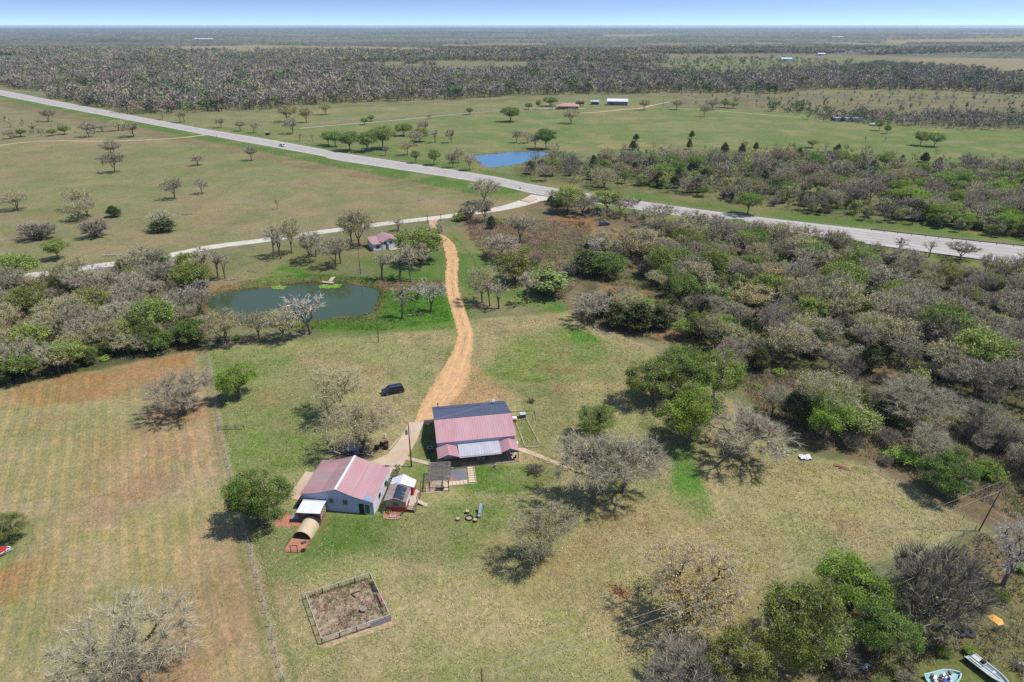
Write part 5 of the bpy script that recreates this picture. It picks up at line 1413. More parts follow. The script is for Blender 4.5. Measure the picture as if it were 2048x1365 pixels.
# ---- pergola and patio
po, pa = (-14.58, 96.33), math.radians(4)
e = empty('pergola', (*po, 0), pa, 'weathered wooden pergola with many slats over pale pavers', 'pergola')
for x in (0, 3.35):
    for y in (0.1, 5.2): MB().box((x, y, 1.2), (.16, .16, 2.4)).build('post', WOODD, e)
for x in (0, 3.35): MB().box((x, 2.6, 2.36), (.12, 5.5, .2)).build('beam', WOODG, e)
for k in range(15): 
    y = .05 + k * .375; MB().box((1.67 + .06 * math.sin(k * 3), y, 2.5), (4.1, .11, .15), rz=.012 * math.sin(k * 2.1)).build('slat', WOODG, e)
for x, s in ((0, 1), (3.35, -1)): MB().bar((x, .1, 1.8), (x + s * .5, .1, 2.3), .08).build('brace', WOODD, e)
MB().box((1.67, .1, .8), (3.3, .1, .1)).build('rail', WOODD, e)
z3 = lambda x, y, z=0: G(740 + x / 7.583, 920 + y / 7.583, z)
def slab(name, pts, z, material, label, cat='paving', group=None, parent=None):
    mb = MB(); mb.prism([p[:2] for p in pts], z - .12, z); o = mb.build(name, material, parent)
    if parent is None: tag(o, label, cat, group)
    return o
slab('pergola_floor', [z3(845, 420), z3(900, 320), z3(1175, 310), z3(1195, 475), z3(850, 510)], .07, conc, 'pale concrete floor under the pergola')
e = empty('wooden_bench', z3(1060, 465, .07), pa, 'dark curved bench at the front of the pergola', 'bench')
MB().box((0, 0, .42), (1.5, .4, .06)).build('seat', BLACK, e); mb = MB(); mb.tube([(-.7, .2, .45), (-.6, .24, .8), (0, .26, .9), (.6, .24, .8), (.7, .2, .45)], .04, 6); mb.build('backrest', BLACK, e)
for x in (-.6, .6): MB().box((x, 0, .2), (.06, .36, .4)).build('leg', BLACK, e)
slab('patio_slab', [z3(1160, 170), z3(1465, 130), z3(1470, 300), z3(1290, 325), z3(1170, 200)], .06, mat('dark_slate', C(122,124,134), .8, .12, 1.2, dirt=C(160,134,118), dirtamt=.5), 'dark grey slate square beside the pergola')
slab('patio_bed', [z3(1170, 160), z3(1290, 322), z3(1480, 300), z3(1480, 330), z3(1190, 350)], .04, REDCLAY, 'bare reddish soil round the slate square')
pv = mat('pale_paver', C(226,204,176), .9, .1, 1.5, dirt=C(196,160,130), dirtamt=.5)
for k in range(7):
    a, b = mixp(z3(1475, 112), z3(1500, 350), k / 7 + .01), mixp(z3(1475, 112), z3(1500, 350), (k + .86) / 7); c, d = mixp(z3(1562, 105), z3(1598, 345), (k + .86) / 7), mixp(z3(1562, 105), z3(1598, 345), k / 7 + .01)
    slab('paver', [a, b, c, d], .06, pv, 'square pale paver in the column along the right side of the slate patio', group='pavers of the right patio column')
for k in range(5):
    a, b = mixp(z3(1190, 335), z3(1480, 308), k / 5), mixp(z3(1190, 335), z3(1480, 308), (k + .84) / 5); c, d = mixp(z3(1195, 392), z3(1490, 362), (k + .84) / 5), mixp(z3(1195, 392), z3(1490, 362), k / 5)
    slab('paver', [a, b, c, d], .06, pv, 'square pale paver in the row along the front of the slate patio', group='pavers of the front patio row')
mb = MB(); mb.bar(z3(1575, 100, .08), z3(1612, 358, .08), .14, .14); mb.bar(z3(1195, 398, .08), z3(1612, 358, .08), .14, .14); tag(mb.build('timber_edging', WOODT), 'thin timber edging round the outside of the patio pavers', 'edging')
e = empty('swing_frame', (0, 0, 0), 0, 'black metal frame standing on the grass left of the pergola', 'frame')
A, B_ = z3(775, 480), z3(890, 440)
mb = MB()
for p in (A, B_): mb.tube([p, (p[0], p[1], 2.1)], .05)
mb.tube([(A[0], A[1], 2.1), (B_[0], B_[1], 2.1)], .05); mb.build('frame', BLACK, e)

# ---- workshop with the pink roof
so, sa = (-35.69, 91.9), math.radians(-7.6)
s = empty('workshop', (*so, 0), sa, 'blue and white metal workshop with pink roof and white ridge strip', 'workshop')
prof = [(0, 0), (0, 3.2), (3.5, 3.85), (6.15, 4.72), (8.9, 3.62), (12.4, 2.62), (12.4, 0)]
mb = MB(); gable(mb, [(x, z - .06 if z else 0) for x, z in prof], 0, 9.4, 'y'); w_ = mb.build('wall', BLUEW, s)  # blue tint paints the shade on the front wall
for nm, (x0, z0), (x1, z1), m_ in (('roof', (-.25, 3.18), (3.5, 3.87), PINKB), ('roof', (3.5, 3.89), (6.15, 4.76), PINKB), ('roof', (8.9, 3.66), (6.15, 4.76), PINK), ('roof', (12.55, 2.62), (8.9, 3.64), PINK)):
    mb = MB(); roofpanel(mb, (x0, -.2, z0), (x0, 9.6, z0), (x1, 9.6, z1), (x1, -.2, z1), rib=.32, rw=.04, rh=.03); mb.build('roof', m_, s)
mb = MB(); mb.box((6.15, 4.7, 4.80), (.42, 9.9, .06)); mb.build('ridge_strip', WHITE_R, s)
mb = MB(); mb.box((8.9, 4.7, 3.68), (.1, 9.8, .05)); mb.build('roof_seam', PINKB, s)
mb = MB(); mb.box((11.4, .55, 2.98), (1.3, 1.3, .07), ry=.28); mb.build('skylight_sheet', BLUEG, s)
mb = MB(); mb.box((12.43, 4.7, 1.25), (.05, 9.3, 2.5)); sw = mb.build('side_wall', WHITEW, s); sw['label'] = 'side wall coloured whiter to show its sunlit side'  # sunlit side put into colour: whiter sheet over the shade-blue wall
window(s, (5.1, -.03, 2.2), .55, .75, 'y-', GREYM, bars=1); window(s, (7.55, -.03, 2.1), .6, .8, 'y-', GREYM, bars=1)
d = MB().box((10.35, -.03, 1.05), (.95, .06, 2.0)).build('door', BLACK, s); MB().box((10.75, -.08, 1.0), (.05, .05, .14)).build('handle', GREYM, d)
window(s, (11.35, -.03, 1.08), .85, 1.9, 'y-', TRIM, mat('green_glass', C(70,104,92), .2, .1, 1, spec=.6), bars=0)
window(s, (12.47, 3.2, 1.5), .8, .7, 'x+', BLACK); window(s, (12.47, 6.6, 1.5), .8, .7, 'x+', BLACK)
mb = MB(); mb.add([(-.05, -.3, 2.2), (-1.6, .2, 0), (-1.6, 3.0, 0), (-.05, 2.8, 2.4), (-.05, -.3, 2.1), (-1.5, .2, 0), (-1.5, 3.0, 0), (-.05, 2.8, 2.3)], [(0, 1, 2, 3), (7, 6, 5, 4), (0, 4, 5, 1), (1, 5, 6, 2), (2, 6, 7, 3), (3, 7, 4, 0)]); mb.build('lean_to', DKG, s)
z2 = lambda x, y, z=0: G(560 + x / 6.203, 900 + y / 6.203, z)
slab('concrete_apron', [z2(320, 272), z2(455, 290), z2(300, 640), z2(90, 600)], .07, conc, 'bare concrete apron along the left side of the workshop')
CD = [(-21.48, 119.33), (-18.43, 119.45), (-19.0, 113), (-20.05, 107.42), (-20.28, 105.89), (-21.48, 100.05), (-22.6, 99.5), (-27.5, 101.5), (-29.5, 105.6), (-26.8, 105.6), (-24.07, 107.81), (-22.6, 112.5)]
slab('concrete_drive', [(*p, 0) for p in CD], .07, conc, 'pale concrete drive bending between the workshop and metal house', 'driveway')
slab('concrete_path', [(-20.2, 107.2, 0), (-20.25, 106.1, 0), (-14.7, 104.0, 0), (-14.6, 104.9, 0)], .06, conc, 'short concrete path from the drive to the porch', 'path')
slab('concrete_path', [(1.3, 109.9, 0), (2.2, 110.1, 0), (10.95, 103.9, 0), (10.8, 102.8, 0), (5.9, 106.3, 0), (1.5, 108.9, 0)], .06, conc, 'long narrow concrete path from the porch to the hut under the largest oak', 'path')
# climbing plants by the workshop wall
mb = MB(); rr_ = random.Random(9)
A, B_ = z2(1360, 480), z2(1480, 250)
for k in range(60):
    t = rr_.random(); p = mixp(A, B_, t); mb.tube([(p[0] + rr_.uniform(-.2, .2), p[1], 0), (p[0] + rr_.uniform(-.4, .4), p[1] + rr_.uniform(-.3, .3), rr_.uniform(.5, 1.5))], [.03, .01], 4)
    for q in range(3): mb.box((p[0] + rr_.uniform(-.5, .5), p[1] + rr_.uniform(-.5, .5), rr_.uniform(.4, 1.5)), (.2, .14, .12), rz=rr_.random() * 3, rx=rr_.random())
tag(mb.build('potted_shrub', mat('dull_leaf', C(120,128,84), .8, .4, 3)), 'scraggly shrubs along the white wall of the workshop', 'shrub')

# ---- red and tan shed with clear roofed greenhouse
go, ga = (-21.42, 91.05), math.radians(-4)
f2 = P2(go, ga)
g = empty('garden_shed', (*go, 0), ga, 'red and tan garden shed with patched clear roof and white rear section', 'shed')
mb = MB(); gable(mb, [(0, .1), (0, 1.0), (3.4, 1.0), (3.4, .1)], 0, 3.9, 'y'); w_ = mb.build('lower_wall', REDP, g); w_['label'] = 'red lower wall'
mb = MB(); gable(mb, [(.03, 1.0), (.03, 2.3), (1.7, 2.85), (3.37, 2.15), (3.37, 1.0)], .03, 3.9, 'y'); w_ = mb.build('upper_wall', TANW, g)
mb = MB(); roofpanel(mb, (-.3, -.1, 2.32), (-.3, 4.3, 2.32), (1.7, 4.3, 2.95), (1.7, -.1, 2.95), rib=.75, rw=.07); mb.build('roof', mat('cloudy_roof_panel', C(178,160,150), .5, .15, 1.2, dirt=C(140,120,112), dirtamt=.7), g)
mb = MB(); roofpanel(mb, (3.55, -.1, 2.22), (3.55, 4.3, 2.22), (1.7, 4.3, 2.95), (1.7, -.1, 2.95), rib=.75, rw=.07); mb.build('roof', mat('brown_roof_panel', C(150,124,118), .6, .2, 1.2), g)
mb = MB(); n_ = 7; rr_ = random.Random(4); vs = []
for i in range(n_ + 1):
    for j in range(5):
        x = 1.3 + j * .42; y = .1 + i * 3.4 / n_; z = 2.98 - (x - 1.7) * .39 if x > 1.7 else 2.98 - (1.7 - x) * .31
        vs.append((x + rr_.uniform(-.08, .08), y, z + .05 + rr_.uniform(-.02, .06)))
mb.add(vs, [(i * 5 + j, i * 5 + j + 1, i * 5 + j + 6, i * 5 + j + 5) for i in range(n_) for j in range(4)]); mb.build('roof_tarp', BLKPLY, g)
mb = MB(); mb.box((2.95, 1.1, 2.56), (.8, .08, .06), ry=.38, rz=.3); mb.box((2.9, 1.9, 2.58), (.9, .08, .06), ry=.38, rz=-.2); mb.build('roof_batten', WOODT, g)
window(g, (1.7, -.01, 1.6), .8, .6, 'y-', WOODG, bars=2)
mb = MB(); gable(mb, [(0.0, .1), (0.0, 2.2), (1.7, 2.8), (3.9, 2.2), (3.9, .1)], 3.95, 5.9, 'y'); mb.build('rear_wall', REDP, g)
mb = MB(); roofpanel(mb, (-.25, 3.9, 2.25), (-.25, 6.3, 2.25), (1.7, 6.6, 2.98), (1.7, 3.9, 3.0)); roofpanel(mb, (4.1, 4.0, 2.2), (4.1, 6.1, 2.2), (1.7, 6.6, 2.98), (1.7, 3.9, 3.0)); q = mb.build('roof', WHITE_R, g); q['label'] = 'bright white rear roof'
mb = MB(); mb.box((3.43, 2.0, 1.65), (.05, 3.8, 1.1)); mb.build('side_panel', WHITEW, g)
d = MB().box((3.47, 3.0, 1.35), (.06, .9, 1.7)).build('door', WHITEW, g); MB().box((3.53, 3.35, 1.3), (.05, .05, .14)).build('handle', BLACK, d)
mb = MB(); mb.prism([(3.5, .3), (4.95, .0), (5.05, 4.9), (3.95, 5.9), (3.5, 4.6)], .40, .5); mb.build('deck', WOODT, g)
for a, b in (((4.95, .05), (5.0, 2.0)), ((5.02, 3.0), (5.05, 4.85)), ((3.6, .25), (4.95, 0.0))):
    mb = MB(); mb.bar((*a, 1.3), (*b, 1.3), .08); mb.bar((*a, .85), (*b, .85), .05)
    n_ = 5
    for k in range(n_ + 1): p = mixp((*a, 0), (*b, 0), k / n_); mb.bar((p[0], p[1], 0), (p[0], p[1], 1.3), .05)
    mb.build('railing', WOODB, g)
mb = MB(); mb.add([(5.0, 2.1, .5), (5.0, 2.9, .5), (6.7, 2.5, .02), (6.6, 1.7, .02), (5.0, 2.1, .42), (5.0, 2.9, .42), (6.7, 2.5, -.04), (6.6, 1.7, -.04)], [(0, 1, 2, 3), (7, 6, 5, 4), (0, 4, 5, 1), (1, 5, 6, 2), (2, 6, 7, 3), (3, 7, 4, 0)]); mb.build('ramp', WOODT, g)
# flower bed with pots in front of the shed
e = empty('flower_bed', (0, 0, 0), 0, 'stony flower bed with pots at the front of the red shed', 'flower bed')
fb = [z2(1285, 800), z2(1320, 780), z2(1530, 790), z2(1500, 855), z2(1380, 870), z2(1285, 855)]
slab('soil', fb, .05, REDCLAY, None, parent=e); mb = MB(); rr_ = random.Random(5)
for a, b in zip(fb, fb[1:] + fb[:1]):
    for k in range(int(math.dist(a, b) / .3)): t = k * .3 / math.dist(a, b); mb.box((a[0] + (b[0] - a[0]) * t, a[1] + (b[1] - a[1]) * t, .1), (.2, .2, .2), rz=rr_.random() * 3, rx=.3)
mb.build('stone_edging', mat('edging_stone', (0, 0, 0)), e)
def pot(px, py, r, hh, material, label):
    e = empty('plant_pot', (*z2(px, py)[:2], .05), 0, label, 'pot'); MB().tube([(0, 0, 0), (0, 0, hh)], [r * .7, r], 10).build('tub', material, e)
    mb = MB(); rr_ = random.Random(int(px))
    for k in range(26): a = rr_.random() * 6.3; mb.box((math.cos(a) * r * rr_.random() * 1.4, math.sin(a) * r * rr_.random() * 1.4, hh + rr_.random() * .4), (.12, .09, .1), rz=a, rx=a)
    mb.build('foliage', L_GREEN, e)
pot(1285, 780, .25, .45, WHITE_R, 'white pot at the left end of the flower bed')
pot(1520, 815, .22, .4, WHITE_R, 'white pot at the right end of the flower bed')
pot(1355, 790, .3, .3, WOODT, 'tan tub with the tallest plant in the flower bed')
e = empty('garden_trough', (*z2(1400, 838)[:2], .05), .1, 'low white trough lying in the flower bed', 'trough'); MB().box((0, 0, .12), (.9, .35, .24)).build('trough_body', WHITE_R, e); MB().box((0, 0, .25), (.75, .22, .04)).build('soil', REDCLAY, e)

# ---- chicken coop, wire run and yard
co, ca = (-35.59, 88.44), math.radians(-4)
c = empty('chicken_coop', (*co, 0), ca, 'brown plank chicken coop with white metal roof behind the hooped run', 'coop')
mb = MB(); gable(mb, [(0, 0), (0, 2.05), (2.75, 2.35), (2.75, 0)], 0, 3.75, 'x'); mb.build('wall', WOODB, c)
mb = MB(); roofpanel(mb, (-.1, -.25, 2.12), (3.9, -.25, 2.12), (4.0, 1.5, 2.5), (.1, 1.5, 2.5)); roofpanel(mb, (0, 2.95, 2.3), (4.0, 2.95, 2.3), (4.0, 1.5, 2.5), (.1, 1.5, 2.5)); mb.build('roof', WHITE_R, c)
for k in range(4): 
    for q in range(3): MB().box((3.78, .45 + k * .62, .6 + q * .5), (.06, .36, .28)).build('nest_box', WOODT, c)
MB().box((2.4, -.03, 1.75), (.5, .06, .35)).build('hatch', BLACK, c)
r0_, ra = (-35.39, 84.52), math.radians(-9)
r = empty('hoop_run', (*r0_, 0), ra, 'tan barrel roofed wire run in front of the chicken coop', 'run')
mb = MB(); ring = lambda y, rr=1.52: [(1.52 - math.cos(math.pi * k / 14) * rr, y, max(0, math.sin(math.pi * k / 14) * rr)) for k in range(15)]
A = [ring(y) for y in (0, 1.1, 2.3, 3.3)]; B = [ring(y, 1.47) for y in (0, 1.1, 2.3, 3.3)]
mb.loft(A, caps=False, closed=False); mb.loft(B, caps=False, closed=False); q = mb.build('cover', mat('tan_canvas', C(214,190,156), .8, .06, 1), r, smooth_=True)
def mesh_panel(par, pts, name, step=.16, t=.025, material=BLACK):
    a, b, c_, d_ = map(Vector, pts); mb = MB(); n1 = int((b - a).length / step); n2 = int((d_ - a).length / step)
    for k in range(n1 + 1): q = k / max(1, n1); mb.bar(a + (b - a) * q, d_ + (c_ - d_) * q, t)
    for k in range(n2 + 1): q = k / max(1, n2); mb.bar(a + (d_ - a) * q, b + (c_ - b) * q, t)
    return mb.build(name, material, par)
mb = MB()
for k in range(1, 14): x = 1.52 - math.cos(math.pi * k / 14) * 1.5; mb.bar((x, 0, 0), (x, 0, math.sin(math.pi * k / 14) * 1.5), .03)
for zz in (.35, .7, 1.05, 1.35): w = math.sqrt(max(0, 1.5 ** 2 - zz ** 2)); mb.bar((1.52 - w, 0, zz), (1.52 + w, 0, zz), .03)
mb.build('front_wire', mat('rusty_wire', C(110,74,66), .7, .2, 4), r)
mb = MB()
for y in (3.3, 3.6, 3.9): 
    for a_, b_ in zip(ring(y)[:-1], ring(y)[1:]): mb.bar(a_, b_, .05)
for k in range(1, 14): p = ring(3.3)[k]; mb.bar(p, (p[0], 4.0, p[2]), .035)
mb.build('rear_hoops', DKG, r)
yard = [(-35.55, 84.5, 0), (-32.4, 84.0, 0), (-32.5, 82.2, 0), (-32.9, 81.3, 0), (-35.7, 81.3, 0), (-36.0, 82.0, 0)]
slab('yard_soil', yard, .045, REDCLAY, 'bare red earth of the small yard in front of the hooped run', 'soil')
slab('yard_soil', [z2(0, 800), z2(180, 810), z2(245, 905), z2(225, 955), z2(0, 955), z2(-60, 950), z2(-60, 830)], .045, REDCLAY, 'bare red earth strip between dark green tree and chicken coop', 'soil')
e = empty('yard_fence', (0, 0, 0), 0, 'low wire fence round the red earth yard', 'fence')
for a, b in zip(yard[1:], yard[2:] + yard[:1]):
    if a[1] > 84 and b[1] > 84: continue
    mesh_panel(e, ((*a[:2], 0), (*b[:2], 0), (*b[:2], .5), (*a[:2], .5)), 'wire_panel', .25, .018, DKG)
e = empty('gate_frame', G(582, 1105.5), 0, 'black upright gate frame at the front of the red earth yard', 'gate')
MB().bar((0, 0, 0), (0, 0, 1.4), .08).build('post', BLACK, e); MB().bar((1.07, 0, 0), (1.07, 0, 1.4), .08).build('post', BLACK, e); MB().bar((-.04, 0, 1.42), (1.11, 0, 1.42), .08).build('lintel', BLACK, e)
e = empty('feed_tub', G(607, 1102), 0, 'dark round feed tub in the corner of the red yard', 'tub'); mb = MB(); mb.tube([(0, 0, 0), (0, 0, .18)], [.32, .42], 14); mb.build('bowl', BLACK, e)
e = empty('feed_tub', z2(300, 1160), 0, 'dark feed trough near the hooped run entrance', 'trough'); mb = MB(); mb.box((0, 0, .15), (.8, .35, .3), rz=.5); mb.build('bowl', DKG, e)
e = empty('coop_fence', (0, 0, 0), 0, 'low grey wire fence between dark green tree and the coop', 'fence')
A, B_ = z2(0, 790), z2(230, 800); mesh_panel(e, (A, B_, (B_[0], B_[1], .9), (A[0], A[1], .9)), 'wire_panel', .3, .025, GREYM)
box_unit('nesting_crate', z2(200, 880), .1, (1.3, .9, .8), DKG, 'dark grey crate standing left of the chicken coop', 'crate', GREYM)

# ---- garden pen
e = empty('garden_pen', (0, 0, 0), 0, 'four sided wire garden pen with white top rail and wooden posts', 'pen')
GC = [(-29.71, 71.69), (-21.19, 75.68), (-16.9, 67.8), (-25.37, 63.87)]
RAIL = mat('pale_rail', C(196,188,182), .7, .08, 2)
for i in range(4):
    a, b = GC[i], GC[(i + 1) % 4]; L_ = math.dist(a, b)
    MB().bar((*a, 1.2), (*b, 1.2), .085).build('top_rail', RAIL, e)
    mb = MB(); n_ = int(L_ / .3)
    for k in range(n_ + 1): p = mixp((*a, 0), (*b, 0), k / n_); mb.bar((p[0], p[1], .02), (p[0], p[1], 1.16), .012)
    for zz in (.15, .4, .65, .9): mb.bar((*a, zz), (*b, zz), .012)
    mb.build('wire_panel', DKG, e)
    n_ = 5 if i % 2 else 4
    for k in range(n_): p = mixp((*a, 0), (*b, 0), k / n_); MB().bar((p[0], p[1], 0), (p[0], p[1], 1.15), .11).build('post', WOODD, e)
a, b = GC[2], GC[3]; p = mixp((*a, 0), (*b, 0), .3)
MB().bar((a[0] + .0, a[1] - .05, .5), (p[0], p[1] - .05, .5), .05, .95).build('tin_panel', GREYM, e)
slab('garden_soil', [(-29.4, 71.6, 0), (-21.3, 75.3, 0), (-17.2, 67.9, 0), (-25.2, 64.2, 0)], .03, mat('garden_soil', C(176,152,128), .95, .4, 1.6, bump=.9, dirt=C(124,134,84), dirtamt=.95), 'weedy brown soil inside the garden pen', 'soil')
slab('garden_soil', [(-25.6, 63.9, 0), (-25.2, 63.2, 0), (-16.2, 67.0, 0), (-16.6, 67.9, 0)], .035, mat('edge_soil', C(190,164,126), .95, .3, 1.5, dirt=C(140,148,90), dirtamt=.8), 'strip of bare pale soil along the front of the garden pen', 'soil')
e = empty('round_table', (-21.0, 69.6, 0), 0, 'small round wooden table inside the garden pen', 'table'); mb = MB(); mb.tube([(0, 0, .42), (0, 0, .5)], .5, 16); mb.build('tabletop', WOODG, e); mb = MB(); mb.tube([(0, 0, 0), (0, 0, .42)], .14, 8); mb.build('pedestal', WOODD, e)
e = empty('raised_bed', (-18.9, 71.6, 0), math.radians(-62), 'long narrow wooden planting box by the right side of the garden pen', 'planter'); MB().box((0, 0, .2), (2.6, .6, .4)).build('box_frame', WOODG, e); MB().box((0, 0, .42), (2.4, .45, .06)).build('soil', REDCLAY, e)
e = empty('raised_bed', (-20.3, 74.0, 0), math.radians(-62), 'second planting box, in the far corner of the garden pen', 'planter'); MB().box((0, 0, .18), (2.0, .55, .36)).build('box_frame', WOODD, e); MB().box((0, 0, .38), (1.8, .4, .06)).build('soil', L_OLIVE, e)
mb = MB(); mb.bar((-23.4, 72.6, .15), (-22.6, 71.9, .15), .1, .25); mb.bar((-23.4, 72.6, .15), (-22.2, 73.2, .15), .08, .2); tag(mb.build('bed_board', WOODD), 'old board frame lying in the garden pen', 'board')

# ---- hut under the oak
hx = empty('garden_hut', (13.7, 105.2, 0), math.radians(4), 'small brown gabled hut half hidden beneath the largest oak', 'hut')
mb = MB(); gable(mb, [(-1.8, 0), (-1.8, 2.3), (0, 3.15), (1.8, 2.3), (1.8, 0)], 0, 3.2, 'y'); mb.build('wall', WOODB, hx)
mb = MB(); roofpanel(mb, (-2.1, -.3, 2.3), (-2.1, 3.5, 2.3), (0, 3.5, 3.32), (0, -.3, 3.32)); roofpanel(mb, (2.1, -.3, 2.3), (2.1, 3.5, 2.3), (0, 3.5, 3.32), (0, -.3, 3.32)); mb.build('roof', mat('brown_shingle', C(168,140,132), .85, .15, 2), hx)
d = MB().box((0, -.04, 1), (.9, .08, 1.95)).build('door', WOODD, hx); MB().box((.35, -.1, 1), (.05, .05, .12)).build('handle', GREYM, d)

# ---- small white house past the pond
wo, wa = (-50.8, 236.9), math.radians(27.5)
f3 = P2(wo, wa); w = empty('white_cottage', (*wo, 0), wa, 'small white cottage with stepped pink roof beyond the pond', 'house')
mb = MB(); gable(mb, [(0, 0), (0, 2.5), (7.5, 2.95), (7.5, 0)], 0, 5.3, 'x'); mb.build('wall', WHITEW, w)
mb = MB(); roofpanel(mb, (-.3, -.4, 2.55), (3.6, -.4, 2.55), (3.6, 8.4, 3.25), (-.3, 8.4, 3.25)); mb.build('roof', PINKB, w)
mb = MB(); gable(mb, [(3.3, 0), (3.3, 2.9), (6.3, 4.1), (9.6, 2.9), (9.6, 0)], -.2, 8.3, 'y'); mb.build('gable_wall', WHITEW, w)
mb = MB(); roofpanel(mb, (3.0, -.6, 2.9), (3.0, 8.6, 2.9), (6.3, 8.6, 4.25), (6.3, -.6, 4.25)); roofpanel(mb, (9.9, -.6, 2.9), (9.9, 8.6, 2.9), (6.3, 8.6, 4.25), (6.3, -.6, 4.25)); mb.build('roof', PINK, w)
window(w, (1.7, -.03, 1.4), 1.0, .9, 'y-', BLACK); window(w, (4.6, -.24, 2.5), .8, .6, 'y-', BLACK); window(w, (6.6, -.24, 2.5), .8, .6, 'y-', BLACK)
d = MB().box((5.2, -.25, 1.05), (.95, .08, 2.0)).build('door', DKG, w); MB().box((5.55, -.32, 1.0), (.05, .05, .14)).build('handle', GREYM, d)
mb = MB(); mb.box((8.5, -1.4, .2), (6, 2.2, .2)); mb.build('deck', WOODT, w)

# ---- half hidden grey roofed house
e = empty('hidden_house', (*G(1178, 500)[:2], 0), math.radians(-12), 'grey roofed house half hidden by oaks below the highway', 'house')
mb = MB(); gable(mb, [(0, 0), (0, 2.4), (4, 3.5), (8, 2.4), (8, 0)], 0, 13, 'x'); mb.build('wall', WHITEW, e)
mb = MB(); roofpanel(mb, (-.5, -.4, 2.35), (13.4, -.4, 2.35), (13.4, 4, 3.65), (-.5, 4, 3.65)); roofpanel(mb, (-.5, 8.4, 2.35), (13.4, 8.4, 2.35), (13.4, 4, 3.65), (-.5, 4, 3.65)); mb.build('roof', mat('grey_shingle', C(146,148,156), .85, .12, 1), e)
window(e, (3, -.03, 1.4), 1.2, .9, 'y-'); window(e, (8, -.03, 1.4), 1.2, .9, 'y-')
e = empty('white_canopy', (*G(1290, 508)[:2], 0), .4, 'long narrow white sheet roof showing between oaks right of the grey roofed house', 'canopy')
mb = MB(); roofpanel(mb, (-4, -1, 2.1), (4, -1, 2.1), (4, 1, 2.6), (-4, 1, 2.6)); mb.build('roof', WHITE_R, e)
for x in (-3.8, 3.8):
    for y in (-.9, .9): MB().bar((x, y, 0), (x, y, 2.2), .1).build('post', GREYM, e)

# ---- far ranch house, sheds and long barn
e = empty('ranch_house', (*G(1115, 219)[:2], 0), math.radians(-6), 'far ranch house with low terracotta hipped roof', 'house')
W_, D_ = 20.5, 13
mb = MB(); mb.prism([(0, 0), (W_, 0), (W_, D_), (0, D_)], 0, 3.0); mb.build('wall', mat('brick_tan', C(150,120,104), .9, .12, 1), e)
mb = MB(); o_ = .9; mb.add([(-o_, -o_, 2.9), (W_ + o_, -o_, 2.9), (W_ + o_, D_ + o_, 2.9), (-o_, D_ + o_, 2.9), (6, D_ / 2, 5.6), (W_ - 6, D_ / 2, 5.6)], [(0, 1, 5, 4), (2, 3, 4, 5), (1, 2, 5), (3, 0, 4), (0, 3, 2, 1)]); rf = mb.build('roof', mat('terracotta_roof', C(196,156,138), .85, .12, .8), e)
MB().box((9.5, D_ / 2 + .8, 5.6), (1.1, 1.1, 1.8)).build('chimney', mat('brick_tan', (0, 0, 0)), rf)
for x in (3, 8, 13, 17.5): window(e, (x, -.04, 1.5), 1.5, 1.2, 'y-')
def farshed(name, px, py, rz, W_, D_, H0, H1, rm, wm, label, cat='shed', open_=False):
    e = empty(name, (*G(px, py)[:2], terrain(np.array([G(px, py)[0]]), np.array([G(px, py)[1]]))[0]), rz, label, cat)
    mb = MB(); gable(mb, [(0, 0), (0, H0), (D_ / 2, H1), (D_, H0), (D_, 0)], 0, W_, 'x'); mb.build('wall', wm, e)
    mb = MB(); roofpanel(mb, (-.3, -.4, H0), (W_ + .3, -.4, H0), (W_ + .3, D_ / 2, H1 + .1), (-.3, D_ / 2, H1 + .1), rib=2); roofpanel(mb, (-.3, D_ + .4, H0), (W_ + .3, D_ + .4, H0), (W_ + .3, D_ / 2, H1 + .1), (-.3, D_ / 2, H1 + .1), rib=2); mb.build('roof', rm, e)
    d = MB().box((W_ * .25, -.06, H0 * .4), (W_ * .16, .1, H0 * .8)).build('door', DKG, e)
    return e
farshed('long_barn', 1214, 211, math.radians(-9), 21, 9, 3.9, 6.2, WHITE_R, mat('blue_grey_siding', C(128,134,146), .7, .06, 1), 'long grey barn with white roof in the far pasture', 'barn')
farshed('ranch_shed', 1151, 209, math.radians(-4), 9, 7, 3.2, 4.2, mat('green_grey_roof', C(120,136,130), .6, .1, 1), mat('slate_wall', C(84,92,92), .8, .1, 1), 'dark green shed behind the ranch house')
farshed('ranch_shed', 1182, 210, math.radians(-8), 8, 7, 3.0, 4.4, mat('pale_blue_roof', C(190,200,210), .5, .08, 1), mat('slate_wall', (0, 0, 0)), 'pale blue roofed shed between the green shed and the long barn')
farshed('field_shed', 531, 271, 0, 2.8, 2.6, 2.0, 2.3, mat('pinkish_tin', C(196,150,146), .6, .1, 1), mat('deep_red_wall', C(132,40,44), .8, .1, 1), 'tiny red shed in the pasture beside the highway')
farshed('distant_house', 1563, 124, .1, 26, 14, 6, 9, mat('pale_teal_roof', C(190,220,214), .5, .05, 1), WHITEW, 'distant house with pale teal roof in the right country', 'house')
farshed('distant_house', 1636, 112, 0, 20, 12, 5, 7, WHITE_R, WHITEW, 'tiny white distant building beyond the teal roofed house', 'house')
farshed('distant_house', 1815, 141, .1, 22, 12, 4, 6, mat('dark_teal_roof', C(70,84,100), .6, .05, 1), DKG, 'distant dark roofed house near the brown field', 'house')
farshed('distant_shed', 1829, 144, -.1, 16, 10, 4, 5, WHITE_R, WHITEW, 'white roofed shed just right of the distant dark house')
farshed('distant_barn', 389, 84.5, 0, 90, 24, 8, 11, WHITE_R, WHITEW, 'white barn roof far off on the left horizon country', 'barn')
farshed('distant_barn', 1664, 79.5, 0, 70, 30, 8, 11, WHITE_R, WHITEW, 'white roof far off under the right horizon', 'barn')
farshed('distant_barn', 1000, 96, 0, 30, 14, 4, 6, mat('tan_roof', C(196,176,150), .7, .05, 1), WHITEW, 'tan roof in a far clearing at the middle', 'barn')
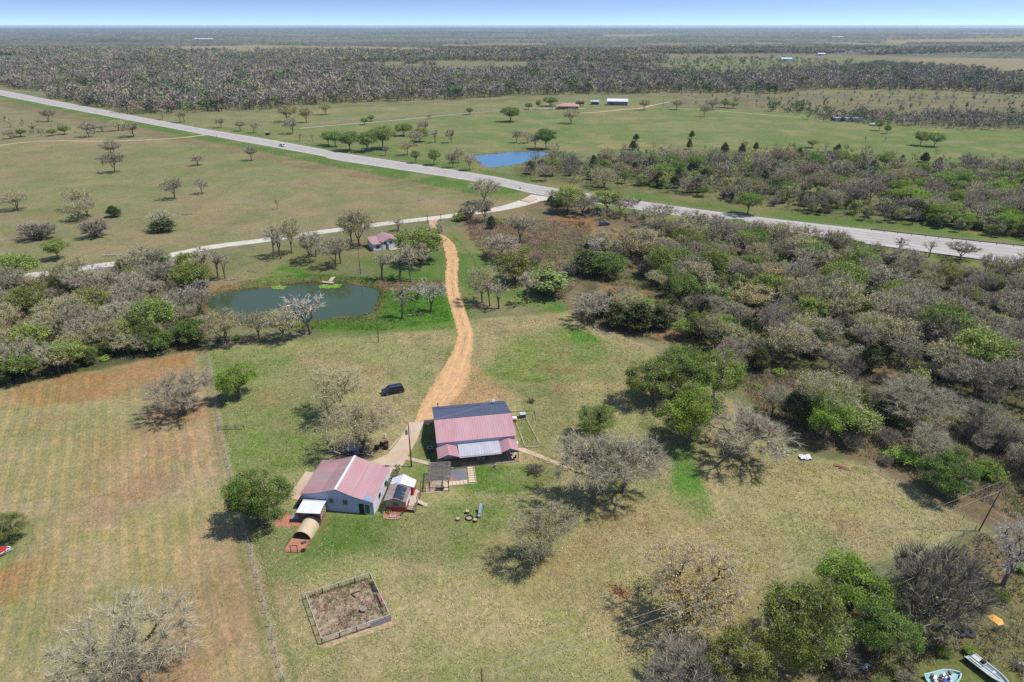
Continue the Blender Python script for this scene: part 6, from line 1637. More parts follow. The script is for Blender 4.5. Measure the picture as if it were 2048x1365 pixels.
farshed('white_trailer', 1671, 243, math.radians(-9), 22, 4, 2.9, 3.1, mat('bluish_white', C(196,208,224), .6, .05, 1), mat('bluish_white', (0, 0, 0)), 'long bluish white trailer home under trees at the field edge', 'trailer')
farshed('dark_shed', 1665, 241, 0, 3.5, 3, 2.2, 2.6, WHITE_R, BLACK, 'small dark hut at the left end of the white trailer')
e = empty('white_tank', (*G(1738, 252)[:2], 0), math.radians(-3), 'white cylindrical tank lying in the right field', 'tank'); mb = MB(); mb.tube([(0, 0, 1.1), (.3, 0, 1.1), (9, 0, 1.1), (9.3, 0, 1.1)], [.5, 1.0, 1.0, .5], 14); mb.build('drum', WHITE_R, e, smooth_=True)
for x in (2, 7): MB().box((x, 0, .2), (.5, 1.6, .4)).build('stand', DKG, e)

# ================================================================ FENCES, GATES, POLES
POST = mat('fence_post_wood', C(124,108,94), .9, .2, 3); WIRE = mat('wire_steel', C(176,172,168), .5, .1, 3, metal=.3)
def fence(pts, label, sp=3.0, hh=1.25, r=.05, wires=3, name='wire_fence', material=POST, group=None, wr=.012, px=True):
    P = [G(*p)[:2] for p in pts] if px else pts
    e = empty(name, (P[0][0], P[0][1], 0), 0, label, 'fence', group); o = P[0]; run = []
    for a, b in zip(P[:-1], P[1:]):
        n = max(1, round(math.dist(a, b) / sp))
        for k in range(n): run.append((a[0] + (b[0] - a[0]) * k / n - o[0], a[1] + (b[1] - a[1]) * k / n - o[1]))
    run.append((P[-1][0] - o[0], P[-1][1] - o[1])); run = run[:100]
    base = None
    for k, p in enumerate(run):
        if base is None:
            base = MB().tube([(0, 0, -.1), (0, 0, hh)], r, 5).build('post', material, e)
            q = base
        else: q = base.copy(); SC.collection.objects.link(q); q.parent = e
        q.location = (p[0], p[1], 0)
    mb = MB()
    for i in range(len(run) - 1):
        for k in range(wires): zz = hh * (.35 + .6 * k / max(1, wires - 1)); mb.bar((*run[i], zz), (*run[i + 1], zz), wr * 2)
    mb.build('wire', WIRE, e); return e
fence(FENCE1[:-1], 'wire fence with thin posts dividing the hay field from the paddock', 2.8, 1.2, .055)
fence([(417,277),(520,300),(600,318),(700,338),(820,360),(940,387),(1010,404)], 'long field fence following the near side of the highway', 5, 1.3, .09)
fence([(680,246),(760,241),(860,233),(960,226),(1056,220)], 'pale fence along the ranch lane in the far pasture', 6, 1.4, .13, material=mat('pale_post', C(206,198,184), .8, .1, 2), wr=.05)
fence([(560,266),(680,301),(820,318),(960,341),(1060,358)], 'pasture fence on the far side of the highway', 6, 1.3, .09)
fence([(1130,362),(1300,382),(1480,408),(1650,434),(1760,448)], 'fence between the north woods and highway verge', 4.5, 1.3, .07)
fence([(740,452),(800,447),(855,445)], 'short fence on the near side of the gravel road by the cottage', 4, 1.2, .06)
fence([(905,470),(925,490),(950,520),(960,560)], 'overgrown fence between the grassy verge and purple brush', 3, 1.1, .05)
fence([(1950,1062),(1900,1085),(1850,1108),(1780,1150),(1680,1190)], 'sagging wire fence running down from the leaning pole', 3, 1.2, .055)
fence([(1925,1040),(1860,1010),(1790,965),(1730,930)], 'wire fence at the top right edge of the paddock', 3.4, 1.1, .045)
fence([(1280,700),(1210,670),(1150,628),(1090,600),(1010,585),(940,590)], 'old fence round the top of the mown meadow', 3.6, 1.1, .045)
# field gate
A, B_ = G(436, 861), G(489, 859)
e = empty('field_gate', A, math.atan2(B_[1] - A[1], B_[0] - A[0]), 'dark tubular steel gate standing in the hay field fence', 'gate'); L_ = math.dist(A, B_)
mb = MB()
for zz in (.1, .35, .6, .85, 1.15): mb.tube([(0, 0, zz), (L_, 0, zz)], .03, 6)
mb.build('rails', mat('green_steel', C(96,112,104), .6, .1, 2), e)
for k in range(4): MB().tube([(L_ * k / 3, 0, 0), (L_ * k / 3, 0, 1.2)], .05, 6).build('upright', mat('green_steel', (0, 0, 0)), e)
A, B_ = G(855, 447), G(882, 444)
e = empty('ranch_gateway', A, math.atan2(B_[1] - A[1], B_[0] - A[0]), 'tall timber entrance frame where the clay drive meets the gravel road', 'gateway'); L_ = math.dist(A, B_)
for x in (0, L_): MB().bar((x, 0, 0), (x, 0, 3.6), .2).build('post', WOODD, e)
MB().bar((-.3, 0, 2.9), (L_ + .3, 0, 2.9), .16).build('crossbar', WOODD, e)
# guardrails
def guard(pts, label):
    P = [G(*p)[:2] for p in pts]; e = empty('guardrail', (*P[0], 0), 0, label, 'guardrail'); o = P[0]
    P = dens([(p[0] - o[0], p[1] - o[1]) for p in P], 4.0)[:90]
    mb = MB()
    for a, b in zip(P[:-1], P[1:]): mb.bar((*a, .72), (*b, .72), .08, .34); mb.bar((*a, .66), (*b, .66), .12, .06)
    mb.build('rail', mat('dull_steel', C(112,108,110), .6, .12, 1, metal=.2), e); base = None
    for p in P:
        if base is None: base = MB().bar((0, 0, 0), (0, 0, .75), .16).build('post', WOODD, e); q = base
        else: q = base.copy(); SC.collection.objects.link(q); q.parent = e
        q.location = (*p, 0)
guard([(1430,446),(1540,462),(1650,481),(1800,502),(1930,520),(2060,539),(2120,548)], 'long steel guardrail on the near side of the highway')
guard([(1742,462),(1850,475),(1960,487),(2060,497),(2140,506)], 'steel guardrail on the far side of the highway')
# culvert headwalls near the junction
slab('culvert_slab', [G(1040, 402), G(1062, 394), G(1075, 399), G(1060, 406)], .3, conc, 'pale concrete culvert slab in the junction verge', 'culvert')
def sign(px, py, label, hh=2.2, w=.8, material=WHITE_R, cat='sign'):
    e = empty('road_sign', G(px, py), 0, label, cat); MB().tube([(0, 0, 0), (0, 0, hh)], .05, 6).build('post', GREYM, e); MB().box((0, -.05, hh - .4), (w, .05, .9)).build('sign_plate', material, e)
sign(1040, 384, 'small white road sign in the grass at the highway junction')
sign(1309, 393, 'small white marker sign on the far verge of the highway')
sign(434, 277, 'tiny sign where the tan ranch track meets the highway', 1.6, .5)
# power poles
def pole(px, pb, pt, label, lean=None, arms=1, trans=False, r=.14, lamp=False, tx=None):
    X, Y, _ = G(px, pb); hh = HGT(px, pb, pt); e = empty('utility_pole', (X, Y, 0), 0, label, 'power pole')
    dx = (tx or 0); mb = MB(); mb.tube([(0, 0, -.2), (dx * .5, 0, hh * .5), (dx, 0, hh)], [r, r * .85, r * .65], 9); mb.build('pole_shaft', mat('creosote_wood', C(108,78,66), .9, .15, 2), e, smooth_=True)
    if arms: MB().bar((dx - 1.0, 0, hh - .3), (dx + 1.0, 0, hh - .3), .12).build('crossarm', WOODD, e)
    if trans:
        mb = MB(); mb.tube([(-.45, 0, hh - 2.6), (-.45, 0, hh - 1.7)], .26, 12); q = mb.build('transformer', GREYM, e)
        mb = MB(); mb.tube([(-.45, 0, hh - 1.7), (-.45, 0, hh - 1.4)], .07, 8); mb.build('bushing', WHITE_R, q)
    if lamp:
        mb = MB(); mb.tube([(0, 0, hh - .4), (-.5, 0, hh - .1), (-1.0, 0, hh - .1)], .035, 6); mb.build('lamp_arm', GREYM, e); MB().box((-1.1, 0, hh - .15), (.4, .25, .16)).build('lamp_head', WHITE_R, e)
    return (X + dx, Y, hh)
p1 = pole(823, 934, 845, 'brown power pole with transformer on the lawn between workshop and metal house', trans=True, arms=0)
p2 = pole(757.5, 686, 630, 'plain dark pole standing in the paddock below the pond', arms=0, r=.12, lamp=False)
p3 = pole(1957, 1063, 967, 'leaning dark power pole at the right edge beyond the paddock corner', arms=0, tx=1.3, r=.11)
p4 = pole(721, 549, 505, 'pole with a white lamp above the pond dock', arms=0, lamp=True, r=.12)
p5 = pole(967, 1480, 1338, 'top of a pole rising past the bottom edge of the picture', arms=0, trans=False)
p6 = pole(1326, 214, 193, 'far thin power pole in the ranch pasture', arms=1)
p7 = pole(1160 + 24, 215, 192, 'thin pole beside the ranch yard', arms=0)
def wire(a, b, sag, label, group, r=.023):
    pts = [(a[0] + (b[0] - a[0]) * t, a[1] + (b[1] - a[1]) * t, a[2] + (b[2] - a[2]) * t - sag * 4 * t * (1 - t)) for t in [i / 14 for i in range(15)]]
    tag(MB().tube(pts, r, 4).build('power_line', WIRE), label, 'power line', group)
pe = G(1200, 1300, 8.0); pf = (pe[0] - 18, pe[1] - 9, 8.2)
off = (p3[0], p3[1], p3[2])
wire((p3[0] - .3, p3[1] + .5, p3[2]), (p5[0] + .6, p5[1] + .4, p5[2]), 1.2, 'upper overhead line swooping from the leaning pole across the lower paddock', 'overhead lines of the lower paddock')
wire((p3[0], p3[1] - .4, p3[2] - .7), (p5[0] + .6, p5[1] - .3, p5[2] - .6), 1.2, 'lower overhead line swooping from the leaning pole across the lower paddock', 'overhead lines of the lower paddock')
wire(p1, (p5[0], p5[1], p5[2]), 1.0, 'overhead line from the brown transformer pole toward the bottom of the picture', None, .015)
wire((p1[0], p1[1], p1[2] - .5), hl_(14, 12.6, 4.6)[:3], .5, 'service line from the brown transformer pole to the metal house', None, .015)

# ================================================================ DOCK, LILIES
e = empty('pond_dock', G(663, 564), 0, 'small T shaped wooden dock on the far pond bank', 'dock')
o_ = G(663, 564); dk = lambda x, y: (lambda p: (p[0] - o_[0], p[1] - o_[1]))(G(630 + x / 27.3, 540 + y / 27.3, .35))
mb = MB(); mb.prism([dk(410, 610), dk(1030, 670), dk(985, 740), dk(405, 690)], .28, .36); mb.build('landing', WOODT, e)
mb = MB(); mb.prism([dk(720, 610), dk(905, 640), dk(1130, 380), dk(900, 400)], .285, .365); mb.build('walkway', WOODT, e)
for x, y in ((430, 690), (980, 735), (700, 720), (900, 630), (1000, 520)): p = dk(x, y); MB().tube([(p[0], p[1], -.8), (p[0], p[1], .3)], .08, 6).build('pile', WOODD, e)
LILY = leafmat('water_lily', C(136,176,70), 0, .4, 0, rnd=False)
def lilies(poly, n, seed, label):
    P = GP(poly); rr_ = np.random.default_rng(seed); x = rr_.uniform(P[:, 0].min(), P[:, 0].max(), n); y = rr_.uniform(P[:, 1].min(), P[:, 1].max(), n)
    m_ = inpoly(x + rr_.normal(size=n) * .25, y + rr_.normal(size=n) * .4, P); x, y = x[m_], y[m_]; k = 6; a = np.arange(k) * 2 * np.pi / k
    rad = rr_.uniform(.12, .3, len(x))[:, None]; z = -.21 + rr_.random(len(x))[:, None] * .12
    V = np.stack([x[:, None] + np.cos(a) * rad, y[:, None] + np.sin(a) * rad, z + (rr_.random((len(x), k)) - .5) * .10], -1).reshape(-1, 3)
    me = mesh_np('lily_pads', V, [np.arange(len(V)).reshape(-1, k)], [LILY], None, {'v': np.repeat(rr_.random(len(x)), k)}); tag(link('lily_pads', me), label, None, None, 'stuff')
lilies([(637, 571), (650, 569), (668, 568), (680, 568), (679, 574), (660, 576), (640, 575)], 700, 1, 'bright green water plants floating before the dock')
lilies([(542, 573), (556, 571), (572, 573), (566, 579), (548, 577)], 400, 2, 'second raft of green water plants left of the dock')

# ================================================================ FIRE RING
def stump(px, py, r, hh, label):
    e = empty('log_seat', G(px, py), 0, label, 'log seat', 'log seats round the fire ring')
    mb = MB(); mb.tube([(0, 0, 0), (0, 0, hh)], [r * 1.05, r], 12); mb.build('log', WOODD, e); mb = MB(); mb.tube([(0, 0, hh), (0, 0, hh + .03)], r * .97, 12); q = mb.build('cut_face', mat('cut_wood', C(212,186,164), .85, .15, 4), e)
    mb = MB(); mb.tube([(0, 0, hh + .03), (0, 0, hh + .04)], r * .3, 8); mb.build('hollow', WOODD, q)
stump(916, 1041, .32, .4, 'log seat standing alone left of the fire ring')
stump(935, 1027, .33, .5, 'log seat behind the fire ring'); stump(950.5, 1044, .3, .5, 'log seat right of and nearest to the fire ring')
e = empty('fire_ring', G(938.5, 1038), 0, 'round steel fire ring with ash on the lawn', 'fire pit')
mb = MB(); R1, R2 = .62, .56; ringo = [(math.cos(t) * R1, math.sin(t) * R1) for t in np.linspace(0, 2 * math.pi, 21)[:-1]]; ringi = [(x * R2 / R1, y * R2 / R1) for x, y in ringo]
mb.loft([[(x, y, 0) for x, y in ringo], [(x, y, .3) for x, y in ringo], [(x, y, .3) for x, y in ringi], [(x, y, .02) for x, y in ringi]], caps=False); mb.build('ring', BLACK, e)
mb = MB(); mb.prism([(x * .98, y * .98) for x, y in ringi], .03, .08); mb.build('ash_bed', mat('ash', C(176,160,148), .95, .3, 4), e)
e = empty('metal_slide', G(961, 1028), math.radians(-12), 'pale grey metal slide standing behind the fire ring', 'slide')
mb = MB(); mb.add([(-.25, -.6, .15), (.25, -.6, .15), (.28, .9, 1.5), (-.2, .9, 1.5)], [(0, 1, 2, 3)]); mb.bar((-.27, -.6, .25), (-.22, .9, 1.6), .06, .16); mb.bar((.27, -.6, .25), (.3, .9, 1.6), .06, .16); mb.build('chute', mat('slide_metal', C(196,208,218), .35, .05, 2, metal=.3), e)
for x in (-.2, .28): MB().bar((x, 1.0, 0), (x, .9, 1.5), .06).build('leg', GREYM, e)
e = empty('smoker_grill', G(957, 1035), .3, 'small black drum grill with white lid at the foot of the slide', 'grill')
mb = MB(); mb.tube([(-.3, 0, .45), (.3, 0, .45)], .26, 12); mb.build('drum', BLACK, e); MB().box((.05, -.2, .5), (.45, .25, .3)).build('lid', WHITE_R, e)
for x in (-.25, .25): MB().bar((x, 0, 0), (x, 0, .3), .05).build('leg', BLACK, e)

# ================================================================ JUNK UNDER THE OAK
JK = [('dark', WOODD), ('grey', WOODG), ('slate', DKG), ('tan', WOODT)]
e = empty('scrap_pile', (0, 0, 0), 0, 'long heap of scrap timber and metal behind the pink roofed workshop', 'scrap pile')
rr_ = random.Random(12); z5 = lambda x, y, z=0: G(660 + x / 8.53, 830 + y / 8.53, z)
for (nm, m_), n_ in zip(JK, (45, 60, 45, 20)):
    mb = MB()
    for k in range(n_):
        p = z5(rr_.uniform(30, 660), 640 + rr_.gauss(0, 55)); a = rr_.gauss(-.15, .5); L_ = rr_.uniform(.5, 2.6); zz = rr_.random() * .6
        mb.bar((p[0] - math.cos(a) * L_ / 2, p[1] - math.sin(a) * L_ / 2, .08 + zz), (p[0] + math.cos(a) * L_ / 2, p[1] + math.sin(a) * L_ / 2, .08 + zz * rr_.random()), rr_.uniform(.06, .22), .08)
    mb.build(nm + '_planks', m_, e)
e = empty('utility_trailer', z5(395, 625), -.15, 'small flat grey utility trailer parked among the scrap', 'trailer'); MB().box((0, 0, .62), (2.6, 1.4, .12)).build('bed', GREYM, e); MB().box((0, .68, .8), (2.6, .06, .3)).build('side_board', WHITE_R, e); MB().bar((-1.3, 0, .55), (-2.3, 0, .4), .08).build('tongue', BLACK, e)
for y in (-.75, .75): MB().tube([(.1, y - .08, .3), (.1, y + .08, .3)], .3, 12).build('wheel', BLACK, e)
for x, y, rz_, lab, m_ in ((800, 570, .2, 'black water drum left of two beside the concrete drive', BLACK), (955, 560, -.2, 'black covered barbecue beside the concrete drive', BLACK)):
    e = empty('black_drum', z5(x, y + 20), rz_, lab, 'drum'); mb = MB(); mb.tube([(0, 0, 0), (0, 0, .15), (0, 0, .8), (0, 0, .95)], [.42, .48, .48, .36], 12); mb.build('drum_body', m_, e, smooth_=True); mb = MB(); mb.tube([(0, 0, .95), (0, 0, 1.0)], .2, 10); mb.build('cap', DKG, e)
e = empty('garden_tractor', z5(925, 520), .5, 'small dark red lawn tractor parked under the budding oak', 'lawn tractor')
MB().box((.45, 0, .6), (.8, .55, .4)).build('hood', mat('dark_red', C(120,44,48), .5, .08, 2), e); MB().box((-.3, 0, .42), (1.1, .7, .18)).build('frame', BLACK, e); MB().box((-.4, 0, .68), (.45, .45, .1)).build('seat', BLACK, e); MB().box((-.62, 0, .9), (.08, .45, .4)).build('backrest', BLACK, e)
for x, r__ in ((.55, .22), (-.45, .34)):
    for y in (-.45, .45): MB().tube([(x, y - .1, r__), (x, y + .1, r__)], r__, 12).build('wheel', BLACK, e)
e = empty('white_statue', z5(945, 400), 0, 'small white garden ornament under the budding oak', 'ornament'); mb = MB(); mb.tube([(0, 0, 0), (0, 0, .3), (0, 0, .7), (0, 0, .95), (0, 0, 1.1)], [.28, .12, .2, .12, .05], 10); mb.build('figure', WHITE_R, e, smooth_=True)
mb = MB(); mb.bar(z5(1010, 600, .15), z5(1180, 400, .15), .25, .3); tag(mb.build('landscape_timber', WOODT), 'timber kerb along the left edge of the concrete drive', 'kerb')
# white sheet and rubbish by the paddock corner
e = empty('white_sheet', G(1610, 917), .05, 'crumpled white sheet lying at the top right corner of the paddock', 'sheet')
mb = MB(); rr_ = random.Random(2); vs = [(-1.1 + 2.2 * i / 8 + rr_.uniform(-.05, .05), -.75 + 1.5 * j / 6 + rr_.uniform(-.06, .06), .3 + .12 * math.sin(i * 1.1 + j) + rr_.uniform(0, .1)) for i in range(9) for j in range(7)]
mb.add(vs, [(i * 7 + j, i * 7 + j + 1, i * 7 + j + 8, i * 7 + j + 7) for i in range(8) for j in range(6)]); mb.build('cloth', WHITE_R, e, smooth_=False); MB().box((0, 0, .12), (1.9, 1.2, .22)).build('pallet', WOODG, e)
e = empty('rubbish_pile', G(1560, 905), 0, 'pale heap of rubbish under the bare oak at the paddock corner', 'rubbish pile'); mb = MB()
for k in range(60): mb.box((rr_.gauss(0, 1.4), rr_.gauss(0, .8), .15 + rr_.random() * .3), (rr_.uniform(.15, .6), rr_.uniform(.1, .35), .12), rz=rr_.random() * 3, rx=rr_.random())
mb.build('debris', mat('pale_rubbish', C(196,188,182), .85, .3, 2), e)
e = empty('fallen_boards', G(1685, 937), -.5, 'faded red boards lying at the brush edge', 'boards'); mb = MB()
for k in range(7): mb.box((rr_.uniform(-1, 1), rr_.uniform(-.4, .4), .06 + k * .03), (2.2, .18, .04), rz=rr_.uniform(-.3, .3))
mb.build('planks', mat('faded_red_board', C(176,112,104), .85, .2, 2), e)

# ================================================================ VEHICLES
GL = mat('car_glass', (.012, .016, .022), .08, .05, 1, spec=.7); TYRE = mat('tyre_rubber', C(66,64,68), .85, .1, 4); RIM = mat('wheel_rim', C(150,152,156), .35, .05, 3, metal=.6)
def wheel(par, x, y, r, w=.24):
    mb = MB(); mb.tube([(x, y - w / 2, r), (x, y - w / 2 + .03, r), (x, y + w / 2 - .03, r), (x, y + w / 2, r)], [r * .9, r, r, r * .9], 16); o = mb.build('wheel', TYRE, par, smooth_=False)
    s_ = 1 if y > 0 else -1; mb = MB(); mb.tube([(x, y + s_ * (w / 2 - .02), r), (x, y + s_ * (w / 2 + .015), r)], r * .6, 12); mb.build('rim', RIM, o)
def car(name, loc, rz, L_, W_, H_, paint, label, cat, kind='suv'):
    e = empty(name, loc, rz, label, cat); h = W_ / 2
    low = [(-L_/2, .45), (-L_/2 + .08, .32), (L_/2 - .1, .32), (L_/2, .5), (L_/2 - .04, .82), (L_/2 - .95, 1.02), (-L_/2 + .05, 1.05)]
    def sect(y, k): return [(x * k, y, z) for x, z in low]
    mb = MB(); mb.loft([sect(-h * .98, .96), sect(-h, 1.0), sect(h, 1.0), sect(h * .98, .96)]); mb.loft([[(x * .97, yy, z * 1.0 + (.03 if z > .8 else 0)) for x, z in low] for yy in (-h * .9, h * .9)])
    mb.build('body', paint, e)
    f0, f1 = (L_/2 - 1.0, L_/2 - 1.75); r0, r1 = (-L_/2 + .08, -L_/2 + .45) if kind == 'suv' else (-L_/2 + 1.75, -L_/2 + 1.95)
    cab = [(f0, 1.0), (f1, H_ - .06), (r1, H_ - .04), (r0, 1.0)]
    mb = MB(); mb.loft([[(x, -h * .94, z) for x, z in cab[:1]] + [(cab[1][0], -h * .78, cab[1][1]), (cab[2][0], -h * .78, cab[2][1]), (cab[3][0], -h * .94, 1.0)], [(cab[0][0], h * .94, 1.0), (cab[1][0], h * .78, cab[1][1]), (cab[2][0], h * .78, cab[2][1]), (cab[3][0], h * .94, 1.0)]]); mb.build('window', GL, e)
    mb = MB(); mb.loft([[(cab[1][0] + .12, y, H_ - .05), (cab[1][0] - .1, y, H_), (cab[2][0] + .05, y, H_), (cab[2][0] - .08, y, H_ - .05)] for y in (-h * .9, h * .9)]); mb.build('roof', paint, e)
    for sy in (-1, 1):
        mb = MB()
        for t in (0, .36, .68, 1.0):
            xb = cab[0][0] + (cab[3][0] - cab[0][0]) * t; xt = cab[1][0] + (cab[2][0] - cab[1][0]) * t; mb.bar((xb, sy * h * .955, 1.0), (xt, sy * h * .795, H_ - .05), .09)
        mb.build('pillar', paint, e)
        MB().box((L_/2 - .04, sy * h * .72, .72), (.12, .34, .14)).build('headlight', GREYM, e); MB().box((-L_/2 + .0, sy * h * .8, .85), (.1, .2, .3)).build('tail_light', REDP, e)
    for x in (L_/2 - .95, -L_/2 + .95):
        for y in (-h + .1, h - .1): wheel(e, x, y, .37)
    if kind == 'suv':
        for sy in (-1, 1): MB().bar((cab[1][0] - .2, sy * h * .66, H_ + .06), (cab[2][0] + .1, sy * h * .66, H_ + .06), .05).build('roof_rail', GREYM, e)
    if kind == 'pickup':
        for sy in (-1, 1): MB().box((-L_/2 + .9, sy * h * .93, 1.12), (1.7, .08, .16)).build('bed_side', paint, e)
    return e
BLKP = mat('midnight_blue_paint', C(34,42,66), .18, .03, 1, spec=.6); WHTP = mat('white_paint_car', C(236,238,240), .3, .03, 1, spec=.5)
X0 = G(785, 786)
car('parked_car', (X0[0] + .1, X0[1], 0), math.radians(180 + 22), 4.9, 1.95, 1.78, BLKP, 'glossy midnight blue estate car parked alone on the paddock grass', 'car')
X0 = G(565, 293.5); a_ = math.atan2(G(640, 305)[1] - G(520, 283)[1], G(640, 305)[0] - G(520, 283)[0])
car('pickup_truck', (X0[0], X0[1], .07), a_, 5.8, 2.0, 1.9, WHTP, 'white pickup driving along the highway past the little bare trees', 'pickup', 'pickup')
car('parked_car', G(1209, 451), .2, 4.6, 1.8, 1.5, mat('slate_blue_paint', C(84,96,130), .3, .05, 1, spec=.5), 'slate blue car parked by the red clay scar near the grey roof', 'car')
X0 = G(1262, 404)
e = empty('flatbed_trailer', (X0[0], X0[1], .07), math.radians(-39), 'dark low flatbed trailer on the far lane of the highway', 'trailer')
MB().box((0, 0, .75), (9, 2.3, .18)).build('bed', BLACK, e); MB().box((4.3, 0, 1.2), (.12, 2.3, .9)).build('headboard', BLACK, e)
for x in (-3, -1.9):
    for y in (-1.05, 1.05): wheel(e, x, y, .4)
e = empty('all_terrain_vehicle', G(855, 466), .4, 'dark quad bike parked by the gateway beside the clay drive', 'quad bike')
MB().box((0, 0, .7), (1.4, .5, .3)).build('body', BLACK, e); MB().box((-.2, 0, .9), (.7, .3, .15)).build('seat', BLACK, e); MB().bar((.4, -.4, 1.1), (.4, .4, 1.1), .05).build('handlebar', BLACK, e)
for x in (-.55, .6):
    for y in (-.5, .5): wheel(e, x, y, .3, .22)
# ---- boats
def boat(name, loc, rz, L_, W_, H_, hullm, inm, label, trailer=False):
    e = empty(name, loc, rz, label, 'boat'); n_ = 12; rings = []
    for i in range(n_ + 1):
        t = i / n_; x = -L_/2 + L_ * t; w = W_ / 2 * (1 - max(0, (t - .55) / .45) ** 2.2 * .92); k = .0 + .22 * max(0, (t - .6) / .4) ** 1.5; kl = w * .62
        rings.append([(x, -w, H_ + k * .6), (x, -kl, .12 + k), (x, 0, .02 + k * 1.1), (x, kl, .12 + k), (x, w, H_ + k * .6), (x, w - .09, H_ + k * .6), (x, kl * .9, .28 + k), (x, 0, .24 + k * 1.05), (x, -kl * .9, .28 + k), (x, -w + .09, H_ + k * .6)])
    mb = MB(); mb.loft(rings); mb.build('hull', hullm, e)
    mb = MB()
    for sy in (-1, 1):
        for i in range(n_): a = rings[i][0 if sy < 0 else 4]; b = rings[i + 1][0 if sy < 0 else 4]; mb.bar((a[0], a[1] * .98, a[2] + .03), (b[0], b[1] * .98, b[2] + .03), .14, .06)
    mb.build('gunwale', inm, e)
    for x in (-L_ * .22, L_ * .1): MB().box((x, 0, H_ * .7), (.35, W_ * .82, .07)).build('thwart', inm, e)
    return e
e = boat('rowing_boat', G(1888, 1362), math.radians(14), 4.6, 2.0, .62, mat('aqua_hull', C(166,206,206), .5, .08, 2), mat('aqua_deck', C(190,224,220), .5, .06, 2), 'open aqua boat filled with junk at the bottom right edge')
J = MB(); rr_ = random.Random(8)
for nm, m_, n_ in (('white_junk', WHITE_R, 9), ('blue_junk', mat('blue_plastic', C(40,90,200), .4, .1, 2), 3), ('brown_junk', WOODB, 9)):
    mb = MB()
    for k in range(n_): mb.box((rr_.uniform(-1.6, 1.0), rr_.uniform(-.6, .6), .45 + rr_.random() * .3), (rr_.uniform(.2, .7), rr_.uniform(.15, .4), rr_.uniform(.1, .35)), rz=rr_.random() * 3, rx=rr_.random() * .6)
    q = mb.build(nm, m_); q.matrix_world = e.matrix_basis; q.location = e.location; q.rotation_euler = e.rotation_euler
    tag(q, {'white_junk': 'loose white odds and ends heaped in the aqua boat', 'blue_junk': 'bright blue plastic pieces lying in the aqua boat', 'brown_junk': 'brown wooden scraps lying in the aqua boat'}[nm], 'junk')
A, B_ = G(1940, 1322), G(2008, 1375); 
e = boat('bass_boat', ((A[0] + B_[0]) / 2, (A[1] + B_[1]) / 2, .25), math.atan2(B_[1] - A[1], B_[0] - A[0]) , 5.2, 1.7, .55, mat('silver_hull', C(190,204,206), .4, .08, 2, metal=.2), mat('grey_deck', C(206,212,206), .5, .1, 2), 'long narrow silver fishing boat lying in the weeds at the lower right')
MB().box((-1.4, 0, .62), (1.6, 1.2, .06)).build('rear_deck', mat('grey_deck', (0, 0, 0)), e); MB().box((-.9, .3, .8), (.5, .45, .35)).build('console', BLACK, e); mb = MB(); mb.bar((-2.2, -.25, .7), (1.5, -.3, .72), .06); mb.build('pole_rack', BLACK, e)
e = boat('speed_boat', G(-8, 1112), math.radians(28), 4.2, 1.9, .7, WHITE_R, WHITE_R, 'white and red boat cut off by the left edge of the picture')
MB().box((.9, 0, .85), (1.3, 1.3, .1)).build('foredeck', mat('bright_red', C(210,60,56), .4, .05, 2), e); MB().box((.1, 0, 1.0), (.1, 1.3, .4), ry=-.4).build('windscreen', GL, e)
slab('boat_ramp_board', [G(15, 1107), G(38, 1090), G(30, 1097), G(10, 1112)], .1, WOODG, 'grey board lying behind the white and red boat', 'board')
# tractor tyres
def tyre(px, py, rz, tilt, label, z=0.0):
    e = empty('tractor_tyre', (*G(px, py)[:2], z), rz, label, 'tyre', 'pair of tractor tyres'); e.rotation_euler = (tilt, 0, rz)
    mb = MB(); N_ = 28; rings = []
    for i in range(N_):
        t = 2 * math.pi * i / N_; c_, s_ = math.cos(t), math.sin(t); rings.append([(c_ * r_, s_ * r_, z_) for r_, z_ in ((.42, .08), (.6, .0), (.82, .03), (.88, .2), (.82, .37), (.6, .4), (.42, .32), (.46, .2))])
    rings.append(rings[0]); mb.loft(rings, caps=False); mb.build('carcass', TYRE, e)
    mb = MB()
    for i in range(N_): t = 2 * math.pi * i / N_; mb.box((math.cos(t) * .9, math.sin(t) * .9, .2), (.05, .05, .34), rz=t, rx=.3 if i % 2 else -.3)
    mb.build('tread', TYRE, e)
tyre(1916, 1268, 0, -.12, 'worn black tractor tyre, the left and front one of a pair'); tyre(1935, 1267, .6, .30, 'worn black tractor tyre, the right one leaning under its mate', .12)
e = empty('plastic_slide', G(1990, 1243), -.35, 'bright orange plastic sheet folded on the weeds at the right', 'plastic sheet')
mb = MB(); mb.add([(-.95, .45, .1), (-.2, .75, .5), (.9, .4, .25), (.95, -.35, .15), (.2, -.8, .1), (-.3, .1, .22), (.5, -.1, .3)], [(0, 5, 1), (1, 5, 6), (1, 6, 2), (2, 6, 3), (3, 6, 4), (4, 6, 5), (0, 4, 5)])
mb.add([(-.95, .45, .06), (-.2, .75, .44), (.9, .4, .2), (.95, -.35, .1), (.2, -.8, .05), (-.3, .1, .17), (.5, -.1, .25)], [(0, 1, 5), (1, 6, 5), (1, 2, 6), (2, 3, 6), (3, 4, 6), (4, 5, 6), (0, 5, 4)]); mb.build('sheet', mat('orange_plastic', C(250,178,84), .5, .06, 1), e)
for px, py, lab in ((1731, 1335, 'crumpled white sack lying under the leafy tree at the bottom'), (2040, 1332, 'white plastic scrap in the weeds at the bottom right edge')):
    e = empty('white_scrap', G(px, py), .4, lab, 'scrap'); mb = MB(); rr_ = random.Random(px)
    vs = [(-.7 + 1.4 * i / 6, -.25 + .5 * j / 3 + .1 * math.sin(i * 2), .12 + rr_.uniform(0, .16)) for i in range(7) for j in range(4)]
    mb.add(vs, [(i * 4 + j, i * 4 + j + 1, i * 4 + j + 5, i * 4 + j + 4) for i in range(6) for j in range(3)]); mb.build('cloth', WHITE_R, e)
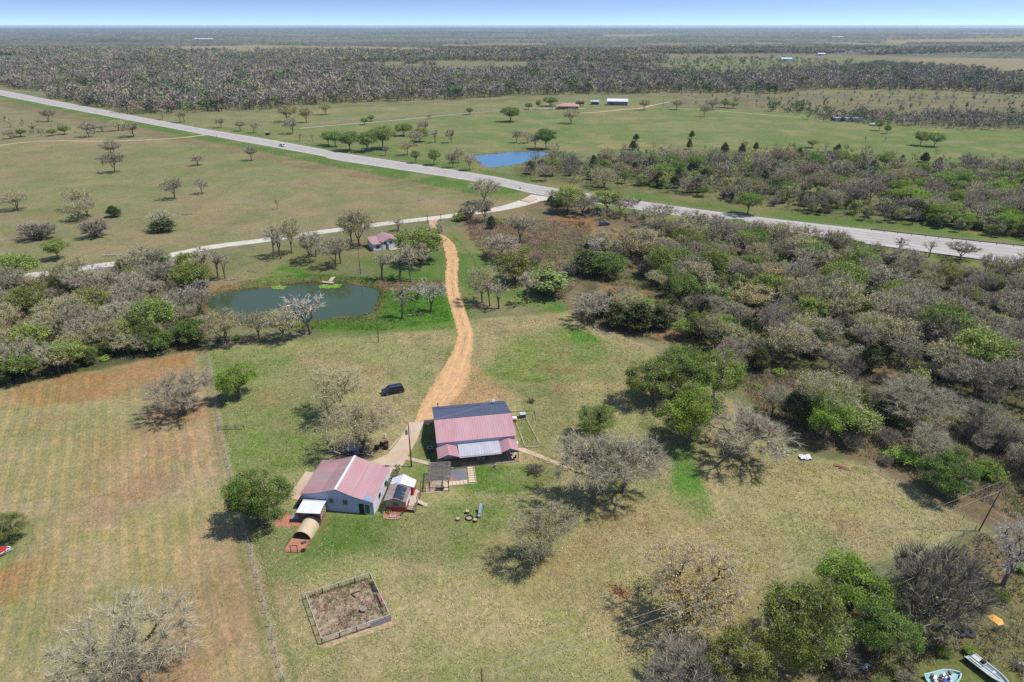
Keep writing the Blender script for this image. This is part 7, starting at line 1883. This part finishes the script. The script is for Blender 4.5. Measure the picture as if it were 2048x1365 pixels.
# fallen branches and logs
def log(px, py, L_, r, rz, label, material=WOODG):
    e = empty('fallen_branch', G(px, py), rz, label, 'branch'); mb = MB(); rr_ = random.Random(int(px * 7 + py))
    pts = [(-L_/2 + L_ * k / 5, rr_.uniform(-.3, .3), r + rr_.random() * .3) for k in range(6)]; mb.tube(pts, [r, r, r * .9, r * .7, r * .5, r * .3], 7)
    for k in (2, 3, 4): p = pts[k]; q = (p[0] + L_ * .2, p[1] + rr_.choice((-1, 1)) * L_ * .22, p[2] + rr_.random() * 1.2); mb.tube([p, q], [r * .5, r * .15], 5)
    mb.build('wood', material, e)
PALEW = mat('bleached_wood', C(200,188,178), .9, .12, 2)
log(465, 560, 5, .16, .3, 'bleached fallen branches at the left bank of the pond', PALEW); log(830, 632, 4, .14, .2, 'pale fallen branch on the green bank right of the pond', PALEW); log(505, 545, 4, .14, -.3, 'grey dead branch heap above the left pond bank')
log(225, 512, 7, .2, .1, 'pale brush heap in the field beside the gravel road', PALEW); log(375, 430, 5, .2, .2, 'fallen grey limb in the left field right of the dark bushy tree'); log(100, 297, 5, .2, 0, 'brush heap beside the tan ranch track'); log(840, 402, 4, .15, .4, 'grey dead limb in the middle of the field below the verge')
log(1245, 545, 6, .15, -.3, 'grey fallen limbs on the clay under the juniper clump'); log(330, 705, 5, .12, 1.3, 'white dead limb standing in the left woods front', PALEW)
log(1405, 1195, 2.4, .08, 1.2, 'thin stick lying on the bare strip by the golden oak')

# ================================================================ HAZE
mb = MB(); mb.box((0, 4200, 74), (36000, 38000, 152)); hz = mb.build('haze', None) if False else None
me = bpy.data.meshes.new('haze'); mb2 = MB(); mb2.box((0, 0, 30), (60000, 60000, 98)); me.from_pydata(mb2.v, [], mb2.f)
hm = bpy.data.materials.new('haze_air'); hm.use_nodes = True; hn = hm.node_tree
for n_ in list(hn.nodes):
    if n_.type == 'BSDF_PRINCIPLED': hn.nodes.remove(n_)
pv_ = hn.nodes.new('ShaderNodeVolumePrincipled'); pv_.inputs['Color'].default_value = (.72, .84, 1, 1); pv_.inputs['Density'].default_value = .00006; pv_.inputs['Anisotropy'].default_value = .2
hn.links.new(pv_.outputs['Volume'], hn.nodes['Material Output'].inputs['Volume']); me.materials.append(hm)
tag(link('haze', me), 'thin bluish spring haze over the far country', None, None, 'stuff')
